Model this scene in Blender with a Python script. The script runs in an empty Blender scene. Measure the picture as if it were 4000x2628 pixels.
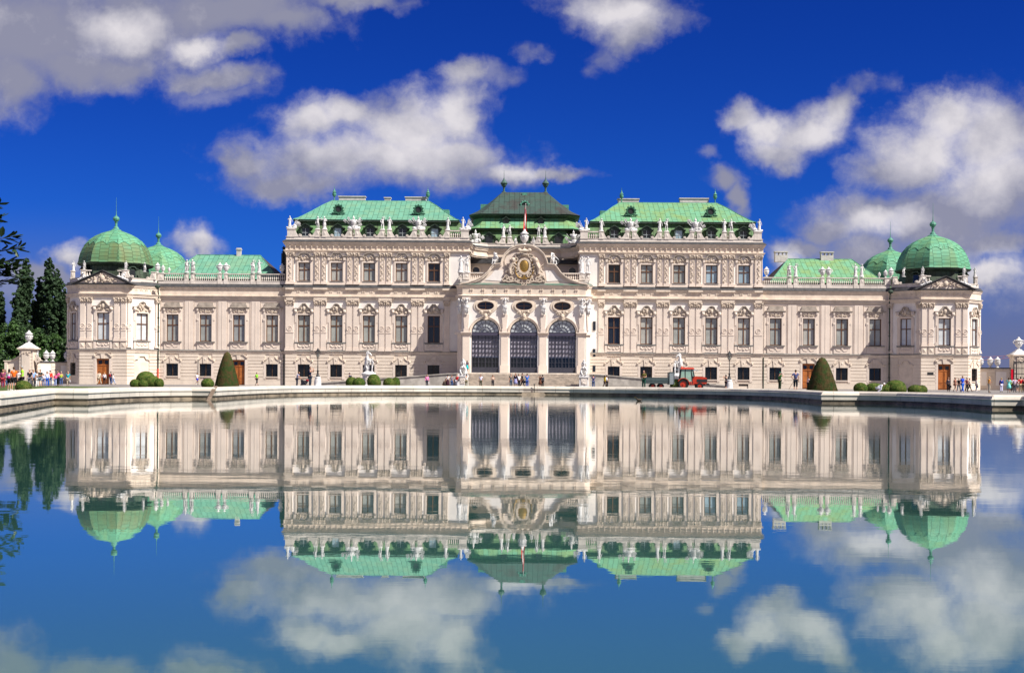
import bpy, bmesh, math, random
from mathutils import Vector, Matrix
from mathutils.geometry import tessellate_polygon
random.seed(11)
R = math.radians
C = bpy.context.scene.collection
SC = bpy.context.scene
# ------------------------------------------------------------------ camera
CAMZ = 1.45
PXC, HY, FPX, ROLL = 2045.0, 1480.0, 5000.0, 0.0067
cam = bpy.data.cameras.new('camera'); camo = bpy.data.objects.new('camera', cam); C.objects.link(camo)
cam.sensor_width = 36; cam.lens = FPX / 4000 * 36
cam.shift_x = -(PXC - 2000) / 4000; cam.shift_y = (HY - 1314) / 4000
cam.clip_start = 0.1; cam.clip_end = 20000
camo.location = (0, 0, CAMZ)
camo.rotation_euler = (R(90), -ROLL, 0)
SC.camera = camo
# ------------------------------------------------------------------ light
SUN_AZ, SUN_EL = 58.8, 50.0        # azimuth measured from the facade normal towards the right
sd = Vector((math.sin(R(SUN_AZ)) * math.cos(R(SUN_EL)), -math.cos(R(SUN_AZ)) * math.cos(R(SUN_EL)), math.sin(R(SUN_EL))))
sun = bpy.data.lights.new('sun', 'SUN'); sun.energy = 4.9; sun.angle = R(0.53); sun.color = (1.0, 0.945, 0.87)
so = bpy.data.objects.new('sun', sun); C.objects.link(so)
so.rotation_euler = (-sd).to_track_quat('-Z', 'Y').to_euler()
SC.view_settings.view_transform = 'Standard'; SC.view_settings.look = 'None'
SC.view_settings.exposure = 0.8; SC.view_settings.gamma = 1.0
SKY_STR = 0.10
world = bpy.data.worlds.new('World'); SC.world = world; world.use_nodes = True

class NT:
    """tiny helper to write node trees"""
    def __init__(s, tree): s.t = tree; s.n = tree.nodes; s.l = tree.links
    def node(s, typ, **kw):
        nd = s.n.new(typ)
        for k, v in kw.items(): setattr(nd, k, v)
        return nd
    def put(s, sock, val):
        if isinstance(val, bpy.types.NodeSocket): s.l.new(val, sock)
        elif val is not None:
            if hasattr(sock.default_value, '__len__') and not hasattr(val, '__len__'): val = [val] * len(sock.default_value)
            if hasattr(sock.default_value, '__len__') and len(sock.default_value) == 4 and len(val) == 3: val = (*val, 1)
            sock.default_value = val
    def math(s, op, a, b=None, c=None, clamp=False):
        nd = s.node('ShaderNodeMath', operation=op, use_clamp=clamp)
        s.put(nd.inputs[0], a)
        if b is not None: s.put(nd.inputs[1], b)
        if c is not None: s.put(nd.inputs[2], c)
        return nd.outputs[0]
    def vmath(s, op, a, b=None, c=None):
        nd = s.node('ShaderNodeVectorMath', operation=op)
        s.put(nd.inputs[0], a)
        if b is not None:
            if op == 'SCALE': s.put(nd.inputs['Scale'], b)
            else: s.put(nd.inputs[1], b)
        if c is not None: s.put(nd.inputs[2], c)
        return nd.outputs['Value'] if op in ('LENGTH', 'DOT_PRODUCT') else nd.outputs[0]
    def mix(s, f, a, b, bt='MIX'):
        nd = s.node('ShaderNodeMix', data_type='RGBA', blend_type=bt)
        s.put(nd.inputs[0], f); s.put(nd.inputs[6], a); s.put(nd.inputs[7], b)
        return nd.outputs[2]
    def noise(s, vec, scale, detail=4, rough=.5, dist=0, col=False):
        nd = s.node('ShaderNodeTexNoise'); s.put(nd.inputs['Vector'], vec)
        nd.inputs['Scale'].default_value = scale; nd.inputs['Detail'].default_value = detail
        nd.inputs['Roughness'].default_value = rough; nd.inputs['Distortion'].default_value = dist
        return nd.outputs['Color' if col else 'Fac']
    def smooth(s, x, a, b, lo=0., hi=1.):
        nd = s.node('ShaderNodeMapRange', interpolation_type='SMOOTHSTEP')
        s.put(nd.inputs[0], x); nd.inputs[1].default_value = a; nd.inputs[2].default_value = b
        nd.inputs[3].default_value = lo; nd.inputs[4].default_value = hi
        return nd.outputs[0]

def build_world():
    w = NT(world.node_tree); w.n.clear()
    out = w.node('ShaderNodeOutputWorld'); bg = w.node('ShaderNodeBackground')
    w.l.new(bg.outputs[0], out.inputs[0]); bg.inputs[1].default_value = SKY_STR
    sky = w.node('ShaderNodeTexSky', sky_type='NISHITA'); sky.sun_disc = False
    sky.sun_elevation = R(SUN_EL); sky.sun_rotation = R(180 - SUN_AZ)
    sky.altitude = 200; sky.air_density = 1.0; sky.dust_density = 0.2; sky.ozone_density = 3.0
    tc = w.node('ShaderNodeTexCoord').outputs['Generated']
    # polarised deep blue: contrast and saturation of the sky itself
    sk = w.mix(1.0, sky.outputs[0], SKY_TINT, 'MULTIPLY')
    sep = w.node('ShaderNodeSeparateXYZ'); w.l.new(tc, sep.inputs[0])
    yy = w.math('MAXIMUM', w.math('ABSOLUTE', sep.outputs[1]), .12)
    u = w.math('DIVIDE', sep.outputs[0], yy); v = w.math('DIVIDE', w.math('ABSOLUTE', sep.outputs[2]), yy)
    sk = w.mix(w.smooth(v, .0, .33), w.mix(1.0, sk, LOWSKY, 'MULTIPLY'), w.mix(1.0, sk, TOPSKY, 'MULTIPLY'))
    cm = w.node('ShaderNodeCombineXYZ'); w.l.new(u, cm.inputs[0]); w.l.new(v, cm.inputs[1]); P0 = cm.outputs[0]
    wn = w.noise(P0, 9, 5, .55, 0, True)
    P = w.vmath('MULTIPLY_ADD', w.vmath('SUBTRACT', wn, (.5, .5, .5)), (.085, .06, 0), P0)
    P = w.vmath('MULTIPLY_ADD', w.vmath('SUBTRACT', w.noise(P0, 42, 5, .6, 0, True), (.5, .5, .5)), (.022, .018, 0), P)
    def field(blobs, k):
        m = None
        for x, y, rx, ry in blobs:
            cx, cy = (x - PXC) / FPX, (HY - y + ROLL * (x - PXC)) / FPX; sx, sy = FPX / rx, FPX / ry
            d = w.vmath('LENGTH', w.vmath('MULTIPLY_ADD', P, (sx, sy, 0), (-cx * sx, -cy * sy, 0)))
            m = d if m is None else w.math('SMOOTH_MIN', m, d, k)
        return m
    m = field(CLOUDS, .3); mf = field(FAINT, .2)
    n1 = w.noise(P0, 16, 9, .58); n2 = w.noise(P0, 5, 4, .5); n3 = w.noise(P, 44, 8, .66)
    edge = w.math('ADD', w.math('MULTIPLY', w.math('SUBTRACT', n1, .5), 2.1), w.math('MULTIPLY', w.math('SUBTRACT', n3, .5), .9))
    inside = w.smooth(w.math('SUBTRACT', 1.16, m), .25, .85, 1.0, .35)
    dens = w.math('ADD', w.math('SUBTRACT', 1.22, m), w.math('MULTIPLY', edge, inside))
    al = w.smooth(dens, -.3, .95)
    df = w.math('ADD', w.math('SUBTRACT', .95, mf), w.math('MULTIPLY', edge, 1.2))
    al2 = w.math('MULTIPLY', w.smooth(df, -.2, .9), .5)
    al = w.math('MAXIMUM', al, al2)
    front = w.smooth(sep.outputs[1], .0, .12)
    al = w.math('MULTIPLY', al, front)
    br = field(BRIGHT, .35)
    # lit billows: the noise seen from the sunny side (up right) minus the noise here
    n1b = w.noise(w.vmath('ADD', P0, (.007, .010, 0)), 16, 9, .58); n2b = w.noise(w.vmath('ADD', P0, (.02, .03, 0)), 5, 4, .5)
    rel = w.math('ADD', w.math('MULTIPLY', w.math('SUBTRACT', n1, n1b), 1.5), w.math('MULTIPLY', w.math('SUBTRACT', n2, n2b), .8))
    b = w.smooth(w.math('SUBTRACT', 1.2, br), -.9, 1.15)
    b = w.math('ADD', b, rel); b = w.math('ADD', b, w.math('MULTIPLY', w.math('SUBTRACT', n3, .5), .3))
    b = w.math('ADD', b, w.math('MULTIPLY', w.math('SUBTRACT', .5, w.smooth(dens, .0, .8)), .12), clamp=True)
    ccol = w.mix(b, CL_DARK, CL_LITE)
    lowf = w.math('MULTIPLY', w.smooth(v, .14, .01), w.smooth(w.math('ABSOLUTE', u), .24, .38))
    base = w.mix(w.math('MULTIPLY', lowf, .88), sk, LOWHAZE)
    fin = w.mix(w.math('MULTIPLY', al, .96), base, ccol)
    # unseen broken cloud added overhead and behind the viewer as warm fill light
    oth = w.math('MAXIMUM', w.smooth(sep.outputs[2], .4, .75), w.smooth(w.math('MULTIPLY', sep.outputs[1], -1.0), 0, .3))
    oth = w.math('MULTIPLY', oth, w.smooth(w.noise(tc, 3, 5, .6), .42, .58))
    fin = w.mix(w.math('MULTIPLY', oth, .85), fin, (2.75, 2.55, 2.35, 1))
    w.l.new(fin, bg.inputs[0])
    world.cycles.sampling_method = 'MANUAL'; world.cycles.sample_map_resolution = 512
SKY_TINT = (.030, .145, .53)
LOWSKY = (1.0, 1.0, 1.0)
TOPSKY = (.5, .62, .8)
LOWHAZE = (.95, 1.0, 1.75)
CL_DARK = (1.65, 1.68, 2.25)
CL_LITE = (4.5, 4.3, 4.45)
CLOUDS = [(120, 110, 430, 210), (480, 80, 380, 210), (300, 230, 260, 110), (880, 20, 420, 130), (1100, 60, 220, 70), (1420, -10, 200, 40),
 (760, 160, 120, 60), (900, 170, 90, 55), (30, 300, 150, 140), (480, 250, 190, 80), (850, 290, 150, 55),
 (1215, 470, 150, 100), (1330, 440, 130, 80), (1560, 500, 230, 120), (1760, 460, 140, 130), (1780, 320, 90, 55), (1500, 620, 430, 110),
 (1240, 650, 270, 110), (980, 670, 110, 70), (1760, 620, 230, 110), (1990, 670, 190, 50), (1120, 740, 230, 60), (2170, 668, 120, 26),
 (2400, 15, 220, 100), (2440, 110, 120, 85), (2870, 440, 100, 70), (2990, 480, 150, 80), (3180, 500, 150, 100), (3080, 570, 170, 70), (3290, 420, 80, 90),
 (2800, 710, 80, 60), (2860, 790, 50, 80), (3700, 480, 200, 100), (3600, 590, 200, 130), (3880, 560, 260, 190), (3520, 680, 180, 90),
 (3900, 760, 320, 210), (3400, 850, 240, 100), (3650, 890, 350, 150), (3230, 900, 120, 60), (3130, 960, 160, 45), (3380, 1010, 260, 90),
 (3040, 1010, 70, 70), (3880, 1090, 140, 60), (290, 985, 80, 50), (180, 1060, 170, 60), (740, 955, 110, 62), (3900, 960, 200, 60)]
FAINT = [(2330, 215, 90, 80), (2290, 265, 70, 50), (2060, 225, 90, 40), (3350, 340, 120, 70), (1900, 320, 110, 60), (60, 400, 160, 90), (880, 350, 160, 60),
 (2720, 600, 60, 40), (3950, 1080, 160, 140), (60, 1130, 300, 120), (2620, 60, 130, 60)]
BRIGHT = [(1500, 560, 310, 110), (1250, 440, 150, 80), (1720, 440, 150, 110), (2990, 490, 150, 80), (3220, 500, 120, 80), (3650, 560, 230, 140),
 (3850, 650, 230, 130), (3750, 460, 160, 70), (300, 965, 70, 40), (740, 935, 95, 40), (3050, 1000, 55, 50), (3900, 1070, 120, 50), (760, 160, 80, 35), (2400, 40, 120, 60), (480, 90, 130, 60), (3450, 880, 120, 40), (2030, 660, 120, 30)]
build_world()

# ------------------------------------------------------------------ materials
def mat(name, col, rough=.8, var=.0, nscale=1.0, spec=.3, metal=0, bump=0, bscale=8, col2=None, stain=0, **kw):
    m = bpy.data.materials.new(name); m.use_nodes = True; w = NT(m.node_tree); b = w.n['Principled BSDF']
    b.inputs['Roughness'].default_value = rough; b.inputs['Metallic'].default_value = metal
    b.inputs['Specular IOR Level'].default_value = spec
    g = w.node('ShaderNodeNewGeometry').outputs['Position']
    c = (*col, 1)
    if var or col2:
        n = w.noise(g, nscale, 6, .6)
        c2 = col2 or tuple(max(0, x * (1 - var)) for x in col)
        c1 = col if col2 else tuple(min(1, x * (1 + var)) for x in col)
        c = w.mix(w.smooth(n, .36, .64), c2, c1)
    if stain:
        s = w.vmath('MULTIPLY', g, (1.6, 1.6, .22)); n = w.noise(s, 1.1, 5, .65)
        c = w.mix(w.math('MULTIPLY', w.smooth(n, .5, .78), stain), c, tuple(x * .55 for x in col))
    w.put(b.inputs['Base Color'], c)
    if bump:
        bn = w.node('ShaderNodeBump'); bn.inputs['Distance'].default_value = bump; bn.inputs['Strength'].default_value = 1
        w.l.new(w.noise(g, bscale, 4, .6), bn.inputs['Height']); w.l.new(bn.outputs[0], b.inputs['Normal'])
    if 'emit' in kw: b.inputs['Emission Color'].default_value = (*kw['emit'], 1); b.inputs['Emission Strength'].default_value = kw.get('es', 1)
    return m

def copper(name, c1, c2, c3, rot=1.0, pw=.75, ph=1.25, rust=.25):
    """patinated sheet copper: staggered sheets with seams, each sheet its own tone, streaks of brown"""
    m = bpy.data.materials.new(name); m.use_nodes = True; w = NT(m.node_tree); b = w.n['Principled BSDF']
    b.inputs['Roughness'].default_value = .62; b.inputs['Specular IOR Level'].default_value = .3
    g = w.node('ShaderNodeNewGeometry').outputs['Position']; s = w.node('ShaderNodeSeparateXYZ'); w.l.new(g, s.inputs[0])
    nn = w.vmath('MULTIPLY', w.node('ShaderNodeNewGeometry').outputs['True Normal'], (1, 1, 0)); nn = w.vmath('NORMALIZE', nn)
    ns = w.node('ShaderNodeSeparateXYZ'); w.l.new(nn, ns.inputs[0])
    a = w.math('SUBTRACT', w.math('MULTIPLY', s.outputs[1], ns.outputs[0]), w.math('MULTIPLY', s.outputs[0], ns.outputs[1]))
    cm = w.node('ShaderNodeCombineXYZ'); w.l.new(s.outputs[2], cm.inputs[0]); w.l.new(a, cm.inputs[1])
    br = w.node('ShaderNodeTexBrick'); w.l.new(cm.outputs[0], br.inputs['Vector'])
    br.inputs['Scale'].default_value = 1; br.inputs['Brick Width'].default_value = ph; br.inputs['Row Height'].default_value = pw
    br.inputs['Mortar Size'].default_value = .035; br.inputs['Mortar Smooth'].default_value = .3; br.inputs['Bias'].default_value = .1
    br.inputs['Color1'].default_value = (*c1, 1); br.inputs['Color2'].default_value = (*c2, 1); br.inputs['Mortar'].default_value = (*[x * .5 for x in c2], 1)
    st = w.vmath('MULTIPLY', g, (.5, .5, .09)); n = w.noise(st, 1.0, 6, .62)
    c = w.mix(w.smooth(n, .42, .66), br.outputs[0], w.mix(br.outputs['Fac'], c3, tuple(x * .55 for x in c3)))
    n2 = w.noise(w.vmath('MULTIPLY', g, (2.2, 2.2, .35)), 1.3, 5, .7)
    c = w.mix(w.math('MULTIPLY', w.smooth(n2, .6, .74), rust), c, (.16, .09, .035, 1))
    w.put(b.inputs['Base Color'], c)
    bn = w.node('ShaderNodeBump'); bn.inputs['Distance'].default_value = .03; bn.invert = True
    w.l.new(br.outputs['Fac'], bn.inputs['Height']); w.l.new(bn.outputs[0], b.inputs['Normal'])
    return m

M = {}
M['pink'] = mat('stucco_pink', (.69, .59, .505), .9, .05, .5, .2, bump=.01, bscale=3, stain=.24)
M['base'] = mat('stucco_base', (.685, .59, .49), .9, .06, .4, .2, bump=.01, bscale=3, stain=.28)
M['white'] = mat('stucco_white', (.79, .74, .69), .9, .04, .5, .2, bump=.01, bscale=3, stain=.25)
M['trim'] = mat('stone_trim', (.66, .56, .46), .85, .1, .9, .25, bump=.012, bscale=4, stain=.3)
M['relief'] = mat('stone_relief', (.55, .46, .37), .85, .16, 2.5, .25, bump=.03, bscale=6, stain=.3)
M['parapet'] = mat('parapet_stone', (.62, .56, .5), .85, .1, .8, .25, bump=.01, bscale=4, stain=.5)
M['marble'] = mat('white_stone', (.62, .61, .6), .75, .16, 3, .3, bump=.03, bscale=9, stain=.45)
M['pedi'] = mat('pediment_moulding', (.36, .31, .26), .8, .2, 1.5, .3, stain=.3)
M['greystone'] = mat('grey_stone', (.4, .37, .33), .9, .2, 1, .2, stain=.4)
M['slate'] = mat('slate', (.045, .045, .048), .7, .25, 1.5, .35, bump=.02, bscale=3)
M['lead'] = mat('lead_edge', (.17, .17, .16), .6, .2, 1.5, .35)
M['copper'] = copper('copper_roof', (.13, .33, .23), (.10, .27, .185), (.15, .30, .19), rust=.15)
M['copper2'] = copper('copper_roof_aged', (.125, .33, .2), (.13, .29, .15), (.17, .28, .11), rust=.5)
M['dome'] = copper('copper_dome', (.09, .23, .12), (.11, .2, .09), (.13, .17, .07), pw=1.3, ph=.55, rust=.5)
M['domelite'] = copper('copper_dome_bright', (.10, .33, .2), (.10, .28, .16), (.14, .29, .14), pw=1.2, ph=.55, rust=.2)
M['coppergrey'] = copper('copper_grey', (.045, .085, .07), (.04, .07, .06), (.045, .045, .04), pw=.8, ph=2.0, rust=.2)
M['copperlow'] = copper('copper_mansard', (.13, .26, .11), (.11, .22, .09), (.08, .09, .045), pw=.9, ph=1.6, rust=.5)
M['drum'] = copper('copper_drum', (.05, .09, .055), (.06, .08, .05), (.03, .04, .025), rust=.3)
M['patina'] = mat('patina', (.08, .24, .17), .6, .2, 3, .3)
M['bronze'] = mat('dark_bronze', (.05, .10, .085), .6, .3, 4, .3)
M['patinadark'] = mat('patina_dark', (.03, .1, .06), .6, .2, 3, .3)
M['ledge'] = mat('weathered_ledge', (.17, .17, .15), .7, .0, .6, .3, col2=(.09, .16, .12))
M['dark'] = mat('dark_copper', (.03, .05, .035), .6, .4, 3, .3)
M['darkbrown'] = mat('brown_roof', (.05, .038, .035), .7, .3, 2, .3)
M['wood'] = mat('window_wood', (.13, .06, .028), .5, .15, 3, .4)
M['door'] = mat('door_wood', (.36, .115, .025), .5, .2, 1.6, .4)
M['black'] = mat('iron', (.015, .016, .018), .5, .2, 3, .5)
M['gold'] = mat('gilding', (.42, .26, .07), .35, .15, 5, .6, metal=.75)
M['chim'] = mat('chimney_plaster', (.5, .48, .45), .9, .12, 2)
def glass(name, col, rough=.12):
    m = mat(name, col, rough, .12, .8, .6); return m
M['gl_blind'] = glass('glass_over_blind', (.30, .31, .285)); M['gl_b2'] = glass('glass_over_grey_blind', (.27, .28, .27)); M['gl_b3'] = glass('glass_over_cream_blind', (.38, .37, .33)); M['gl_pale'] = glass('glass_over_pale_blind', (.52, .55, .56))
M['gl_dark'] = glass('glass_dark', (.018, .02, .022), .05); M['gl_blue'] = glass('glass_painted_sky_reflection', (.3, .4, .46), .06)  # the blue panes carry a painted sky reflection in their base colour
M['gl_violet'] = glass('glass_over_violet_blind', (.165, .16, .2)); M['doorframe'] = mat('slate_blue_steel', (.045, .045, .06), .5, .1, 2)
M['awning'] = mat('awning_cloth', (.055, .05, .085), .8)
M['screen'] = mat('pale_blind_panel', (.38, .36, .42), .7, .1, 2)
M['curb'] = mat('curb_stone', (.54, .49, .42), .85, .1, .35, .3, bump=.01, bscale=5, stain=.25)
M['curbdark'] = mat('curb_wet_stone', (.19, .15, .105), .6, .4, 1.2, .4, bump=.02, bscale=4)
M['gravel'] = mat('gravel', (.2, .185, .175), .95, .15, .5, .2, bump=.02, bscale=14)
M['grass'] = mat('lawn_grass', (.05, .085, .02), .9, .3, 1.2, .2, bump=.04, bscale=18, col2=(.085, .12, .03))
M['hedge'] = mat('clipped_yew', (.03, .058, .012), .9, .0, 2.2, .2, bump=.12, bscale=9, col2=(.075, .05, .018))
M['box'] = mat('box_leaf', (.045, .1, .012), .85, .0, 3.5, .2, bump=.1, bscale=10, col2=(.12, .14, .03))
M['poplar'] = mat('poplar_leaf', (.014, .036, .012), .7, .0, .6, .3, col2=(.03, .065, .022))
M['leaf'] = mat('broad_leaf', (.016, .042, .01), .6, .0, .5, .3, col2=(.042, .095, .018))
M['leafdark'] = mat('horse_chestnut_leaf', (.018, .04, .012), .5, .3, 1.5, .4)
M['bark'] = mat('bark', (.06, .045, .035), .95, .3, 4)
M['skin'] = mat('skin', (.5, .27, .18), .6); M['skin2'] = mat('skin_brown', (.2, .1, .06), .6)
M['hairb'] = mat('hair_black', (.012, .01, .01), .5); M['hairbr'] = mat('hair_brown', (.07, .035, .018), .5)
M['hairbl'] = mat('hair_blond', (.4, .26, .12), .5); M['hairg'] = mat('hair_grey', (.3, .29, .28), .5)
M['rubber'] = mat('rubber', (.018, .018, .018), .8); M['red'] = mat('tractor_red', (.45, .035, .012), .35, .1, 3, .5)
M['cabglass'] = mat('cab_glass', (.26, .42, .34), .08, .1, 2, .6)
M['steel'] = mat('trailer_steel', (.075, .11, .11), .45, .15, 2, .5, metal=.2); M['mesh'] = mat('pale_mesh', (.4, .45, .46), .6)
M['plank'] = mat('grey_plank', (.2, .15, .11), .9, .2, 4)
CL = {}
def cloth(c):
    if c not in CL: CL[c] = mat('cloth_%02d' % len(CL), c, .9, .08, 6, .1)
    return CL[c]

def water_mat():
    m = bpy.data.materials.new('pool_water'); m.use_nodes = True; w = NT(m.node_tree); b = w.n['Principled BSDF']
    b.inputs['Base Color'].default_value = (*WATER_COL, 1); b.inputs['Roughness'].default_value = .01
    b.inputs['IOR'].default_value = 1.38; b.inputs['Specular IOR Level'].default_value = .62
    b.inputs['Coat Weight'].default_value = .75; b.inputs['Coat IOR'].default_value = 1.45; b.inputs['Coat Roughness'].default_value = .01
    g = w.node('ShaderNodeNewGeometry').outputs['Position']
    big = w.noise(w.vmath('MULTIPLY', g, (.05, .03, 1)), 1, 2, .5)
    a = w.noise(w.vmath('MULTIPLY', g, (.32, .5, 1)), 1.0, 3, .55)
    c = w.noise(w.vmath('MULTIPLY', g, (1.0, 2.4, 1)), 1.0, 4, .6)
    sy = w.node('ShaderNodeSeparateXYZ'); w.l.new(g, sy.inputs[0])
    wind = w.smooth(sy.outputs[1], 5, 42, .25, 1)       # the near end lies calm in the lee of the bank
    h = w.math('ADD', w.math('MULTIPLY', a, RIP[0]), w.math('MULTIPLY', w.math('MULTIPLY', c, w.smooth(big, .35, .65, .35, 1)), RIP[1]))
    h = w.math('MULTIPLY', h, wind)
    bn = w.node('ShaderNodeBump'); bn.inputs['Strength'].default_value = 1; bn.inputs['Distance'].default_value = 1
    w.l.new(h, bn.inputs['Height']); w.l.new(bn.outputs[0], b.inputs['Normal']); w.l.new(bn.outputs[0], b.inputs['Coat Normal'])
    return m
WATER_COL = (.033, .105, .09)
RIP = (.0042, .0021)
M['water'] = water_mat()

# ------------------------------------------------------------------ mesh helpers
class MB:
    def __init__(s, xf=None): s.v = []; s.f = []; s.mi = []; s.m = 0; s.xf = xf; s.sm = []; s.smooth = False
    def add(s, vs, fs):
        o = len(s.v)
        if s.xf: vs = [s.xf(p) for p in vs]
        s.v += [tuple(p) for p in vs]
        for f in fs: s.f.append([i + o for i in f]); s.mi.append(s.m); s.sm.append(s.smooth)
    def box(s, x0, x1, y0, y1, z0, z1):
        s.add([(x0, y0, z0), (x1, y0, z0), (x1, y1, z0), (x0, y1, z0), (x0, y0, z1), (x1, y0, z1), (x1, y1, z1), (x0, y1, z1)],
              [(0, 3, 2, 1), (4, 5, 6, 7), (0, 1, 5, 4), (1, 2, 6, 5), (2, 3, 7, 6), (3, 0, 4, 7)])
    def prism(s, pts, y0, y1):
        """polygon in x,z (anticlockwise seen from the front) extruded from y0 (front) to y1"""
        n = len(pts); s.add([(x, y0, z) for x, z in pts] + [(x, y1, z) for x, z in pts],
              [tuple(range(n)), tuple(range(2 * n - 1, n - 1, -1))] + [((i + 1) % n, i, n + i, n + (i + 1) % n) for i in range(n)])
    def vprism(s, pts, z0, z1):
        n = len(pts); s.add([(x, y, z0) for x, y in pts] + [(x, y, z1) for x, y in pts],
              [tuple(range(n - 1, -1, -1)), tuple(range(n, 2 * n))] + [(i, (i + 1) % n, n + (i + 1) % n, n + i) for i in range(n)])
    def frustum(s, x0, x1, y0, y1, z0, X0, X1, Y0, Y1, z1):
        s.add([(x0, y0, z0), (x1, y0, z0), (x1, y1, z0), (x0, y1, z0), (X0, Y0, z1), (X1, Y0, z1), (X1, Y1, z1), (X0, Y1, z1)],
              [(0, 3, 2, 1), (4, 5, 6, 7), (0, 1, 5, 4), (1, 2, 6, 5), (2, 3, 7, 6), (3, 0, 4, 7)])
    def strip(s, pts, w0, y0, y1):
        """moulding following a polyline in x,z; w0 thick (below it), from y0 to y1"""
        q = []
        for i, (x, z) in enumerate(pts):
            a = pts[max(i - 1, 0)]; b = pts[min(i + 1, len(pts) - 1)]
            dx, dz = b[0] - a[0], b[1] - a[1]; l = math.hypot(dx, dz) or 1
            q.append((x + dz / l * w0, z - dx / l * w0))
        s.quadstrip(pts, q, y0, y1)
    def quadstrip(s, a, b, y0, y1):
        n = len(a); vs = [(x, y0, z) for x, z in a] + [(x, y0, z) for x, z in b] + [(x, y1, z) for x, z in a] + [(x, y1, z) for x, z in b]
        fs = []
        for i in range(n - 1):
            fs += [(n + i, n + i + 1, i + 1, i), (2 * n + i, 2 * n + i + 1, 3 * n + i + 1, 3 * n + i), (i, i + 1, 2 * n + i + 1, 2 * n + i), (n + i + 1, n + i, 3 * n + i, 3 * n + i + 1)]
        fs += [(0, 2 * n, 3 * n, n), (n - 1, 2 * n - 1, 4 * n - 1, 3 * n - 1)]
        s.add(vs, fs)
    def sweep(s, path, prof, closed=False):
        """sweep profile [(out, z)] along plan path; out is to the right of travel"""
        n = len(path); P = []
        for i in range(n):
            a = path[i - 1] if (i or closed) else None; b = path[i]; c = path[(i + 1) % n] if (i < n - 1 or closed) else None
            def nrm(p, q):
                d = math.hypot(q[0] - p[0], q[1] - p[1]); return ((q[1] - p[1]) / d, -(q[0] - p[0]) / d)
            n1 = nrm(a, b) if a else None; n2 = nrm(b, c) if c else None
            n1 = n1 or n2; n2 = n2 or n1
            mx, my = n1[0] + n2[0], n1[1] + n2[1]; k = 2 / max(mx * mx + my * my, .5)
            P.append((b[0], b[1], mx * k, my * k))
        m = len(prof); vs = [(x + mx * o, y + my * o, z) for (x, y, mx, my) in P for (o, z) in prof]; fs = []
        for i in range(n if closed else n - 1):
            j = (i + 1) % n
            for k in range(m - 1): fs.append((i * m + k, j * m + k, j * m + k + 1, i * m + k + 1))
        s.add(vs, fs)
    def lathe(s, prof, cx=0, cy=0, n=12, z0=0, ph=0, ex=1, cap=True):
        vs = []; fs = []; m = len(prof)
        for i in range(n):
            a = 2 * math.pi * i / n + ph
            for r, z in prof: vs.append((cx + r * math.cos(a) * ex, cy + r * math.sin(a), z0 + z))
        for i in range(n):
            j = (i + 1) % n
            for k in range(m - 1): fs.append((i * m + k, j * m + k, j * m + k + 1, i * m + k + 1))
        if cap:
            fs.append(tuple(i * m + m - 1 for i in range(n))); fs.append(tuple(i * m for i in range(n - 1, -1, -1)))
        s.add(vs, fs)
    def tube(s, p0, p1, r0, r1=None, n=6):
        r1 = r0 if r1 is None else r1; p0 = Vector(p0); p1 = Vector(p1); d = (p1 - p0)
        if d.length < 1e-6: return
        q = d.to_track_quat('Z', 'Y'); vs = []
        for p, r in ((p0, r0), (p1, r1)):
            for i in range(n):
                a = 2 * math.pi * i / n; vs.append(p + q @ Vector((r * math.cos(a), r * math.sin(a), 0)))
        s.add(vs, [(i, (i + 1) % n, n + (i + 1) % n, n + i) for i in range(n)] + [tuple(range(n - 1, -1, -1)), tuple(range(n, 2 * n))])
    def ball(s, c, r, nu=8, nv=5, jit=0):
        if not hasattr(r, '__len__'): r = (r, r, r)
        vs = [(c[0], c[1], c[2] - r[2])]; fs = []
        for j in range(1, nv):
            t = math.pi * j / nv
            for i in range(nu):
                a = 2 * math.pi * i / nu; k = 1 + random.uniform(-jit, jit)
                vs.append((c[0] + r[0] * math.sin(t) * math.cos(a) * k, c[1] + r[1] * math.sin(t) * math.sin(a) * k, c[2] - r[2] * math.cos(t) * k))
        vs.append((c[0], c[1], c[2] + r[2])); L = len(vs) - 1
        for i in range(nu):
            j = (i + 1) % nu
            fs.append((0, 1 + j, 1 + i)); fs.append((L, L - nu + i, L - nu + j))
            for k in range(nv - 2): fs.append((1 + k * nu + i, 1 + k * nu + j, 1 + (k + 1) * nu + j, 1 + (k + 1) * nu + i))
        s.add(vs, fs)
    def addmesh(s, me, mtx):
        s.add([mtx @ v.co for v in me.vertices], [tuple(p.vertices) for p in me.polygons])
    def mesh(s, name):
        me = bpy.data.meshes.new(name); me.from_pydata(s.v, [], s.f); me.polygons.foreach_set('material_index', s.mi)
        me.polygons.foreach_set('use_smooth', s.sm); me.update(); return me

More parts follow.
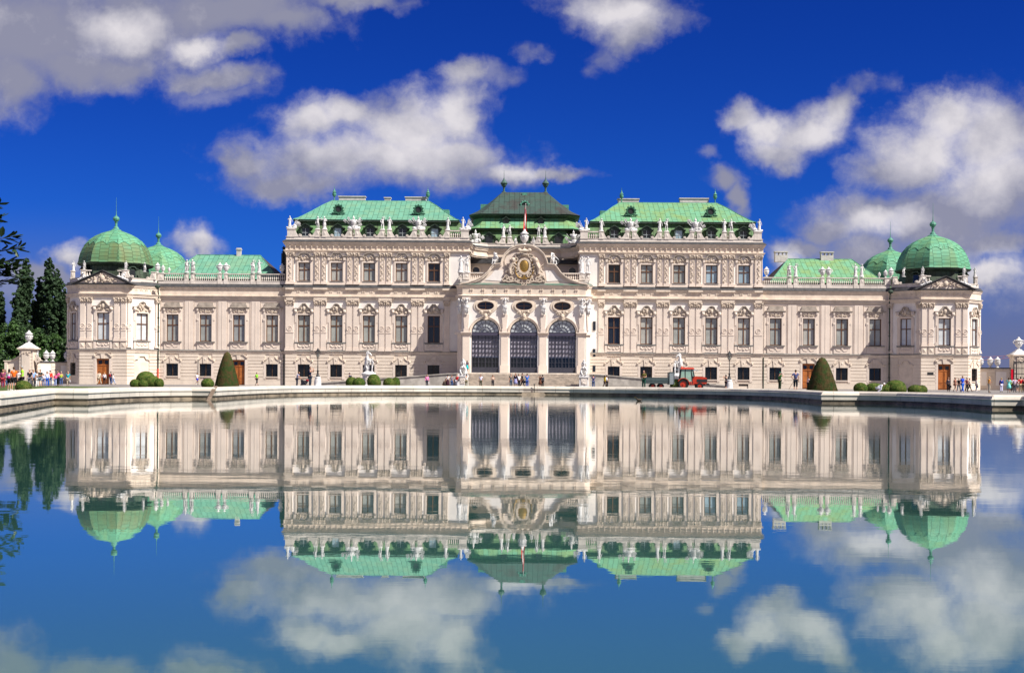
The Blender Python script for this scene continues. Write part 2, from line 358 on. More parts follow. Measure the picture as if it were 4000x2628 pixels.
def obj(name, mb, m, parent=None, loc=None, rz=0):
    """link one mesh object. With a parent and no loc, mb is in world coordinates and the parent is unrotated."""
    me = mb.mesh(name) if isinstance(mb, MB) else mb
    for x in (m if isinstance(m, (list, tuple)) else [m]):
        if len(me.materials) < (len(m) if isinstance(m, (list, tuple)) else 1): me.materials.append(x)
    o = bpy.data.objects.new(name, me); C.objects.link(o)
    if parent:
        o.parent = parent
        o.location = loc if loc is not None else tuple(-x for x in worldloc(parent))
    elif loc is not None: o.location = loc
    o.rotation_euler = (0, 0, rz)
    return o
def worldloc(o):
    v = Vector(o.location)
    while o.parent: o = o.parent; v += o.location
    return v
def tag(o, label=None, cat=None, group=None, kind=None):
    if label: o['label'] = label
    if cat: o['category'] = cat
    if group: o['group'] = group
    if kind: o['kind'] = kind
    return o
def thing(name, label, cat, loc=(0, 0, 0), rz=0, group=None):
    o = bpy.data.objects.new(name, None); C.objects.link(o); o.location = loc; o.rotation_euler = (0, 0, rz)
    o.empty_display_size = .3
    return tag(o, label, cat, group)
def copytree(o, parent=None):
    c = o.copy(); C.objects.link(c); c.parent = parent
    for ch in list(o.children): copytree(ch, c)
    return c
def frame(ox, oy, dx, dy):
    """local x along the wall, local y into the wall (viewer looks along +y), z up -> world"""
    l = math.hypot(dx, dy); dx /= l; dy /= l
    return lambda p: (ox + p[0] * dx - p[1] * dy, oy + p[0] * dy + p[1] * dx, p[2])
GZ = .3
def at(px, p):           # a place on the ground seen at photo column px where one metre spans p photo pixels
    return ((px - PXC) / p, FPX / p)

# ------------------------------------------------------------------ ground, pool
PL = [(22, 2), (24, 14), (27, 30), (27.5, 48), (26.0, 66.8), (24.5, 66.8), (24.8, 72), (24.5, 77), (23.6, 80.8), (21.8, 83), (19.4, 83),
      (19.8, 88), (20.0, 93), (19.8, 98), (19.0, 103), (17.4, 107.2), (15, 111), (12, 114.2), (8.4, 116.7), (4.3, 118.1), (0, 118.5)]
PLl = [(22, 2), (24, 14), (27, 30), (21.3, 52), (25.3, 69), (23.5, 69), (23.8, 74), (23.7, 78), (23.0, 81), (21.5, 83), (20.0, 83)] + [(20.1, 88)] + PL[12:20]
POOL = [(x, y) for x, y in PL] + [(-x, y) for x, y in reversed(PLl)]      # anticlockwise from the right
def build_ground():
    B = 2600
    outer = [(-B, -B / 2), (B, -B / 2), (B, B), (-B, B)]
    edge = offset(POOL, .45)
    pts = outer + edge
    tr = tessellate_polygon([[Vector((x, y, 0)) for x, y in outer], [Vector((x, y, 0)) for x, y in edge]])
    mb = MB(); mb.add([(x, y, GZ) for x, y in pts], [tuple(t) for t in tr]); fixup(mb)
    tag(obj('ground', mb, M['gravel']), kind='structure')
    mb = MB(); mb.add([(x, y, 0) for x, y in offset(POOL, .2)], [tuple(t) for t in tessellate_polygon([[Vector((x, y, 0)) for x, y in offset(POOL, .2)]])]); fixup(mb)
    tag(obj('water', mb, M['water']), kind='structure')
    path = list(reversed(POOL))     # travel clockwise: right of travel = towards the water
    mb = MB()
    mb.m = 0; mb.sweep(path, [(-.62, GZ - .3), (-.62, .73), (-.56, .77), (-.4, .79), (-.2, .785), (-.06, .75), (.03, .69), (.07, .62), (.08, .57), (.14, .555), (.14, .525), (.09, .515), (.09, .23)], True)
    mb.m = 1; mb.sweep(path, [(.09, .22), (.0, .22), (.0, .1), (.05, .08), (.05, -.4)], True)
    # open joints between the curb stones
    L = 0; n = len(path)
    for i in range(n):
        p0 = Vector(path[i]); p1 = Vector(path[(i + 1) % n]); seg = (p1 - p0).length; u = (p1 - p0) / seg; nr = Vector((u.y, -u.x))
        while L < seg:
            q = p0 + u * L; pr = [(-.3, .793), (-.06, .756), (.034, .695), (.084, .57), (.145, .55), (.145, .525), (.095, .515), (.095, .24)]
            if 1.0 < q.y: mb.add([(q.x + u.x * k + nr.x * o, q.y + u.y * k + nr.y * o, z) for o, z in pr for k in (-.012, .012)], [(2 * j, 2 * j + 1, 2 * j + 3, 2 * j + 2) for j in range(len(pr) - 1)])
            L += 1.7
        L -= seg
    c = thing('pool_curb', 'pale rounded stone curb running round the whole pool', 'pool edge', (0, 116.5, GZ))
    obj('coping', mb, [M['curb'], M['curbdark']], c)
    # the forecourt rises very gently towards the curb
    mb = MB(); base = [(x, edge_y(x) + .5) for x in [-18.5 + 37 * i / 26 for i in range(27)]]
    groups = [base, [(18.5, edge_y(18.5) + .5), (20.6, edge_y(18.5) + .5)], [(20.6 + 15.4 * i / 10, 84.3) for i in range(11)]]
    groups += [[(-x, y) for x, y in reversed(q)] for q in groups[1:]]
    for q in groups:
        n = len(q); mb.add([(x, y0 + (168 - y0) * j / 24, gz(x, y0 + (168 - y0) * j / 24) + .012) for x, y0 in q for j in range(25)], [(i * 25 + j, (i + 1) * 25 + j, (i + 1) * 25 + j + 1, i * 25 + j + 1) for i in range(n - 1) for j in range(24)])
    tag(obj('forecourt', mb, M['gravel']), kind='structure')
    # lawns beyond the curb at both sides
    for s in (-1, 1):
        inn = [(s * x, y) for x, y in offset(PL if s > 0 else PLl, .75, False, s)][3:12]
        out = [(s * 62, 152), (s * 62, 40)] if s < 0 else [(s * 27, 101), (s * 29, 60), (s * 29.5, 46)]
        if s < 0: inn = inn + [(s * 20.9, 101), (s * 24, 118)]
        pl = inn + out; mb = MB(); mb.add([(x, y, GZ + .006) for x, y in pl], [tuple(t) for t in tessellate_polygon([[Vector((x, y, 0)) for x, y in pl]])]); fixup(mb)
        tag(obj('lawn', mb, M['grass']), kind='structure')
def edge_y(x):
    x = abs(x); pts = sorted([(px_, py_) for px_, py_ in PL[13:]])
    for (x0, y0), (x1, y1) in zip(pts, pts[1:]):
        if x0 <= x <= x1: return y0 + (y1 - y0) * (x - x0) / max(x1 - x0, 1e-6)
    return 96 if x > 19 else 116
def gz(x, y):
    s = lambda t: max(0, min(1, t)) ** 2 * (3 - 2 * max(0, min(1, t)))
    return GZ + .26 * s((168 - y) / 50) * s((36 - abs(x)) / 12) * s((y - 84) / 12)
def offset(poly, d, closed=True, s=1):
    n = len(poly); r = []
    for i in range(n):
        a = poly[i - 1] if closed or i else poly[i]; b = poly[i]; c = poly[(i + 1) % n] if closed or i < n - 1 else poly[i]
        def nr(p, q):
            l = math.hypot(q[0] - p[0], q[1] - p[1])
            return None if l < 1e-9 else ((q[1] - p[1]) / l, -(q[0] - p[0]) / l)
        n1 = nr(a, b); n2 = nr(b, c); n1 = n1 or n2; n2 = n2 or n1
        mx, my = n1[0] + n2[0], n1[1] + n2[1]; k = 2 / max(mx * mx + my * my, .5)
        r.append((b[0] + mx * k * d, b[1] + my * k * d))
    return r
def fixup(mb):
    for i, f in enumerate(mb.f):
        a, b, c = (Vector(mb.v[j]) for j in f[:3])
        if (b - a).cross(c - a).z < 0: mb.f[i] = list(reversed(f))
build_ground()
# ------------------------------------------------------------------ palace
YM, YW, YP, YC, YR = 186.4, 186.9, 183.2, 182.3, 194.3      # main block, wings, pavilion fronts, centre bay, recessed upper centre
WX = [13.12 + 4.725 * k for k in range(5)]
WWX = [36.75, 41.6, 46.45, 51.3]
PCX = 60.2
palace = thing('palace', 'long cream baroque palace with green copper roofs and corner domes behind the pool', 'palace', (0, YM, GZ))
def part(name, mb, m, **kw): return obj(name, mb, m, palace)

def wallgrid(mb, x0, x1, z0, z1, ops, rev=.4, y=0):
    xs = sorted({x0, x1, *[o[0] for o in ops], *[o[1] for o in ops]}); zs = sorted({z0, z1, *[o[2] for o in ops], *[o[3] for o in ops]})
    xs = [x for x in xs if x0 <= x <= x1]; zs = [z for z in zs if z0 <= z <= z1]
    for i in range(len(xs) - 1):
        for j in range(len(zs) - 1):
            cx, cz = (xs[i] + xs[i + 1]) / 2, (zs[j] + zs[j + 1]) / 2
            if any(o[0] < cx < o[1] and o[2] < cz < o[3] for o in ops): continue
            mb.add([(xs[i], y, zs[j]), (xs[i + 1], y, zs[j]), (xs[i + 1], y, zs[j + 1]), (xs[i], y, zs[j + 1])], [(0, 1, 2, 3)])
    for a, b, c, d in ops:
        r = y + rev
        mb.add([(a, y, c), (b, y, c), (b, y, d), (a, y, d), (a, r, c), (b, r, c), (b, r, d), (a, r, d)],
               [(0, 4, 5, 1), (1, 5, 6, 2), (2, 6, 7, 3), (3, 7, 4, 0)])
def courses(mb, x0, x1, z0, z1, ops, step=.47, gap=.075, out=.085):
    """rustication: separate courses standing proud of the wall"""
    z = z0
    while z < z1 - .1:
        a, b = z, min(z + step - gap, z1)
        segs = [(x0, x1)]
        for o in ops:
            if o[2] < b and o[3] > a:
                ns = []
                for s0, s1 in segs:
                    if o[1] <= s0 or o[0] >= s1: ns.append((s0, s1)); continue
                    if o[0] > s0: ns.append((s0, o[0]))
                    if o[1] < s1: ns.append((o[1], s1))
                segs = ns
        for s0, s1 in segs:
            if s1 - s0 > .03: mb.box(s0, s1, -out, .01, a, b)
        z += step

# ---- window kits: local coordinates, x across, y into the wall, z from the sill
rnd = random.Random(5)
def blobs(mb, cx, w, z0, z1, y, n, r=.13, fn=None):
    for _ in range(n):
        x = rnd.uniform(-w, w); z = rnd.uniform(z0, z1)
        if fn and not fn(x, z): continue
        mb.ball((cx + x, y, z), (r * rnd.uniform(.6, 1.4), .12, r * rnd.uniform(.6, 1.3)), 6, 4)
def sash(w, h, tr, t=.115):
    mb = MB(); y0, y1 = .16, .26
    mb.box(-w, -w + t, y0, y1, 0, h); mb.box(w - t, w, y0, y1, 0, h); mb.box(-w + t, w - t, y0, y1, 0, t); mb.box(-w + t, w - t, y0, y1, h - t, h)
    mb.box(-t * .6, t * .6, y0 - .01, y1 - .01, t, h - t); mb.box(-w + t, w - t, y0 - .03, y1 - .03, h * tr - t * .55, h * tr + t * .55)
    return mb.mesh('sash')
def pane(w, h):
    mb = MB(); mb.add([(-w + .03, .22, .03), (w - .03, .22, .03), (w - .03, .22, h - .03), (-w + .03, .22, h - .03)], [(0, 1, 2, 3)])
    return mb.mesh('glass')
def curve_ped(kind, w, z, rise):
    """upper outline of a window pediment, left to right"""
    if kind == 'point': h = [(-w, z), (-w * .56, z), (-w * .42, z + rise * .28), (-w * .2, z + rise * .86), (-w * .16, z + rise), (w * .16, z + rise), (w * .2, z + rise * .86), (w * .42, z + rise * .28), (w * .56, z), (w, z)]
    elif kind == 'round':
        h = [(-w, z), (-w * .6, z), (-w * .46, z + rise * .2)]
        h += [(w * .36 * math.cos(a), z + rise * .35 + rise * .65 * math.sin(a)) for a in [math.pi * (1 - i / 8) for i in range(9)]]
        h += [(w * .46, z + rise * .2), (w * .6, z), (w, z)]
    elif kind == 'seg':
        h = [(-w, z), (-w * .66, z)] + [(w * .58 * math.cos(a), z + rise * (.12 + .88 * math.sin(a))) for a in [math.pi * (1 - i / 10) for i in range(11)]] + [(w * .66, z), (w, z)]
    else: h = [(-w, z), (-w * .62, z), (-w * .36, z + rise), (w * .36, z + rise), (w * .62, z), (w, z)]
    return h
def kit_low(kind):
    w, h = .895, 3.94
    f = MB()
    for s in (-1, 1):
        a, b = sorted((s * w, s * (w + .2))); f.box(a, b, -.12, .05, -.02, h + .2)
        a, b = sorted((s * (w + .2), s * (w + .42))); f.box(a, b, -.06, .02, -.02, h + .1); f.box(a, b, -.11, .02, h * .72, h + .02); f.box(a, b, -.1, .02, 0, .5)
        f.box(*sorted((s * (w + .1), s * (w + .5))), -.3, .02, h + .42, h + .92)
        f.ball((s * (w + .3), -.3, h + .55), (.2, .14, .2), 8, 5)
    f.box(-w, w, -.12, .05, h, h + .2)
    p = MB(); out = curve_ped(kind, 1.5, h + 1.0, .72)
    p.strip(out, .1, -.32, .02); p.strip([(x * .985, z - .1) for x, z in out], .12, -.24, .02); p.strip([(x * .96, z - .22) for x, z in out], .08, -.16, .02)
    t = MB(); t.box(-w - .1, w + .1, -.05, .02, h + .2, h + .8)
    fn = lambda x, z: abs(x) < 1.0 - (z - h - .2) * .5
    blobs(t, 0, .95, h + .28, h + 1.45, -.14, 26, .14, fn); t.ball((0, -.22, h + .95), (.22, .16, .34), 8, 6)
    s_ = MB(); s_.box(-1.38, 1.38, -.22, .02, -.12, 0); s_.box(-1.3, 1.3, -.2, .02, -.2, -.12)
    a = MB(); a.box(-1.28, 1.28, -.1, .02, -1.1, -.2)
    for s in (-1, 1):
        a.box(*sorted((s * 1.0, s * 1.33)), -.18, .02, -1.2, -.2)
        for k in range(7): a.ball((s * (.12 + k * .1), -.12, -.4 - .28 * math.sin(k / 6 * 2.4)), .07, 6, 4)
        a.ball((s * .8, -.12, -.45), (.13, .08, .22), 6, 4)
    a.ball((0, -.12, -.66), (.2, .1, .12), 8, 4)
    return dict(surround=f.mesh('window'), pediment=p.mesh('pediment'), relief=t.mesh('relief'), sill=s_.mesh('sill'), apron=a.mesh('apron'), sash=sash(w, h, .61), glass=pane(w, h))
def kit_wing():
    w, h = .875, 3.94; f = MB()
    for s in (-1, 1):
        f.box(*sorted((s * w, s * (w + .18))), -.1, .05, 0, h + .18)
        f.box(*sorted((s * (w + .18), s * (w + .38))), -.05, .02, 0, h + .9); f.box(*sorted((s * (w + .2), s * (w + .42))), -.2, .02, h + .55, h + .92)
        f.box(*sorted((s * (w + .18), s * (w + .44))), -.1, .02, h * .78, h * .86)
    f.box(-w, w, -.1, .05, h, h + .18)
    p = MB(); p.box(-1.45, 1.45, -.2, .02, h + .92, h + 1.02); p.box(-1.52, 1.52, -.28, .02, h + 1.02, h + 1.12)
    pr = [(-1.25, h + 1.12), (1.25, h + 1.12), (1.12, h + 1.35), (1.02, h + 1.75), (-1.02, h + 1.75), (-1.12, h + 1.35)]
    p.prism(pr, -.16, .02)
    t = MB(); blobs(t, 0, .8, h + .32, h + .8, -.06, 16, .1); t.box(-.1, .1, -.14, .02, h + .2, h + .9)
    for s in (-1, 1): t.strip([(s * .2, h + .4), (s * .45, h + .55), (s * .75, h + .42), (s * .85, h + .6)], .06, -.12, .02)
    s_ = MB(); s_.box(-1.35, 1.35, -.28, .02, -.11, 0)
    a = MB(); a.box(-1.22, 1.22, -.1, .02, -1.15, -.11)
    a.strip([(-1.0, -.25), (-.75, -.7), (-.3, -.8), (0, -.55), (.3, -.8), (.75, -.7), (1.0, -.25)], .05, -.15, -.08); a.ball((0, -.12, -.4), (.22, .08, .16), 8, 4)
    return dict(surround=f.mesh('window'), pediment=p.mesh('hood'), relief=t.mesh('relief'), sill=s_.mesh('sill'), apron=a.mesh('apron'), sash=sash(w, h, .61), glass=pane(w, h))
def kit_up(kind):
    w, h = .875, 2.68; f = MB()
    for s in (-1, 1):
        f.box(*sorted((s * w, s * (w + .22))), -.1, .05, -.02, h + .22); f.box(*sorted((s * (w + .22), s * (w + .36))), -.05, .02, -.3, h + .3)
        f.box(*sorted((s * (w + .1), s * (w + .42))), -.3, .02, h + .35, h + .72)
    f.box(-w, w, -.1, .05, h, h + .22)
    p = MB(); out = curve_ped(kind, 1.48, h + .98, .5)
    p.strip(out, .1, -.32, .02); p.strip([(x * .985, z - .1) for x, z in out], .13, -.24, .02)
    t = MB(); t.box(-w - .1, w + .1, -.04, .02, h + .22, h + .75); blobs(t, 0, .85, h + .3, h + 1.12, -.1, 22, .12, lambda x, z: abs(x) < 1.0 - (z - h - .3) * .7)
    s_ = MB(); s_.box(-.96, .96, -.14, .02, -.1, -.02)
    return dict(surround=f.mesh('window'), pediment=p.mesh('pediment'), relief=t.mesh('relief'), sill=s_.mesh('sill'), sash=sash(w, h, .62), glass=pane(w, h))
def kit_base(grille=True):
    w, h = .87, 1.82; f = MB()
    for s in (-1, 1):
        f.box(*sorted((s * w, s * (w + .3))), -.11, .05, -.35, h + .1)
        for k in range(3): f.box(*sorted((s * (w + .3), s * (w + .4))), -.1, .02, k * .9 - .3, k * .9 + .1)
    f.box(-w, w, -.11, .05, h - .0, h + .1); f.box(-w - .05, w + .05, -.14, .05, -.12, 0)
    p = MB()
    out = [(-1.3, h + .5), (-1.22, h + .72), (-1.05, h + .6), (-.8, h + .75), (-.45, h + 1.1), (-.4, h + 1.25), (.4, h + 1.25), (.45, h + 1.1), (.8, h + .75), (1.05, h + .6), (1.22, h + .72), (1.3, h + .5)]
    low = [(x * .97, h + .12) for x, z in out]; p.quadstrip(out, low, -.12, .02)
    p.strip(out, .1, -.22, .02)
    p.prism([(-.4, h + 1.18), (.4, h + 1.18), (.3, h + .02), (-.3, h + .02)][::-1], -.2, .02); p.ball((0, -.2, h + .62), (.15, .06, .15), 8, 4)
    for s in (-1, 1): p.ball((s * 1.25, -.14, h + .42), (.16, .12, .16), 8, 5)
    s_ = MB(); t = .07
    s_.box(-w, -w + t, .2, .3, 0, h); s_.box(w - t, w, .2, .3, 0, h); s_.box(-.06, .06, .2, .3, 0, h)
    g = MB()
    for i in range(9): x = -w + .1 + i * (2 * w - .2) / 8; g.box(x - .017, x + .017, .0, .035, 0, h)
    for z in (.1, h / 2, h - .1): g.box(-w, w, -.02, .015, z - .02, z + .02)
    gl = MB(); gl.add([(-w, .32, 0), (w, .32, 0), (w, .32, h), (-w, .32, h)], [(0, 1, 2, 3)])
    return dict(surround=f.mesh('window'), keystone=p.mesh('keystone'), sash=s_.mesh('sash'), grille=g.mesh('grille'), glass=gl.mesh('glass'))
def kit_door():
    w, h = .92, 3.98 - GZ; f = MB()
    for s in (-1, 1):
        f.box(*sorted((s * w, s * (w + .28))), -.12, .05, 0, h + .1)
        for k in range(8): f.box(*sorted((s * (w + .28), s * (w + .42))), -.1, .02, .1 + k * .47, .42 + k * .47)
    p = MB(); out = [(-1.35, h + .35), (-1.3, h + .62), (-1.0, h + .55), (-.7, h + .8), (.7, h + .8), (1.0, h + .55), (1.3, h + .62), (1.35, h + .35)]
    p.quadstrip(out, [(x, h + .0) for x, z in out], -.12, .02); p.strip(out, .09, -.24, .02)
    p.prism([(-.2, h), (.2, h), (.3, h + .7), (-.3, h + .7)], -.22, .02)
    for s in (-1, 1): p.ball((s * 1.15, -.16, h + .4), (.17, .12, .17), 8, 5)
    d = MB(); d.box(-w, w, .22, .3, 0, h)
    for s in (-1, 1):
        for z0, z1 in ((.15, .85), (.98, 2.55)): d.box(*sorted((s * .14, s * .78)), .18, .23, z0, z1)
        d.box(*sorted((s * .02, s * .05)), .17, .24, 0, h)
    d.box(-w, w, .16, .24, 2.66, 2.76)
    g = MB()
    for s in (-1, 1): g.box(*sorted((s * .22, s * .72)), .19, .215, 2.9, 3.4)
    hd = MB(); hd.ball((.1, .15, 1.2), .05)
    return dict(surround=f.mesh('door_surround'), keystone=p.mesh('keystone'), leaf=d.mesh('door_leaf'), glass=g.mesh('glass'), handle=hd.mesh('handle'))
KL = {k: kit_low(k) for k in ('point', 'round')}; KU = {k: kit_up(k) for k in ('seg', 'trap')}; KW = kit_wing(); KB = kit_base(); KD = kit_door()
def put(kit, name, mats, pt, rz, gl):
    """one window or door: the surround is the part, the rest its sub-parts"""
    loc = tuple(a - b for a, b in zip(pt, palace.location))
    if gl == M['gl_blind']: gl = rnd.choice([M['gl_blind'], M['gl_blind'], M['gl_b2'], M['gl_b3']])
    s = obj(name, kit['surround'], mats.get('surround', M['trim']), palace, loc, rz)
    for k, me in kit.items():
        if k == 'surround': continue
        mt = gl if k == 'glass' else mats.get(k, M['trim'])
        c = bpy.data.objects.new(k, me)
        if not me.materials: me.materials.append(mt)
        C.objects.link(c); c.parent = s
        if me.materials[0] != mt: c.material_slots[0].link = 'OBJECT'; c.material_slots[0].material = mt
    return s
WM = dict(sash=M['wood'], relief=M['relief'], pediment=M['pedi'], hood=M['pedi'], sill=M['lead'], apron=M['pink'], surround=M['pink'], keystone=M['trim'], grille=M['black'], leaf=M['door'], handle=M['gold'])

# ---- walls
def wall_low(name, fr, x0, x1, kind, wins, base, mirror=1, side=0):
    """lower two storeys of one straight stretch. wins [(x, kitname, glass)], base [(x, kind)]"""
    w = MB(fr); zt = 14.1
    ops = [(x - .895, x + .895, 6.6, 10.54) for x, k, g in wins]
    wallgrid(w, x0, x1, 5.1, zt, ops)
    part('wall', w, M['pink'] if kind == 'wing' else M['white'])
    b = MB(fr); bo = []; co = []
    for x, k in base:
        if k == 'win': bo.append((x - .87, x + .87, 1.55, 3.37)); co.append((x - 1.18, x + 1.18, 1.1, 3.8)); co.append((x - 1.0, x + 1.0, 3.4, 4.45))
        if k == 'door': bo.append((x - .92, x + .92, GZ, 3.98)); co.append((x - 1.2, x + 1.2, GZ, 4.6))
        if k == 'blank': co.append((x - 1.15, x + 1.15, 1.1, 4.4))
        if k == 'vent': bo.append((x - .7, x + .7, .62, .86))
    wallgrid(b, x0, x1, GZ - .3, 5.1, bo); courses(b, x0, x1, 1.08, 4.85, co); courses(b, x0, x1, GZ, 1.08, [c for c in co if c[2] < 1] + bo, step=.68, gap=.02, out=.1)
    part('ground_floor_wall', b, M['base'])
    return fr
def side_of(fr):
    a, b = Vector(fr((0, 0, 0))), Vector(fr((1, 0, 0))); return math.atan2(b.y - a.y, b.x - a.x)
def wins_on(fr, wins, base):
    rz = side_of(fr)
    for x, k, g in wins: put(KL[k] if k in KL else KW, 'window', WM, fr((x, 0, 6.6)), rz, M[g])
    for x, k in base:
        if k == 'win': put(KB, 'basement_window', WM, fr((x, 0, 1.55)), rz, M['gl_dark'])
        if k == 'door': put(KD, 'door', WM, fr((x, 0, GZ)), rz, M['gl_dark'])
        if k == 'vent':
            g = MB(fr); g.box(x - .7, x + .7, .1, .12, .62, .86); part('cellar_vent', g, M['black'])
def pilaster(mb, x, z0, z1, cap, w=.39, y=-.16, low=True):
    mb.box(x - w, x + w, y, .02, z0 + .4, z1)
    mb.box(x - w - .06, x + w + .06, y - .08, .02, z0 + .1, z0 + .4); mb.box(x - w - .14, x + w + .14, y - .14, .02, z0 - .02, z0 + .1)
    mb.m = 1
    mb.box(x - w - .02, x + w + .02, y - .05, .02, z1, z1 + .08)
    mb.frustum(x - w, x + w, y - .02, .02, z1 + .08, x - w - .12, x + w + .12, y - .16, .02, z1 + cap - .12)
    mb.box(x - w - .14, x + w + .14, y - .2, .02, z1 + cap - .12, z1 + cap)
    for s in (-1, 1): mb.ball((x + s * (w - .02), y - .14, z1 + cap - .24), (.15, .12, .15), 8, 5)
    for k in range(5): mb.ball((x - w + .1 + k * w * .45, y - .1, z1 + .25 + (k % 2) * .12), (.09, .09, .14), 6, 4)
    if low:     # carved roundel on the shaft
        z = 8.6; mb.m = 0
        mb.box(x - w - .02, x + w + .02, y - .05, .02, 7.95, 8.02); mb.lathe([(0, 0), (.36, 0), (.36, .05), (.26, .07), (.25, .03), (.12, .03), (.1, .08), (0, .09)], n=14) if False else None
        ring(mb, x, y, z, .38, .05); ring(mb, x, y, z, .14, .04)
    mb.m = 0
def ring(mb, x, y, z, r, t, n=16):
    a = [(x + (r) * math.cos(2 * math.pi * i / n), z + r * math.sin(2 * math.pi * i / n)) for i in range(n + 1)]
    b = [(x + (r - t * 1.6) * math.cos(2 * math.pi * i / n), z + (r - t * 1.6) * math.sin(2 * math.pi * i / n)) for i in range(n + 1)]
    mb.quadstrip(a, b, y - t, y + .01)
def pil_part(fr, x, z0, z1, cap, low=True, w=.39, orn=False):
    mb = MB(fr); pilaster(mb, x, z0, z1, cap, w, low=low)
    if orn:     # hanging relief on the upper pilasters
        mb.m = 1
        for k, z in enumerate([18.7, 18.45, 18.0, 17.75, 17.5, 17.0, 16.7, 16.4, 16.0, 15.75]):
            s = .09 if k % 3 else .15
            mb.ball((x + (.08 * (-1) ** k), -.2, z), (s, .07, s * 1.3), 6, 4)
        mb.strip([(x - .25, 17.4), (x + .25, 16.7)], .05, -.2, -.1); mb.strip([(x - .25, 16.7), (x + .25, 17.4)], .05, -.2, -.1)
        for s in (-1, 1): mb.box(x + s * (w - .06) - .03, x + s * (w - .06) + .03, -.2, -.1, 15.7, 18.9)
        mb.m = 0
    part('pilaster', mb, [M['pink'], M['relief']])

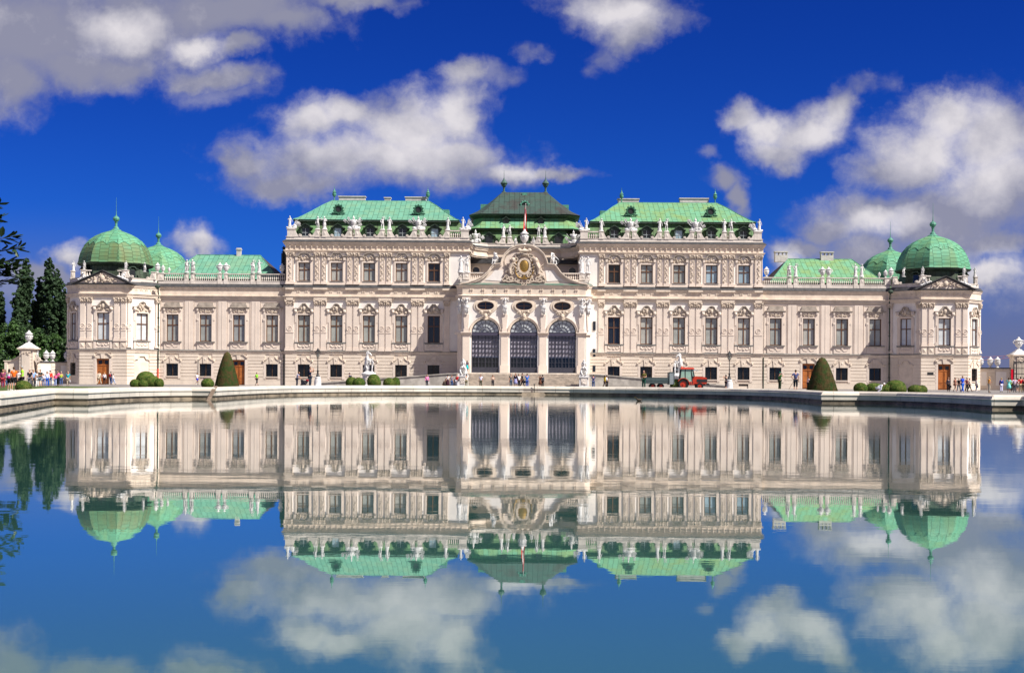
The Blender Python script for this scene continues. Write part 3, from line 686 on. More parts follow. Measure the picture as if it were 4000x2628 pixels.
fm = frame(0, YM, 1, 0); fw = frame(0, YW, 1, 0)
for s in (-1, 1):
    # main block
    lo = ['point', 'round', 'point', 'round', 'point']
    w = [(s * x, lo[4 - i], 'gl_dark' if i == 0 else 'gl_blind') for i, x in enumerate(WX)]
    b = [(s * x, 'win') for x in WX] + [(s * WX[i], 'vent') for i in ((4, 3) if s > 0 else (3,))]
    x0, x1 = sorted((s * 9.5, s * 34.7))
    wall_low('main', fm, x0, x1, 'main', w, b); wins_on(fm, w, b)
    up = MB(fm); wallgrid(up, *sorted((s * 8.1, s * 34.7)), 14.9, 20.8, [(s * x - .875, s * x + .875, 15.51, 18.19) for x in WX]); part('upper_wall', up, M['white'])
    dd = MB(fm)
    for x in WX: dd.box(s * x - 1.35, s * x + 1.35, -.08, .02, 15.0, 15.4)
    part('window_dado', dd, M['pink'])
    for i, x in enumerate(WX):
        g = 'gl_dark' if i == 0 else ('gl_blue' if (s > 0 and i > 2) else ('gl_blind' if s < 0 or i > 1 else 'gl_blind'))
        put(KU['seg' if i % 2 == 0 else 'trap'], 'window', WM, (s * x, YM, 15.51), 0, M[g])
    for x in [11.26] + [m + d for m in [WX[i] + 2.3625 for i in range(4)] for d in (-.5, .5)] + [34.1]:
        wd = .6 if x > 34 else .39
        pil_part(fm, s * x, 5.35, 11.95, .8, w=wd); pil_part(fm, s * x, 15.05, 19.0, .68, low=False, w=wd - .05, orn=True)
    # side walls of the upper block
    sw = MB(); sw.add([(s * 34.7, YM, 14.5), (s * 34.7, YM + 21, 14.5), (s * 34.7, YM + 21, 21), (s * 34.7, YM, 21)], [(0, 1, 2, 3)])
    sw.add([(s * 8.1, YM, 14.5), (s * 8.1, YR, 14.5), (s * 8.1, YR, 21), (s * 8.1, YM, 21)], [(0, 1, 2, 3)])
    sw.add([(s * 34.7, YM + 21, GZ), (s * 8, YM + 21, GZ), (s * 8, YM + 21, 21), (s * 34.7, YM + 21, 21)], [(0, 1, 2, 3)])
    part('side_wall', sw, M['pink'])
    # wing
    w = [(s * x, 'wing', 'gl_blind') for x in WWX]
    dx = 41.6 if s < 0 else 41.6
    b = [(s * x, 'door' if x == dx else 'win') for x in WWX] + ([(s * 51.0, 'vent')] if s > 0 else [])
    wall_low('wing', fw, *sorted((s * 34.7, s * 53.15)), 'wing', w, b); wins_on(fw, w, b)
    pn = MB(fw)     # raised bands that leave sunk panels between the windows
    edges = [34.9, 39.17, 44.02, 48.87, 52.9]
    for x in WWX:
        for a, c, z0, z1 in ((x - 1.68, x - 1.62, 5.4, 12.4), (x + 1.62, x + 1.68, 5.4, 12.4), (x - 1.68, x + 1.68, 12.4, 12.46)):
            pn.box(*sorted((s * a, s * c)), -.05, .02, z0, z1)
    for x in edges[1:4]:
        pn.box(s * x - .62, s * x + .62, -.07, .02, 5.4, 12.5); pn.box(s * x - .06, s * x + .06, -.1, .02, 5.5, 12.4)
    part('wall_panels', pn, M['pink'])
    # pavilion
    P = [(66.25, 195), (66.25, 185.9), (63.55, 183.2), (56.85, 183.2), (53.13, 186.92)]
    P = [(s * x, y) for x, y in P]
    if s > 0: P = P[::-1]       # always left to right
    front_i = 2 if s < 0 else 1
    for i in range(len(P) - 1):
        (ax, ay), (bx, by) = P[i], P[i + 1]; L = math.hypot(bx - ax, by - ay); fr = frame(ax, ay, bx - ax, by - ay)
        if L > 8:
            wall_low('pav', fr, 0, L, 'main', [(L / 2, 'round', 'gl_dark')], [(L / 2, 'win')]); wins_on(fr, [(L / 2, 'round', 'gl_dark')], [(L / 2, 'win')]); continue
        front = abs(ay - by) < .01; inner = not front and (min(abs(ax), abs(bx)) < 54)
        if front: w = [(L / 2, 'point', 'gl_pale')]; b = [(L / 2, 'door')]
        elif inner: u = L / 2 + s * .25; w = [(u, 'round', 'gl_pale')]; b = [(u, 'blank')]
        else: w = [(L / 2, 'round', 'gl_pale')]; b = [(L / 2, 'win')]
        wall_low('pav', fr, 0, L, 'main', w, b); wins_on(fr, w, b)
        if front:
            for x in (.42, 1.42, L - 1.42, L - .42): pil_part(fr, x, 6.5, 11.95, .8, w=.34)
            for x in (.42, 1.42, L - 1.42, L - .42):
                d = MB(fr); d.box(x - .38, x + .38, -.2, .02, 5.35, 6.5); d.add([(x - .24, -.21, 5.6), (x + .24, -.21, 5.6), (x + .24, -.21, 6.2), (x - .24, -.21, 6.2), (x, -.3, 5.9)], [(0, 1, 4), (1, 2, 4), (2, 3, 4), (3, 0, 4)])
                part('pilaster_dado', d, M['trim'])
        elif inner: pil_part(fr, .5 if s > 0 else L - .5, 5.6, 11.95, .8, w=.28); pil_part(fr, (L - .36) if s > 0 else .36, 5.6, 11.95, .8, w=.26)
        else: pil_part(fr, L - .28 if s > 0 else .28, 5.6, 11.95, .8, w=.2)
        if inner:
            kk = MB(fr); u = L / 2 + s * .25
            kk.box(u - 1.1, u + 1.1, -.02, .01, 1.1, 3.5)
            kk.strip([(u - 1.3, 3.7), (u - 1.1, 3.95), (u - .7, 4.0), (u - .4, 4.45), (u + .4, 4.45), (u + .7, 4.0), (u + 1.1, 3.95), (u + 1.3, 3.7)], .12, -.16, .02); part('blind_window_arch', kk, M['trim'])

# ---- cornices that follow the whole front
left = [(-66.25, 198), (-66.25, 185.9), (-63.55, 183.2), (-56.85, 183.2), (-53.15, YW), (-34.7, YW), (-34.7, YM), (-9.5, YM)]
bayL = [(-9.5, YM), (-9.5, YC + .8), (-8.73, YC), (0, YC)]
full = left + bayL[1:-1] + [(-x, y) for x, y in reversed(left + bayL[1:-1])]
outerW = left; outerE = [(-x, y) for x, y in reversed(left)]
bay = [(-9.5, YM), (-9.5, YC + .8), (-8.73, YC), (8.73, YC), (9.5, YC + .8), (9.5, YM)]
STR = [(0, 4.84), (.1, 4.86), (.1, 4.98), (.14, 5.02), (.14, 5.12), (.22, 5.2), (.22, 5.28), (.14, 5.36), (0, 5.38)]
ARC = [(0, 12.78), (.2, 12.8), (.2, 12.98), (.26, 13.0), (.26, 13.16), (.38, 13.22), (.38, 13.3), (.1, 13.32), (.1, 14.02), (.12, 14.06), (.13, 14.18), (.22, 14.22), (.23, 14.36), (.3, 14.42), (.33, 14.52)]
for p in (outerW, outerE):
    mb = MB(); mb.sweep(p, STR); part('string_course', mb, M['trim']); mb = MB(); mb.sweep(p, [(.225, 5.27), (.25, 5.275), (.25, 5.31), (.0, 5.42)]); part('lead_flashing', mb, M['lead'])
    mb = MB(); mb.sweep(p, ARC); part('cornice', mb, M['trim'])
    mb = MB(); mb.sweep(p, [(.33, 14.52), (.36, 14.53), (.36, 14.58), (.04, 15.02), (-.3, 15.03)]); part('slate_ledge', mb, M['slate'])
mb = MB(); mb.sweep(bay, [(o, z + (.25 if z > 14.03 else (.1 if z > 13.3 else 0))) for o, z in ARC]); part('cornice', mb, M['trim'])
mb = MB(); mb.sweep(bay, [(.33, 14.77), (.36, 14.8), (.36, 14.84), (.1, 15.1), (-.6, 15.15)]); part('copper_ledge', mb, M['ledge'])
# frieze brackets
def brackets(fr, x0, x1, step, z0, z1, out, pairs=True, zz=0):
    mb = MB(fr); n = max(1, int(round(abs(x1 - x0) / step))); 
    for i in range(n):
        c = x0 + (i + .5) * (x1 - x0) / n
        for d in ((-.13, .13) if pairs else (0,)):
            mb.prism([(c + d - .07, z1), (c + d - .055, z0), (c + d + .055, z0), (c + d + .07, z1)], -out * .55, -.08)
            mb.box(c + d - .07, c + d + .07, -out, -.08, z1 - .22, z1)
    part('frieze_brackets', mb, M['trim'])
for s in (-1, 1):
    brackets(fm, s * 9.8, s * 34.6, 1.18, 13.4, 14.05, .17)
    brackets(frame(s * 60.2, YP, 1, 0), -3.2, 3.2, .8, 13.4, 14.05, .17)
    a, b = (s * 53.15, YW), (s * 56.85, YP)
    if s < 0: a, b = b, a
    fr = frame(b[0], b[1], a[0] - b[0], a[1] - b[1]) if False else frame(min(a[0], b[0]), a[1] if a[0] < b[0] else b[1], abs(b[0] - a[0]), (b[1] - a[1]) if a[0] < b[0] else (a[1] - b[1]))
    brackets(fr, .2, 5.0, .8, 13.4, 14.05, .17)
brackets(frame(0, YC, 1, 0), -8.3, 8.3, 1.65, 13.45, 14.25, .24)
# breaks of the entablature above each pilaster pair
for s in (-1, 1):
    for m in [WX[i] + 2.3625 for i in range(4)] + [11.26, 34.1]:
        mb = MB(fm); h = .95 if 12 < m < 34 else .5; mb.box(s * m - h, s * m + h, -.3, .02, 12.77, 13.33); part('cornice_break', mb, M['trim']); mb = MB(fm); mb.box(s * m - h - .1, s * m + h + .1, -.38, -.2, 14.25, 14.5)
        part('cornice_break', mb, M['trim'])
# upper cornice of the tall block, with its inward turns to the recessed centre
for s in (-1, 1):
    p = [(-34.7, YM + 21), (-34.7, YM), (-8.1, YM), (-8.1, YM + 4), (-7.4, YM + 6.2), (-5.6, YR), (0, YR)]
    if s > 0: p = [(-x, y) for x, y in reversed(p)]
    mb = MB(); mb.sweep(p, [(0, 19.66), (.2, 19.68), (.2, 19.82), (.32, 19.88), (.32, 19.98), (.08, 20.0), (.08, 20.6), (.14, 20.62), (.16, 20.76), (.3, 20.8), (.32, 20.98), (.42, 21.04), (.46, 21.16)]); part('upper_cornice', mb, M['trim'])
    mb = MB(); mb.sweep(p, [(.46, 21.16), (.49, 21.18), (.49, 21.22), (.08, 21.54), (-.4, 21.55)]); part('slate_ledge', mb, M['slate'])
    brackets(fm, s * 8.4, s * 34.5, .79, 20.05, 20.62, .24, False)
    mb = MB(); mb.sweep(p, [(.06, 21.5), (.06, 21.56), (0, 21.6), (0, 21.9), (.05, 21.92), (.05, 22.0), (-.35, 22.0), (-.35, 21.5)]); part('parapet_base', mb, M['parapet'])
    mb = MB(); mb.sweep([(-34.7, YM), (-8.1, YM)] if s < 0 else [(8.1, YM), (34.7, YM)], [(.12, 14.95), (.12, 15.05), (.03, 15.08)]); part('upper_plinth', mb, M['pink'])

# ---- parapets
BAL = MB(); BAL.lathe([(.055, 0), (.075, .02), (.075, .07), (.045, .1), (.085, .2), (.11, .32), (.085, .46), (.05, .58), (.045, .66), (.075, .7), (.075, .78)], n=8)
BALM = BAL.mesh('baluster'); BALM.materials.append(M['parapet'])
bal_list = []
def balrow(fr, x0, x1, z0, h=.78, y=.0, step=.29, pri=0):
    n = max(1, int((x1 - x0) / step))
    for i in range(n): bal_list.append((pri, fr((x0 + (i + .5) * (x1 - x0) / n, y, z0)), h / .78))
def pedestal(mb, x, z0, z1, w, d=.34, y=-.02):
    mb.box(x - w, x + w, y - .02, y + 2 * d, z0, z1); mb.box(x - w - .06, x + w + .06, y - .08, y + 2 * d + .06, z1, z1 + .1)
    mb.box(x - w - .04, x + w + .04, y - .06, y + 2 * d + .04, z0 - .1, z0 + .06)
    if w < .5: mb.add([(x - w * .6, y - .025, z0 + .2), (x + w * .6, y - .025, z0 + .2), (x + w * .6, y - .025, z1 - .1), (x - w * .6, y - .025, z1 - .1), (x + w * .25, y - .08, (z0 + z1) / 2)], [(0, 1, 4), (1, 2, 4), (2, 3, 4), (3, 0, 4)])
def volute(mb, x, s, z0, z1, ln, y0=-.02, y1=.4):
    """scrolled cheek falling away from a pedestal in direction s"""
    n = 7; a = [(x + s * ln * i / n, z0 + (z1 - z0) * (1 - math.sin(i / n * math.pi / 2)) ** 1.3 + .06) for i in range(n + 1)]; b = [(p[0], z0 - .02) for p in a]
    mb.quadstrip(a, b, y0, y1); mb.xz = None
    c = (x + s * (ln + .02), z0 + .16)
    q = [(c[0] + .2 * math.cos(t * math.pi / 6), c[1] + .2 * math.sin(t * math.pi / 6)) for t in range(12)]; mb.prism(q, y0 - .05, y1)
    ring(mb, c[0], y0 - .05, c[1], .13, .03, 10)
STAT = []       # statue sites: (kind, x, y, z, tag)
def pedp(fr, x, z0, z1, w, d=.34, y=-.02, vols=(), base=None):
    mb = MB(fr); pedestal(mb, x, z0, z1, w, d, y)
    for s_, ln in vols: volute(mb, x + s_ * w, s_, z0, z1 - .1, ln, y, y + .42)
    if base: mb.box(x - w - .02, x + w + .02, y - .08, y + .4, base, z0)
    part('pedestal', mb, M['parapet'])
def rail(fr, a, b, y0, y1, z0, z1):
    mb = MB(fr); mb.box(*sorted((a, b)), y0, y1, z0, z1); part('handrail', mb, M['parapet'])
for s in (-1, 1):
    zp0, zp1 = 22.0, 22.95; mids = [WX[i] + 2.3625 for i in range(4)]
    for m in mids:
        for d in (-.5, .5): pedp(fm, s * m + d, zp0, zp1, .3, vols=((1 if d > 0 else -1, .78),))
        balrow(fm, s * m - .12, s * m + .12, 22.02, .84, .15, .24, 3)
    pedp(fm, s * 34.0, zp0, zp1, .55, vols=((-s, .72),)); pedp(fm, s * 11.2, zp0, zp1, .32, vols=((s, .7),)); pedp(fm, s * 8.7, zp0, zp1, .55)
    rail(fm, s * 9.25, s * 10.9, -.02, .35, 22.86, 23.02); balrow(fm, *sorted((s * 9.3, s * 10.85)), 22.02, .84, .15, .27, 2)
    mb = MB(fw); wz0, wz1 = 15.5, 16.55
    mb.box(*sorted((s * 34.8, s * 53.4)), -.05, .4, 15.0, 15.5); mb.box(*sorted((s * 34.8, s * 53.4)), -.08, .42, 15.42, 15.5)
    part('balustrade_base', mb, M['parapet'])
    peds = [39.2, 44.02, 48.87]
    for m in peds:
        for d in (-.45, .45): pedp(fw, s * m + d, wz0, wz1 - .1, .28, .22, base=15.0)
    ed = [34.9] + [m + d for m in peds for d in (-.75, .75)] + [52.6]
    for a, b in zip(ed[::2], ed[1::2]): rail(fw, s * a, s * b, -.06, .4, wz1 - .13, wz1 - .01); balrow(fw, *sorted((s * a, s * b)), wz0, .92, .16, .29, 0)
    pedp(fw, s * 53.1, wz0, wz1 - .1, .45, .22)
    # pavilion parapet
    pp = [(66.0, 194), (66.0, 186.0), (63.45, 183.45), (56.95, 183.45), (53.6, 186.8)]
    pp = [(s * x, y) for x, y in pp]
    if s > 0: pp = pp[::-1]
    mb = MB(); mb.sweep(pp, [(0, 14.98), (.03, 15.0), (.03, 15.5), (.08, 15.52), (.08, 15.6), (-.35, 15.6), (-.35, 15)])
    part('parapet_base', mb, M['parapet'])
    f2 = frame(s * PCX, 183.45, 1, 0)
    for d in (-1, 1): pedp(f2, d * 3.0, 15.6, 16.6, .36, vols=((d, .55),) if d == -s else ()); rail(f2, d * 1.9, d * 2.7, 0, .3, 16.5, 16.66); balrow(f2, *sorted((d * 1.95, d * 2.65)), 15.62, .88, .14, .3, 4)
    pedp(f2, s * 5.3, 15.6, 16.6, .2, y=2.0); pedp(f2, -s * 6.2, 15.6, 16.6, .3, y=2.9, vols=((s, .5),))
    # triangular gable
    g = MB(f2); g.m = 0
    g.prism([(-3.9, 14.75), (3.9, 14.75), (0, 16.35)], -.62, .3)
    g.m = 1; tri = [(-4.45, 14.62), (0, 16.6), (4.45, 14.62)]; g.strip(tri, .1, -.95, .3); g.strip([(-4.2, 14.6), (0, 16.47), (4.2, 14.6)], .16, -.82, .3); g.box(-4.3, 4.3, -.8, .2, 14.6, 14.72)
    g.m = 2
    for _ in range(70):
        x = rnd.uniform(-3.2, 3.2); z = rnd.uniform(14.9, 16.2)
        if abs(x) / 3.6 + (z - 14.75) / 1.55 < .93: g.ball((x, -.7, z), (rnd.uniform(.1, .28), .16, rnd.uniform(.08, .2)), 6, 4)
    g.ball((0, -.75, 15.45), (.36, .2, .42), 10, 6); part('gable', g, [M['pink'], M['slate'], M['relief']])
    # drum, dome
    cx, cy = s * PCX * 1.0, 188.7
    oct_ = lambda r: r / math.cos(math.pi / 8)
    mb = MB(); mb.lathe([(oct_(4.7), 15.0), (oct_(4.6), 16.0), (oct_(4.25), 17.6)], cx, cy, 8, 0, math.pi / 8); part('dome_drum', mb, M['drum'])
    mb = MB(); mb.lathe([(oct_(4.2), 17.35), (oct_(4.8), 17.55), (oct_(4.98), 17.75), (oct_(5.02), 17.86)], cx, cy, 8, 0, math.pi / 8); part('dome_eave', mb, M['dark'])
    prof = [(r_ * .92, z_) for r_, z_ in [(5.42, 17.87), (5.3, 18.15), (5.22, 18.7), (5.02, 19.4), (4.72, 20.1), (4.3, 20.75), (3.7, 21.4), (2.9, 21.98), (2.0, 22.42), (1.2, 22.7), (.62, 22.88)]]
    def dome(cx, cy, k, z0, name='dome', lite=0):
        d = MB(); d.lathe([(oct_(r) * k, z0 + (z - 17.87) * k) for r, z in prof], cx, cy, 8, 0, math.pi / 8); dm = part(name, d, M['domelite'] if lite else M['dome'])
        # lighter scalloped upper sheet
        sc = MB(); NF = 12
        def rad(z):
            for (r0, a0), (r1, a1) in zip(prof, prof[1:]):
                if a0 <= z <= a1: return r0 + (r1 - r0) * (z - a0) / (a1 - a0)
            return .62
        for f in range(8):
            a0 = math.pi / 8 + f * math.pi / 4; a1 = a0 + math.pi / 4; cols = []
            for i in range(NF + 1):
                t = i / NF; wave = .5 * abs(math.cos(t * math.pi)) * (1 if abs(math.cos(t * math.pi)) > .5 else .6) + .13 * abs(math.sin(t * math.pi * 4)); zl = 20.95 - .62 * (1 - wave * 1.4) + (.15 if .3 < t < .7 else 0) * 0 - .0
                zl = 20.45 + .45 * (.5 - .5 * math.cos(2 * math.pi * (t * 2 % 1))) ** .6
                col = []
                for z in [zl] + [q[1] for q in prof if q[1] > 21.0]:
                    r = oct_(rad(z) + .05) * k; x = (math.cos(a0) * (1 - t) + math.cos(a1) * t) * r; y = (math.sin(a0) * (1 - t) + math.sin(a1) * t) * r
                    col.append((cx + x, cy + y, z0 + (z - 17.87) * k + .03))
                cols.append(col)
            m_ = len(cols[0]); vs = [p for c_ in cols for p in c_]
            lo = [((p[0] - cx) * .985 + cx, (p[1] - cy) * .985 + cy, p[2] - .04) for p in [c_[0] for c_ in cols]]
            base = len(vs); vs += lo
            sc.add(vs, [(i * m_ + j, (i + 1) * m_ + j, (i + 1) * m_ + j + 1, i * m_ + j + 1) for i in range(NF) for j in range(m_ - 1)] + [(base + i, base + i + 1, (i + 1) * m_, i * m_) for i in range(NF)])
        q = obj('scalloped_cap', sc, M['domelite'], dm, (0, 0, 0)); 
        ft = MB(); T = z0 + 5.0 * k
        ft.lathe([(.85 * k, 0), (.7 * k, .12), (.45 * k, .25), (.36 * k, .5), (.2 * k, .65), (.17 * k, 1.1), (.24 * k, 1.2), (.24 * k, 1.28), (.16 * k, 1.32), (.4 * k, 1.5), (.5 * k, 1.75), (.42 * k, 1.95), (.25 * k, 2.12), (.1 * k, 2.2), (.06, 2.5), (.03, 3.2), (.015, 4.9)], cx, cy, 12, T)
        obj('finial', ft, M['patina'], dm, (0, 0, 0))
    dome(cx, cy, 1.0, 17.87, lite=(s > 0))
    # the rear pavilion
    rx, ry = s * PCX, 210.6
    mb = MB(); mb.lathe([(oct_(5.6), GZ), (oct_(5.6), 15.5)], rx, ry, 8, 0, math.pi / 8); part('rear_pavilion_wall', mb, M['pink'])
    mb = MB(); mb.lathe([(oct_(4.7), 15.5), (oct_(4.3), 17.6), (oct_(4.9), 17.8)], rx, ry, 8, 0, math.pi / 8); part('dome_drum', mb, M['copperlow'])
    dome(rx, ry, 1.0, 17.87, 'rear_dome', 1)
    # small dormers round the drum
    for a in (-90 - s * 45 * -1, -90 + s * 45 * -1, -90 + s * 45):
        ra = R(a); q = MB(frame(cx + 4.45 * math.cos(ra), cy + 4.45 * math.sin(ra), -math.sin(ra), math.cos(ra)))
        q.m = 0; q.box(-.62, .62, -.55, .3, 15.5, 16.95); q.strip([(-.95, 16.95), (-.6, 17.05), (-.3, 17.35), (.3, 17.35), (.6, 17.05), (.95, 16.95)], .14, -.75, .2)
        q.m = 1; q.box(-.42, .42, -.57, -.54, 15.7, 16.85); part('dormer', q, [M['dark'], M['gl_dark']])
    # wing roof
    e0, e1, r0, r1, ye, yr, yb, ze, zr = 36.2, 53.4, 40.3, 50.0, 188.6, 195.6, 203, 15.9, 20.05
    def roofquad(mb, pts, f): mb.add(pts, f)
    rv = [(s * e0, ye, ze), (s * e1, ye, ze), (s * e1, yb, ze), (s * e0, yb, ze), (s * r0, yr, zr), (s * r1, yr, zr)]
    mb = MB(); mb.m = 0; mb.add(rv, [(0, 1, 5, 4), (1, 2, 5), (2, 3, 4, 5)]); mb.m = 1; mb.add(rv, [(3, 0, 4)])
    rf = part('wing_roof', mb, [M['copper'] if s < 0 else M['copper2'], M['darkbrown']])
    mb = MB(); mb.tube((s * r0, yr, zr + .02), (s * r1, yr, zr + .02), .07); mb.tube((s * e0, ye, ze), (s * r0, yr, zr), .07); mb.tube((s * e1, ye, ze), (s * r1, yr, zr), .07); obj('ridge_cap', mb, M['patina'], rf, (0, 0, 0))
    for cxx in ((42.0,) if s < 0 else (39.2, 46.2)):
        ch = MB(); wd = .33 if s < 0 else .95; X = s * (cxx if s > 0 else 43.6); zc = zr - .2
        if s < 0: ch.box(X - wd, X + wd, yr - .3, yr + .3, zc, zc + 1.0); ch.box(X - wd - .08, X + wd + .08, yr - .38, yr + .38, zc + 1.0, zc + 1.12); ch.box(X - wd, X + wd, yr - .3, yr + .3, zc + 1.12, zc + 1.3)
        else:
            ch.box(X - wd, X + wd, yr - .4, yr + .4, zc - .3, zc + .75)
            for k in range(4): ch.box(X - wd + k * .58, X - wd + k * .58 + .14, yr - .4, yr + .4, zc + .75, zc + 1.15)
            ch.box(X - wd - .08, X + wd + .08, yr - .48, yr + .48, zc + 1.15, zc + 1.32)
        part('chimney', ch, M['chim'])
    mb = MB(); mb.vprism([(s * 34.7, YW + .3), (s * 53.2, YW + .3), (s * 53.2, 204), (s * 34.7, 204)][::int(s) or 1], 15.3, 15.42); part('wing_terrace', mb, M['slate'])
    mb = MB(); mb.add([(s * 34.7, 204, GZ), (s * 66, 204, GZ), (s * 66, 204, 15.4), (s * 34.7, 204, 15.4), (s * 66.25, 195, GZ), (s * 66.25, 204, GZ), (s * 66.25, 204, 15), (s * 66.25, 195, 15)], [(0, 1, 2, 3), (4, 5, 6, 7)]); part('rear_wall', mb, M['pink'])
    mb = MB(); mb.vprism([(s * 53.4, 186.9), (s * 56.9, 183.5), (s * 63.5, 183.5), (s * 66, 186), (s * 66, 204), (s * 53.4, 204)][::-int(s)], 15.0, 15.1); part('pavilion_deck', mb, M['slate'])
    # drainpipe at the corner between wing and pavilion
    mb = MB(); dx = s * 53.25; mb.tube((dx, 186.5, .9), (dx, 186.5, 13.2), .09, n=8); mb.tube((dx, 186.5, 13.2), (s * 53.15, 185.8, 14.3), .09); mb.ball((s * 53.15, 185.6, 14.45), (.4, .3, .3), 10, 6)
    for z in range(2, 13, 2): mb.box(dx - .13, dx + .13, 186.4, 186.7, z, z + .08)
    part('drainpipe', mb, M['dark'])
    if s < 0:
        q = MB(); q.tube((dx, 186.5, GZ), (dx, 186.5, 2.6), .13, n=8); part('drainpipe_guard', q, mat('orange_red_guard', (.75, .12, .07), .6))
    mb = MB(); mb.tube((s * 35.0, YW - .12, GZ), (s * 35.0, YW - .12, 4.8), .07, n=6); part('drainpipe', mb, M['dark'])
mb = MB(); mb.tube((-50.2 + 2.7, YW - .1, GZ), (-47.5, YW - .1, 3.9), .05, n=6); part('conductor_rod', mb, M['dark'])
# scaffold like service shaft beside the tall block, left
mb = MB()
for x in (-36.0, -35.1): 
    for y in (190, 191): mb.tube((x, y, 15.4), (x + .25, y, 20.9), .1)
mb.box(-36.1, -35.0, 190.1, 190.9, 15.4, 19.9)
for k in range(10): mb.box(-36.0, -35.0, 189.9, 191.1, 15.6 + k * .55, 15.72 + k * .55)
part('service_shaft', mb, M['black'])

# ---- roofs of the tall block
for s in (-1, 1):
    YE = 188.3
    mb = MB(); mb.sweep([(s * 34.0, YM + 20), (s * 34.0, 187.4), (s * 8.6, 187.4), (s * 8.6, YM + 20)] if s < 0 else [(8.6, YM + 20), (8.6, 187.4), (34.0, 187.4), (34.0, YM + 20)], [(0, 21.5), (-.05, 22.4), (-.35, 23.2), (-.8, 24.35)]); part('mansard', mb, M['copperlow'])
    x0, x1, y0, y1, z = 9.6, 33.9, 187.7, 205, 24.62
    mb = MB(); v = [(s * x0, y0, z - .28), (s * x1, y0, z - .28), (s * x1, y1, z - .28), (s * x0, y1, z - .28), (s * x0, y0, z), (s * x1, y0, z), (s * x1, y1, z), (s * x0, y1, z)]
    v2 = [(s * (x0 + .7), y0 + .8, z - .3), (s * (x1 - .7), y0 + .8, z - .3)]
    mb.add(v, [(0, 1, 5, 4), (1, 2, 6, 5), (3, 0, 4, 7), (0, 3, 2, 1), (4, 5, 6, 7)]); part('eave', mb, M['dark'])
    # hipped roof with a slight bell cast, several levels
    lv = [(0, 0), (.14, .1), (.45, .42), (.75, .76), (1, 1)]; rx0, rx1, ry0, ry1, zr = 14.6, 29.3, 195.5, 197.5, 28.45
    rings = []
    for t, u in lv:
        a = x0 - .05 + (rx0 - x0) * t; b = x1 + .05 + (rx1 - x1) * t; c = y0 - .05 + (ry0 - y0) * t; d = y1 + (ry1 - y1) * t; zz = z + .01 + (zr - z) * u
        rings.append([(s * a, c, zz), (s * b, c, zz), (s * b, d, zz), (s * a, d, zz)])
    mb = MB(); vs = [p for r_ in rings for p in r_]; n = len(rings)
    mb.add(vs, [(4 * i + k, 4 * i + (k + 1) % 4, 4 * i + 4 + (k + 1) % 4, 4 * i + 4 + k) for i in range(n - 1) for k in range(4)] + [tuple(4 * (n - 1) + k for k in range(4))])
    rf = part('main_roof', mb, M['copper'] if s < 0 else M['copper2'])
    hp = MB()
    for k in range(4):
        for i in range(n - 1): hp.tube(rings[i][k], rings[i + 1][k], .07)
    for k in range(4): hp.tube(rings[-1][k], rings[-1][(k + 1) % 4], .07)
    obj('hip_seam', hp, M['patina'], rf, (0, 0, 0))
    for X in (rx0 + .2, rx1 - .2):
        ft = MB(); ft.lathe([(.1, 0), (.08, .7), (.2, .8), (.3, 1.0), (.33, 1.2), (.2, 1.3), (.32, 1.42), (.16, 1.6), (.12, 1.75), (.04, 1.95), (.02, 2.4)], s * X, 195.6, 8, zr - .1); obj('finial', ft, M['patina'], rf, (0, 0, 0))
    chs = [(24.5, 28.5, .85), (15.1, 18.3, .8)] if s < 0 else [(14.3, 17.5, .75), (23.8, 28.2, .9)]
    if s < 0: chs.append((20.6, 21.5, .7))
    for a, b, h in chs:
        ch = MB(); ch.box(*sorted((s * a, s * b)), 196.2, 197.2, zr - .1, zr + h - .15); ch.box(*sorted((s * (a - .1), s * (b + .1))), 196.1, 197.3, zr + h - .15, zr + h); part('chimney', ch, M['chim'])
    # round dormers
    def oeil(X, Y, Z, r, tilt=.55):
        q = MB(); q.m = 0; n = 18; f = frame(X, Y, 1, 0)
        q.xf = f; a = [(r * math.cos(2 * math.pi * i / n), Z + r * math.sin(2 * math.pi * i / n)) for i in range(n)]
        q.prism(a, -.12, 1.6); q.m = 1; ring2(q, 0, -.12, Z, r * 1.28, r * .95, .14)
        for i in range(10):
            t = 2 * math.pi * i / 10 + .3; q.ball((r * 1.3 * math.cos(t), -.15, Z + r * 1.3 * math.sin(t)), (.17, .14, .17), 6, 4)
        for d in (-1, 1): q.ball((d * r * 1.35, -.1, Z - r * 1.1), (.35, .18, .16), 6, 4)
        q.m = 2; q.prism([(x * .75, (zz_ - Z) * .75 + Z) for x, zz_ in a], -.14, -.1)
        return q
    def ring2(mb, x, y, z, r1, r0, t, n=18):
        a = [(x + r1 * math.cos(2 * math.pi * i / n), z + r1 * math.sin(2 * math.pi * i / n)) for i in range(n + 1)]
        b = [(x + r0 * math.cos(2 * math.pi * i / n), z + r0 * math.sin(2 * math.pi * i / n)) for i in range(n + 1)]
        mb.quadstrip(b, a, y - t, y + .05)
    for X in ((15.75, 27.6)): obj('round_dormer', oeil(s * X, 189.9, 26.4, .52), [M['patinadark'], M['patinadark'], M['black']], palace)
    if s > 0: obj('round_dormer', oeil(0, 198.6, 28.35, .5), [M['dark'], M['patina'], M['black']], palace)
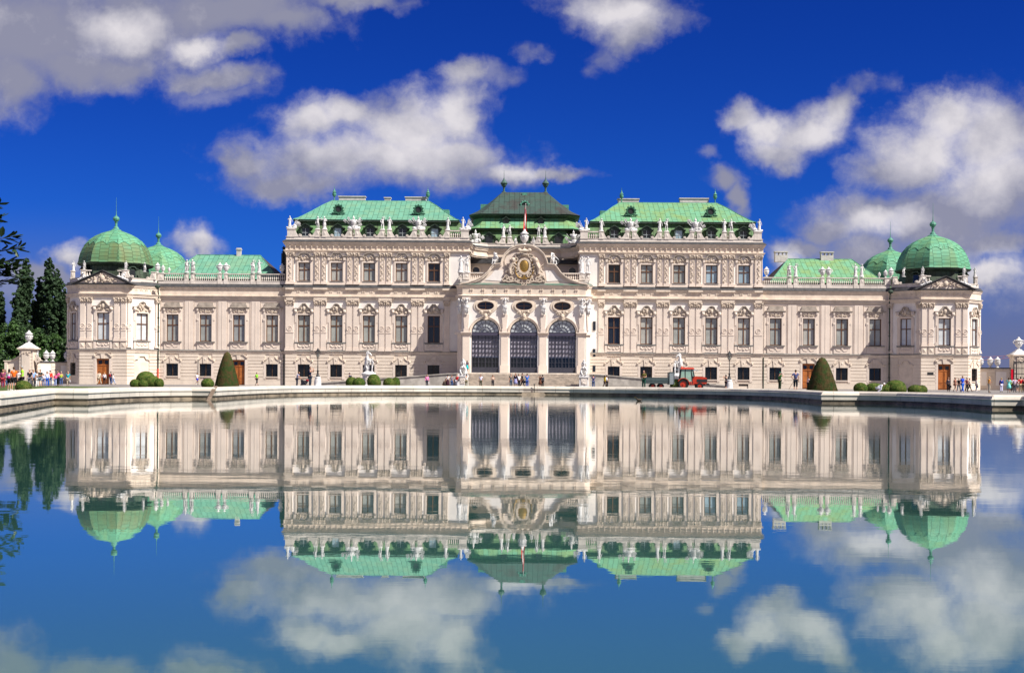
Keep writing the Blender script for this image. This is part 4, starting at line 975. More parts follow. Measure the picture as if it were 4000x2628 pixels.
    # dormers in the mansard, one above each window
    for i, x in enumerate(WX):
        q = MB(frame(s * x, 187.2, 1, 0)); q.m = 0
        q.box(-.72, -.5, -.1, .9, 21.9, 23.3); q.box(.5, .72, -.1, .9, 21.9, 23.3); q.box(-.5, .5, -.08, .9, 21.9, 22.1)
        out = [(-1.05, 23.35), (-.8, 23.42), (-.5, 23.72), (-.2, 23.9), (0, 24.0), (.2, 23.9), (.5, 23.72), (.8, 23.42), (1.05, 23.35)]
        q.quadstrip(out, [(xx * .78, min(zz_ - .12, 23.3)) for xx, zz_ in out], -.14, .9); q.strip(out, .1, -.34, .95)
        for d in (-1, 1): q.ball((d * .68, -.16, 22.1), (.16, .12, .2), 6, 4)
        dn = part('dormer', q, M['dark'])
        g = MB(frame(s * x, 187.2, 1, 0)); g.box(-.5, .5, .02, .05, 22.1, 23.3); obj('glass', g, M['gl_dark'] if (i + (s > 0)) % 3 else M['gl_blue'], dn, (0, 0, 0))
        g = MB(frame(s * x, 187.2, 1, 0)); g.box(-.03, .03, -.02, .02, 22.1, 23.25); g.box(-.5, .5, -.02, .02, 22.6, 22.66); g.box(-.5, .5, -.02, .02, 22.1, 22.16); obj('glazing_bars', g, M['mesh'], dn, (0, 0, 0))
    q = MB(); q.box(*sorted((s * 11.4, s * 12.6)), 193, 195, 25.5, 26.9); part('roof_hatch', q, M['patina'])

# ---- recessed centre, upper storey and its three-tier roof
mb = MB(frame(0, YR, 1, 0)); wallgrid(mb, -8.2, 8.2, 14.5, 20.2, [(-7.9, -6.7, 17.0, 18.5), (6.7, 7.9, 17.0, 18.5)]); part('upper_wall', mb, M['pink'])
for x in (-7.3, 7.3):
    q = MB(frame(x, YR, 1, 0)); q.m = 0; q.prism([(.55 * math.cos(2 * math.pi * i / 16), 17.85 + .55 * math.sin(2 * math.pi * i / 16)) for i in range(16)], .04, .2)
    q.m = 1; ring2(q, 0, .0, 17.85, .78, .52, .1); q.m = 2; q.box(-.62, .62, .06, .3, 16.95, 18.5); part('round_window', q, [M['gl_dark'], M['trim'], M['pink']])
mb = MB(frame(0, YR, 1, 0)); mb.prism([(-8, 18.9), (8, 18.9), (8, 19.5), (-8, 19.5)], -.9, 0); part('slate_ledge', mb, M['slate'])
for x, d in ((-3.2, -1), (-2.25, 1), (2.15, -1), (3.1, 1)): pedp(frame(0, YR, 1, 0), x, 22.0, 22.85, .32, vols=((d, .7),))
for x in (-7.3, 7.3): rail(frame(0, YR, 1, 0), x - .7, x + .7, 0, .35, 22.0, 22.4)
def octroof(mb, rings):
    """rings of (half width, front half width, y front, y chamfer, y back, z)"""
    vs = []
    for W, w_, yf, yc, yb, z in rings: vs += [(-W, yb, z), (-W, yc, z), (-w_, yf, z), (w_, yf, z), (W, yc, z), (W, yb, z)]
    n = len(rings); mb.add(vs, [(6 * i + k, 6 * i + (k + 1) % 6, 6 * i + 6 + (k + 1) % 6, 6 * i + 6 + k) for i in range(n - 1) for k in range(6)] + [tuple(6 * (n - 1) + k for k in range(6))])
mb = MB(); octroof(mb, [(8.2, 6.6, 195.2, 197, 212, 21.5), (8.1, 6.5, 195.4, 197.2, 212, 23.0), (7.9, 6.4, 195.9, 197.6, 212, 24.2)]); part('mansard', mb, M['copperlow'])
mb = MB(); octroof(mb, [(9.0, 7.3, 195.3, 197.2, 212, 24.15), (9.1, 7.4, 195.2, 197.1, 212, 24.4)]); part('eave', mb, M['dark'])
mb = MB(); octroof(mb, [(9.1, 7.4, 195.2, 197.1, 212, 24.42), (8.4, 6.9, 195.9, 197.8, 212, 24.9), (8.0, 6.5, 196.4, 198.3, 212, 25.6), (7.8, 6.3, 196.8, 198.6, 212, 26.2)]); part('mansard', mb, M['copper2'])
mb = MB(); octroof(mb, [(7.8, 6.3, 196.8, 198.6, 212, 26.1), (8.5, 6.7, 196.0, 197.9, 213, 26.5), (8.55, 6.75, 195.9, 197.8, 213, 26.68)]); part('eave', mb, M['dark'])
mb = MB(); octroof(mb, [(8.6, 6.8, 195.85, 197.75, 213, 26.7), (7.3, 5.95, 197.0, 198.6, 211, 27.4), (5.5, 4.9, 199.5, 200.5, 208, 29.0), (3.55, 3.55, 202.5, 202.6, 205, 30.95)])
cr = part('centre_roof', mb, M['coppergrey'])
for x in (-3.3, 3.3):
    ft = MB(); ft.lathe([(.38, -.1), (.34, .12), (.17, .2), (.14, .6), (.18, .85), (.34, 1.0), (.5, 1.35), (.56, 1.4), (.56, 1.5), (.4, 1.7), (.22, 1.95), (.1, 2.15), (.04, 2.4), (.02, 3.5)], x, 202.9, 10, 30.95); obj('finial', ft, M['bronze'], cr, (0, 0, 0))
q = MB(); q.box(-.4, .4, 201.6, 202.4, 30.2, 30.75); obj('roof_hatch', q, M['patina'], cr, (0, 0, 0))
for s in (-1, 1):
    q = MB(); q.box(*sorted((s * 5.5, s * 7.0)), 203, 205, 27.9, 29.1); obj('side_dormer', q, M['patina'], cr, (0, 0, 0))
def dormer(x, y, z, k, m0):
    q = MB(frame(x, y, 1, 0)); q.m = 0
    q.box(-.7 * k, .7 * k, -.02, 1.2, z, z + 1.25 * k); out = [(-1.0 * k, z + 1.2 * k), (-.6 * k, z + 1.35 * k), (0, z + 1.85 * k), (.6 * k, z + 1.35 * k), (1.0 * k, z + 1.2 * k)]
    q.quadstrip(out, [(xx * .7, z + 1.15 * k) for xx, _ in out], -.1, 1.2); q.strip(out, .1, -.28, 1.3)
    q.m = 1; q.box(-.5 * k, .5 * k, -.06, 0, z + .1, z + 1.15 * k); part('dormer', q, [m0, M['gl_dark']])
for x in (-5.4, 0, 5.2): dormer(x, 195.1, 22.0, 1.0, M['dark'])
for x in (-2.85, 2.5): dormer(x, 196.2, 25.0, .72, M['dark'])

# ---- centre bay with three arches
fc = frame(0, YC, 1, 0); AX = [-5.47, 0, 5.47]; AW, AS, AZ = 1.97, 8.02, 2.32
def archpts(cx, w, z0, zs, n=20): return [(cx - w, z0), (cx + w, z0)] + [(cx + w * math.cos(math.pi * i / n), zs + w * .98 * math.sin(math.pi * i / n)) for i in range(n + 1)][0:] 
def oval(cx, cz, a, b, n=20): return [(cx + a * (abs(math.cos(t)) ** .8) * (1 if math.cos(t) > 0 else -1), cz + b * math.sin(t)) for t in [2 * math.pi * i / n for i in range(n)]]
OZ = 11.84
outerp = [(-8.73, GZ), (8.73, GZ), (8.73, 14.4), (-8.73, 14.4)]
holes = [archpts(c, AW, AZ, AS) for c in AX] + [oval(c, OZ, 1.2, .6) for c in AX]
polys = [[Vector((x, z, 0)) for x, z in outerp]] + [[Vector((x, z, 0)) for x, z in h] for h in holes]
tr = tessellate_polygon(polys); allp = outerp + [p for h in holes for p in h]
mb = MB(fc); fs = []
for t in tr:
    a, b, c = (allp[i] for i in t); cr_ = (b[0] - a[0]) * (c[1] - a[1]) - (b[1] - a[1]) * (c[0] - a[0]); fs.append(tuple(t) if cr_ > 0 else tuple(reversed(t)))
mb.add([(x, 0, z) for x, z in allp], fs)
for h in holes:
    n = len(h); mb.add([(x, 0, z) for x, z in h] + [(x, .6, z) for x, z in h], [(i, (i + 1) % n, n + (i + 1) % n, n + i) for i in range(n)])
for s in (-1, 1):
    a, b = ((8.73, YC), (9.5, YC + .8)) if s > 0 else ((-9.5, YC + .8), (-8.73, YC))
    mb.xf = None; mb.add([(a[0], a[1], GZ), (b[0], b[1], GZ), (b[0], b[1], 14.4), (a[0], a[1], 14.4)], [(0, 1, 2, 3)])
    mb.add([(s * 9.5, YC + .8, GZ), (s * 9.5, YM, GZ), (s * 9.5, YM, 14.4), (s * 9.5, YC + .8, 14.4)], [(0, 1, 2, 3)]); mb.xf = fc
part('centre_bay_wall', mb, M['white'])
PX = [(-8.2, .5), (-2.735, .5), (2.735, .5), (8.2, .5)]
for x, w in PX:
    pier = MB(fc)
    pier.box(x - w, x + w, -.14, .02, AZ - 1.9, 8.0)
    for z0, z1, o in ((7.72, 7.85, .2), (7.85, 7.98, .3), (7.98, 8.1, .4)): pier.box(x - w - .28, x + w + .28, -o, .02, z0, z1)
    pier.box(x - w - .12, x + w + .12, -.22, .02, GZ, 3.4); pier.box(x - w + .12, x + w - .12, -.3, .02, 8.1, 8.6)
    pier.prism([(x - w * .55, 8.6), (x + w * .55, 8.6), (x + w * .85, 10.6), (x - w * .85, 10.6)], -.24, .02)
    q = MB(fc); q.box(x - w - .1, x + w + .1, -.3, .02, 12.75, 13.35); part('cornice_break', q, M['pink'])
    part('pier', pier, M['pink'])
for s in (-1, 1):
    a, b = ((8.73, YC), (9.5, YC + .8)) if s > 0 else ((-9.5, YC + .8), (-8.73, YC)); L = math.hypot(b[0] - a[0], b[1] - a[1]); q = MB(frame(a[0], a[1], b[0] - a[0], b[1] - a[1]))
    q.box(.1, L - .1, -.1, .02, GZ, 7.9); q.box(-.15, L + .1, -.35, .02, 7.75, 8.1); q.prism([(L * .3, 8.4), (L * .7, 8.4), (L * .85, 10.6), (L * .15, 10.6)], -.2, .02); part('corner_pier', q, M['pink'])
for c in AX:
    d = MB(fc)
    arc = [(c + (AW + .32) * math.cos(t), AS + (AW + .32) * math.sin(t)) for t in [math.pi * (1 - i / 20) for i in range(21)]]; inn = [(c + AW * math.cos(t), AS + AW * .98 * math.sin(t)) for t in [math.pi * (1 - i / 20) for i in range(21)]]
    d.quadstrip(arc, inn, -.12, .02); d.strip([(x, z) for x, z in arc], .1, -.2, .02)
    oo = oval(c, OZ, 1.72, 1.02, 28); oi = oval(c, OZ, 1.2, .6, 28); oo.append(oo[0]); oi.append(oi[0]); d.quadstrip(oi, oo, -.1, .02)
    o2 = oval(c, OZ, 1.38, .78, 28); o2.append(o2[0]); d.quadstrip(oi, o2, -.2, .02); d.box(c - .35, c + .35, -.22, .02, 12.5, 12.85)
    ar = part('arch_surround', d, M['trim'])
    k = MB(fc)      # carved mask between oval and arch
    k.ball((c, -.35, 10.35), (.3, .26, .42), 10, 7)
    for s in (-1, 1):
        k.strip([(c + s * .25, 10.6), (c + s * .55, 10.9), (c + s * .9, 11.05), (c + s * .95, 10.8)], .12 * (1 if s > 0 else -1), -.3, 0)
        k.ball((c + s * .62, -.24, 10.95), (.22, .15, .16), 6, 4); k.ball((c + s * .25, -.25, 10.0), (.14, .14, .22), 6, 4); k.ball((c + s * .1, -.58, 10.42), (.04, .04, .03), 6, 4)
    k.ball((c, -.6, 10.28), (.07, .1, .1), 6, 4); k.ball((c, -.4, 9.93), (.2, .18, .2), 8, 5); blobs(k, c, .75, 10.7, 11.15, -.2, 14, .12); obj('carved_mask', k, M['relief'], ar, (0, 0, 0))
    f = MB(fc); w = AW - .02; y0 = .1     # glazed door filling the arch
    def seg(x0, x1, z0, z1, yy=0.0): f.box(c + x0, c + x1, y0 + yy, y0 + .1 + yy, z0, z1)
    seg(-w, -w + .12, AZ, AS); seg(w - .12, w, AZ, AS); seg(-w, w, AZ, AZ + .78, .01); seg(-w, w, AS - .12, AS + .1, -.03)
    nx = 8; 
    for i in range(1, nx): x = -w + 2 * w * i / nx; tk = .05 if i % 2 == 0 else .022; seg(x - tk, x + tk, AZ + .78, AS - .12, .005 * (i % 2))
    zz_ = AZ + .78
    for i in range(1, 7): z = zz_ + (AS - .1 - zz_) * i / 7; seg(-w + .12, w - .12, z - .022, z + .022, .012)
    for t in range(1, 8):
        a = math.pi * t / 8; p0 = (c + .3 * math.cos(a), AS + .1 + .3 * math.sin(a)); p1 = (c + 1.9 * math.cos(a), AS + 1.86 * math.sin(a))
        f.strip([p0, p1], .045, y0 - .03, y0 + .03)
    for rr in (.38, .85, 1.35): f.strip([(c + rr * math.cos(math.pi * (1 - i / 16)), AS + .02 + rr * math.sin(math.pi * (1 - i / 16))) for i in range(17)], .045, y0 - .025, y0 + .035)
    oa = [(c + (w + .01) * math.cos(math.pi * (1 - i / 20)), AS + w * .98 * math.sin(math.pi * (1 - i / 20))) for i in range(21)]; f.strip(oa, .13, y0 - .02, y0 + .1)
    dr = part('arched_door', f, M['doorframe'])
    g = MB(fc); g.add([(c + x, y0 + .05, z) for x, z in [(-w, AS), (w, AS)]] + [(c + w * math.cos(math.pi * i / 16), y0 + .05, AS + w * math.sin(math.pi * i / 16)) for i in range(1, 16)], [tuple(range(17))]); obj('fanlight_glass', g, M['gl_pale'], dr, (0, 0, 0))
    g = MB(fc); zb = AZ + .78 + (AS - .9 - AZ) * .3; g.box(c - w, c + w, y0 + .14, y0 + .18, zb, AS); obj('upper_glass', g, M['gl_violet'], dr, (0, 0, 0))
    g = MB(fc); g.box(c - w, c + w, y0 + .14, y0 + .18, AZ, zb - .01); obj('lower_glass', g, M['gl_dark'], dr, (0, 0, 0))
    g = MB(fc)
    for i in range(6):
        for j in range(4): x = c - w + .1 + i * .5; z = zb + .12 + j * .58; g.box(x, x + .38, y0 + .115, y0 + .135, z, z + .44)
    obj('pale_blind', g, M['screen'], dr, (0, 0, 0))  # grid of plain pale panels in front of the upper glass
    g = MB(fc); g.prism([(c - w + .02, AS - .05), (c - w + .02, AS - .42), (c + w - .1, AS - .42), (c + w - .1, AS - .05)], y0 - .25, y0 - .05); obj('awning', g, M['awning'], dr, (0, 0, 0))
    g = MB(fc); og = oval(c, OZ, 1.2, .6, 24); g.m = 0; g.prism(og, .3, .34); g.m = 1; g.box(c - .05, c + .05, .22, .29, OZ - .58, OZ + .58); g.box(c - 1.15, c + 1.15, .24, .29, OZ - .04, OZ + .04)
    oi2 = oval(c, OZ, 1.08, .5, 24); oi2.append(oi2[0]); og.append(og[0]); g.quadstrip(oi2, og, .22, .29); part('oval_window', g, [M['gl_dark'], M['wood']])
# gable above the bay
GP = [(1.18, 20.38), (2.14, 19.95), (2.89, 19.23), (3.27, 18.45), (3.42, 17.85), (4.4, 17.78), (4.85, 17.3), (5.3, 16.65), (6.05, 15.98), (7.1, 15.45), (8.2, 15.1), (9.3, 14.9)]
top = [(-x, z) for x, z in reversed(GP)] + [(0, 20.52)] + GP
mb = MB(fc); mb.quadstrip(top, [(x, 14.6) for x, z in top], .0, .9); part('gable', mb, M['pink'])
mb = MB(fc); mb.strip(top, .34, -.3, .9); mb.strip([(x * .985, z + .07) for x, z in top], .12, -.42, .95)
inner = [(-2.3, 16.2), (-4.3, 17.0), (-5.6, 15.4)]
mb.strip([(-2.75, 17.2), (-2.85, 18.3), (-2.5, 19.1), (-1.8, 19.7), (0, 20.0), (1.8, 19.7), (2.5, 19.1), (2.85, 18.3), (2.75, 17.2)], .1, -.1, .02)
mb.box(-8.9, 8.9, -.12, .02, 14.95, 15.1); part('gable_moulding', mb, M['trim'])
for s in (-1, 1):
    mb = MB(fc); pts = [(s * 3.0, 16.9), (s * 4.2, 16.9), (s * 4.7, 16.2), (s * 5.6, 15.5), (s * 3.2, 15.35)]
    if s < 0: pts = pts[::-1]
    mb.prism(pts[::-1], -.05, .01); part('gable_panel', mb, M['white'])
# coat of arms: blank gilded oval shield, scrolled frame, crown, supporters
mb = MB(fc); z0 = 17.55
n = 24; ov = lambda a, b: [(a * math.cos(2 * math.pi * i / n), z0 + b * math.sin(2 * math.pi * i / n) * (1 if math.sin(2 * math.pi * i / n) < 0 else .85)) for i in range(n + 1)]
mb.quadstrip(ov(.68, .95), ov(.98, 1.3), -.4, .02)
for s in (-1, 1):
    for (x, z, r) in ((1.15, 18.45, .32), (1.45, 17.9, .3), (1.2, 17.0, .34), (.75, 16.2, .4), (1.75, 16.5, .28), (2.5, 15.9, .38), (2.85, 15.55, .3), (1.9, 15.7, .32), (1.1, 15.55, .3), (.55, 15.3, .28), (.2, 14.98, .22), (.8, 19.0, .3), (1.15, 18.95, .2)):
        ring2(mb, s * x, -.12, z, r, r * .5, .25, 12); mb.ball((s * x, -.2, z), r * .42, 6, 4)
    mb.strip([(s * 2.9, 15.4), (s * 2.2, 15.15), (s * 1.4, 15.3), (s * .6, 14.95)], .18 * s, -.35, 0)
    blobs(mb, s * 1.9, .9, 15.4, 16.3, -.15, 18, .16)
    # lion supporter
    for a, b, r0, r1 in (((s * 1.65, -.35, 18.0), (s * 2.1, -.35, 17.1), .34, .26), ((s * 2.1, -.35, 17.1), (s * 2.0, -.35, 16.4), .3, .2), ((s * 1.6, -.45, 18.0), (s * 1.1, -.45, 17.6), .14, .1), ((s * 1.7, -.4, 17.6), (s * 1.15, -.4, 17.2), .13, .09), ((s * 2.2, -.3, 17.0), (s * 2.65, -.3, 16.6), .18, .12), ((s * 2.2, -.2, 17.3), (s * 2.75, -.2, 17.8), .07, .05)): mb.tube(a, b, r0, r1, 8)
    mb.ball((s * 1.6, -.5, 18.35), (.34, .3, .36), 8, 6); blobs(mb, s * 1.7, .3, 17.9, 18.5, -.35, 10, .16)
mb.ball((0, -.35, 19.15), (.5, .3, .22), 10, 6); mb.ball((0, -.45, 19.62), (.95, .35, .22), 12, 6)
for x in (-.7, 0, .7): mb.ball((x, -.45, 19.75), (.32, .26, .26), 8, 6)
mb.ball((0, -.4, 20.12), .1, 6, 4)
arms = part('coat_of_arms', mb, M['relief'])
mb = MB(fc); mb.smooth = True; mb.ball((0, -.18, z0 - .05), (.7, .3, .98), 20, 14)
obj('gilded_shield', mb, M['gold'], arms, (0, 0, 0))
mb = MB(fc)
for s in (-1, 1):
    pts = [(s * 1.12, 18.0), (s * 1.3, 17.3), (s * 1.2, 16.5), (s * .85, 15.9), (s * .3, 15.75)]
    for a, b in zip(pts, pts[1:]): mb.tube((a[0], -.42, a[1]), (b[0], -.42, b[1]), .06, n=6)
    for x, z in pts: mb.ball((x, -.44, z), .1, 6, 4)
for i in range(5): mb.tube((0, -.42, 16.2), ((i - 2) * .14, -.5, 15.6), .05, .08, 5)
obj('gilded_chain', mb, M['gold'], arms, (0, 0, 0))
# terrace behind the gable with its balustrades
mb = MB(); mb.vprism([(-9.3, YC + .5), (9.3, YC + .5), (9.3, YR + .2), (-9.3, YR + .2)], 15.0, 15.2); part('terrace', mb, M['slate'])
for s in (-1, 1):
    q = MB(frame(0, YC + .5, 1, 0)); q.box(*sorted((s * 4.5, s * 9.2)), .2, .6, 15.2, 15.7); part('balustrade_base', q, M['parapet'])
    rail(frame(0, YC + .5, 1, 0), s * 4.5, s * 7.85, .18, .62, 16.5, 16.64); pedp(frame(0, YC + .5, 1, 0), s * 8.3, 15.7, 16.5, .42, .25, .18); pedp(frame(0, YC + .5, 1, 0), s * 9.1, 15.7, 16.5, .3, .25, .3)
    balrow(frame(0, YC + .5, 1, 0), *sorted((s * 5.3, s * 7.8)), 15.7, .8, .4, .29, 1)
    q = MB(); q.box(*sorted((s * 9.0, s * 9.3)), YC + 1.2, YM, 15.2, 16.6); part('terrace_parapet', q, M['parapet'])
bal_list.sort(key=lambda t: t[0])
for i, (pri, p, k) in enumerate(bal_list[:99]):
    o = bpy.data.objects.new('baluster', BALM); C.objects.link(o); o.parent = palace; o.location = Vector(p) - Vector(palace.location); o.scale = (1, 1, k)
mb = MB()
for pri, p, k in bal_list[99:]: mb.addmesh(BALM, Matrix.Translation(p) @ Matrix.Diagonal((1, 1, k, 1)))
tag(part('baluster', mb, M['parapet']), kind='stuff')
# narrow slit windows right of the bay, wall lamp
for z0, z1 in ((8.6, 9.9), (4.8, 5.9), (2.6, 3.5)):
    q = MB(frame(10.25, YM, 1, 0)); q.box(-.2, .2, -.12, -.02, z0, z1); q.box(-.14, .14, -.14, -.1, z0 + .08, z1 - .08); part('slit_window', q, M['gl_dark'])

# ---- stairs and ramps
mb = MB(); mb.vprism([(-9.0, 180.6), (9.0, 180.6), (9.0, YC - .16), (-9.0, YC - .16)], GZ, AZ)
for k in range(12):
    mb.box(-8.0, 8.0, 180.6 - (k + 1) * .4, 180.6 - k * .4 + .01, GZ, AZ - (k + 1) * .16 - .05); mb.box(-8.02, 8.02, 180.6 - (k + 1) * .4 - .07, 180.6 - k * .4 + .01, AZ - (k + 1) * .16 - .05, AZ - (k + 1) * .16)
st = tag(obj('staircase', mb, mat('worn_steps', (.55, .49, .42), .9, .15, 1.5, .2, stain=.4)), 'broad flight of stone steps below the three arches', 'stairs')
for s in (-1, 1):
    lab = 'left' if s < 0 else 'right'
    mb = MB(); y0 = 176.6
    pts = [(s * 9.1, GZ), (s * 9.1, 2.1), (s * 10.5, 2.05), (s * 28.5, .62), (s * 28.5, GZ)]
    if s > 0: pts = pts[::-1]
    mb.prism(pts[::-1] if False else pts, y0, y0 + .35); cp = [(s * 9.1, 2.22), (s * 10.5, 2.17), (s * 28.6, .74)]
    mb.strip(cp if s > 0 else cp[::-1], .13, y0 - .12, y0 + .47)
    mb.add([(s * 9.1, y0 + .35, 1.5), (s * 28.5, y0 + .35, GZ + .02), (s * 28.5, 181.5, GZ + .02), (s * 9.1, 181.5, 2.2)], [(0, 1, 2, 3)])
    tag(obj('ramp_wall', mb, M['greystone']), 'sloping stone ramp parapet falling away to the %s of the staircase' % lab, 'ramp wall')
# ------------------------------------------------------------------ figures
TS = bpy.data.scenes.new('tmp_skin')
def skin_mesh(P, E, Rr, sub=1, root=0, name='body'):
    me = bpy.data.meshes.new('s'); me.from_pydata([tuple(p) for p in P], E, []); o = bpy.data.objects.new('s', me); TS.collection.objects.link(o)
    m = o.modifiers.new('k', 'SKIN'); m.use_smooth_shade = True
    if not me.skin_vertices: raise RuntimeError('no skin layer')
    for i, r in enumerate(Rr):
        d = me.skin_vertices[0].data[i]; d.radius = (r, r) if not hasattr(r, '__len__') else r; d.use_root = (i == root)
    if sub: s = o.modifiers.new('s', 'SUBSURF'); s.levels = sub
    TS.view_layers[0].update(); dg = TS.view_layers[0].depsgraph; dg.update()
    r = bpy.data.meshes.new_from_object(o.evaluated_get(dg), depsgraph=dg); r.name = name
    TS.collection.objects.unlink(o); bpy.data.objects.remove(o); bpy.data.meshes.remove(me)
    return r
BASEJ = dict(pel=(0, 0, .95), spi=(0, .01, 1.12), che=(0, .01, 1.32), nek=(0, .01, 1.47), hea=(0, -.01, 1.56),
 sl=(-.17, .01, 1.41), el=(-.225, .03, 1.13), wl=(-.235, -.03, .88), hl=(-.24, -.05, .80), sr=(.17, .01, 1.41), er=(.225, .03, 1.13), wr=(.235, -.03, .88), hr=(.24, -.05, .80),
 pl=(-.09, 0, .9), kl=(-.1, -.02, .49), al=(-.1, .02, .09), tl=(-.115, -.14, .035), pr=(.09, 0, .9), kr=(.1, -.02, .49), ar=(.1, .02, .09), tr=(.115, -.14, .035))
def pose(**k): d = dict(BASEJ); d.update(k); return d
def lean(d, ang, keys=('spi', 'che', 'nek', 'hea', 'sl', 'el', 'wl', 'hl', 'sr', 'er', 'wr', 'hr'), about=.95):
    c, s = math.cos(ang), math.sin(ang); r = dict(d)
    for k in keys:
        x, y, z = d[k]; dz = z - about; r[k] = (x, y * c - dz * s, about + dz * c + y * s)
    return r
def drop(d, h, ka): # crouch
    r = {k: (x, y, z - h) for k, (x, y, z) in d.items()}
    for s, t in (('l', -1), ('r', 1)): r['a' + s] = d['a' + s]; r['t' + s] = d['t' + s]; r['k' + s] = (t * .16, -.36, .45)
    return r
POSES = dict(
 stand=pose(), wide=pose(al=(-.19, .02, .09), tl=(-.23, -.13, .035), kl=(-.16, -.02, .49), ar=(.19, .02, .09), tr=(.23, -.13, .035), kr=(.16, -.02, .49)),
 walk=pose(kl=(-.1, -.16, .51), al=(-.1, -.27, .1), tl=(-.1, -.43, .07), kr=(.1, .07, .5), ar=(.1, .32, .13), tr=(.1, .2, .035), el=(-.22, .12, 1.15), wl=(-.22, .12, .9), hl=(-.22, .11, .82), er=(.22, -.06, 1.14), wr=(.2, -.22, .94), hr=(.19, -.28, .9)),
 stride=pose(kl=(-.18, -.04, .5), al=(-.3, .0, .09), tl=(-.42, -.1, .035), kr=(.12, -.02, .5), ar=(.22, .1, .1), tr=(.28, -.04, .035)),
 run=pose(kl=(-.1, -.3, .62), al=(-.1, -.14, .28), tl=(-.1, -.28, .2), kr=(.1, .1, .5), ar=(.1, .38, .24), tr=(.1, .34, .1), el=(-.22, .18, 1.18), wl=(-.2, .06, 1.02), hl=(-.18, 0, 1.0), er=(.22, -.1, 1.16), wr=(.16, -.28, 1.16), hr=(.13, -.33, 1.2)),
 photo=pose(el=(-.28, -.18, 1.3), wl=(-.1, -.3, 1.5), hl=(-.06, -.28, 1.56), er=(.28, -.18, 1.3), wr=(.1, -.3, 1.5), hr=(.06, -.28, 1.56)),
 point=pose(er=(.32, -.2, 1.42), wr=(.38, -.44, 1.46), hr=(.4, -.52, 1.47)),
 hip=pose(el=(-.38, .08, 1.17), wl=(-.2, -.02, .99), hl=(-.14, -.05, .97), er=(.38, .08, 1.17), wr=(.2, -.02, .99), hr=(.14, -.05, .97)),
 hold=pose(er=(.24, -.04, 1.14), wr=(.1, -.24, 1.14), hr=(.03, -.26, 1.15)),
 cross=pose(er=(.24, -.06, 1.14), wr=(-.02, -.2, 1.18), hr=(-.1, -.18, 1.2), el=(-.24, -.06, 1.14), wl=(.02, -.22, 1.14), hl=(.1, -.2, 1.15)),
 akimbo=pose(er=(.38, .08, 1.17), wr=(.2, -.02, .99), hr=(.14, -.05, .97)))
POSES['push'] = lean(pose(er=(.2, -.2, 1.2), wr=(.16, -.42, 1.1), hr=(.14, -.5, 1.1), el=(-.2, -.2, 1.2), wl=(-.16, -.42, 1.1), hl=(-.14, -.5, 1.1)), R(18))
POSES['crouch'] = drop(lean(POSES['hold'], R(28)), .52, 0)
POSES['kneel'] = drop(lean(pose(er=(.2, -.14, 1.2), wr=(.14, -.2, .98), hr=(.12, -.22, .9), el=(-.2, -.14, 1.2), wl=(-.14, -.2, .98), hl=(-.12, -.22, .9)), R(62)), .4, 0)
EDG = [('pel', 'spi'), ('spi', 'che'), ('che', 'nek'), ('nek', 'hea'), ('che', 'sl'), ('sl', 'el'), ('el', 'wl'), ('wl', 'hl'), ('che', 'sr'), ('sr', 'er'), ('er', 'wr'), ('wr', 'hr'),
 ('pel', 'pl'), ('pl', 'kl'), ('kl', 'al'), ('al', 'tl'), ('pel', 'pr'), ('pr', 'kr'), ('kr', 'ar'), ('ar', 'tr')]
RAD = dict(pel=(.125, .1), spi=(.105, .085), che=(.125, .1), nek=.05, hea=.048, sl=.062, sr=.062, el=.04, er=.04, wl=.026, wr=.026, hl=.024, hr=.024, pl=.088, pr=.088, kl=.053, kr=.053, al=.036, ar=.036, tl=.03, tr=.03)
def fig(J, edges, grow=0, over={}, sub=1):
    ks = []; 
    for a, b in edges:
        for k in (a, b):
            if k not in ks: ks.append(k)
    P = [J[k] for k in ks]; E = [(ks.index(a), ks.index(b)) for a, b in edges]
    Rr = []
    for k in ks:
        r = over.get(k, RAD[k]); Rr.append(tuple(x + grow for x in r) if hasattr(r, '__len__') else (r + grow, r + grow))
    root = ks.index('pel') if 'pel' in ks else 0
    return skin_mesh(P, E, Rr, sub, root)
def headmesh(mb, J, k=1.0):
    h = Vector(J['hea']) + (Vector(J['hea']) - Vector(J['nek'])).normalized() * .075
    nu, nv = 14, 10; mb.smooth = True
    vs = [(0, 0, -.115)]; 
    for j in range(1, nv):
        t = math.pi * j / nv; z = -.115 * math.cos(t) * 1.03
        for i in range(nu):
            a = 2 * math.pi * i / nu; w = math.sin(t) * (1 - .2 * max(0, -z / .115)); x = .078 * w * math.cos(a); y = .095 * w * math.sin(a)
            fr = -math.sin(a)
            if fr > .95 and -.035 < z < .005: y -= .022            # nose
            if fr > .6 and .0 < z < .03 and abs(x) > .02: y += .008     # eye sockets
            if fr > .9 and -.075 < z < -.05: y -= .006          # mouth, chin
            vs.append((x, y, z))
    vs.append((0, 0, .118)); L = len(vs) - 1; fs = []
    for i in range(nu):
        j = (i + 1) % nu; fs.append((0, 1 + j, 1 + i)); fs.append((L, L - nu + i, L - nu + j))
        for q in range(nv - 2): fs.append((1 + q * nu + i, 1 + q * nu + j, 1 + (q + 1) * nu + j, 1 + (q + 1) * nu + i))
    mb.add([(h + Vector(v) * k) for v in vs], fs)
    for s in (-1, 1): mb.ball((h.x + s * .08, h.y + .01, h.z), (.012, .02, .03), 6, 4)
    mb.smooth = False
    return h
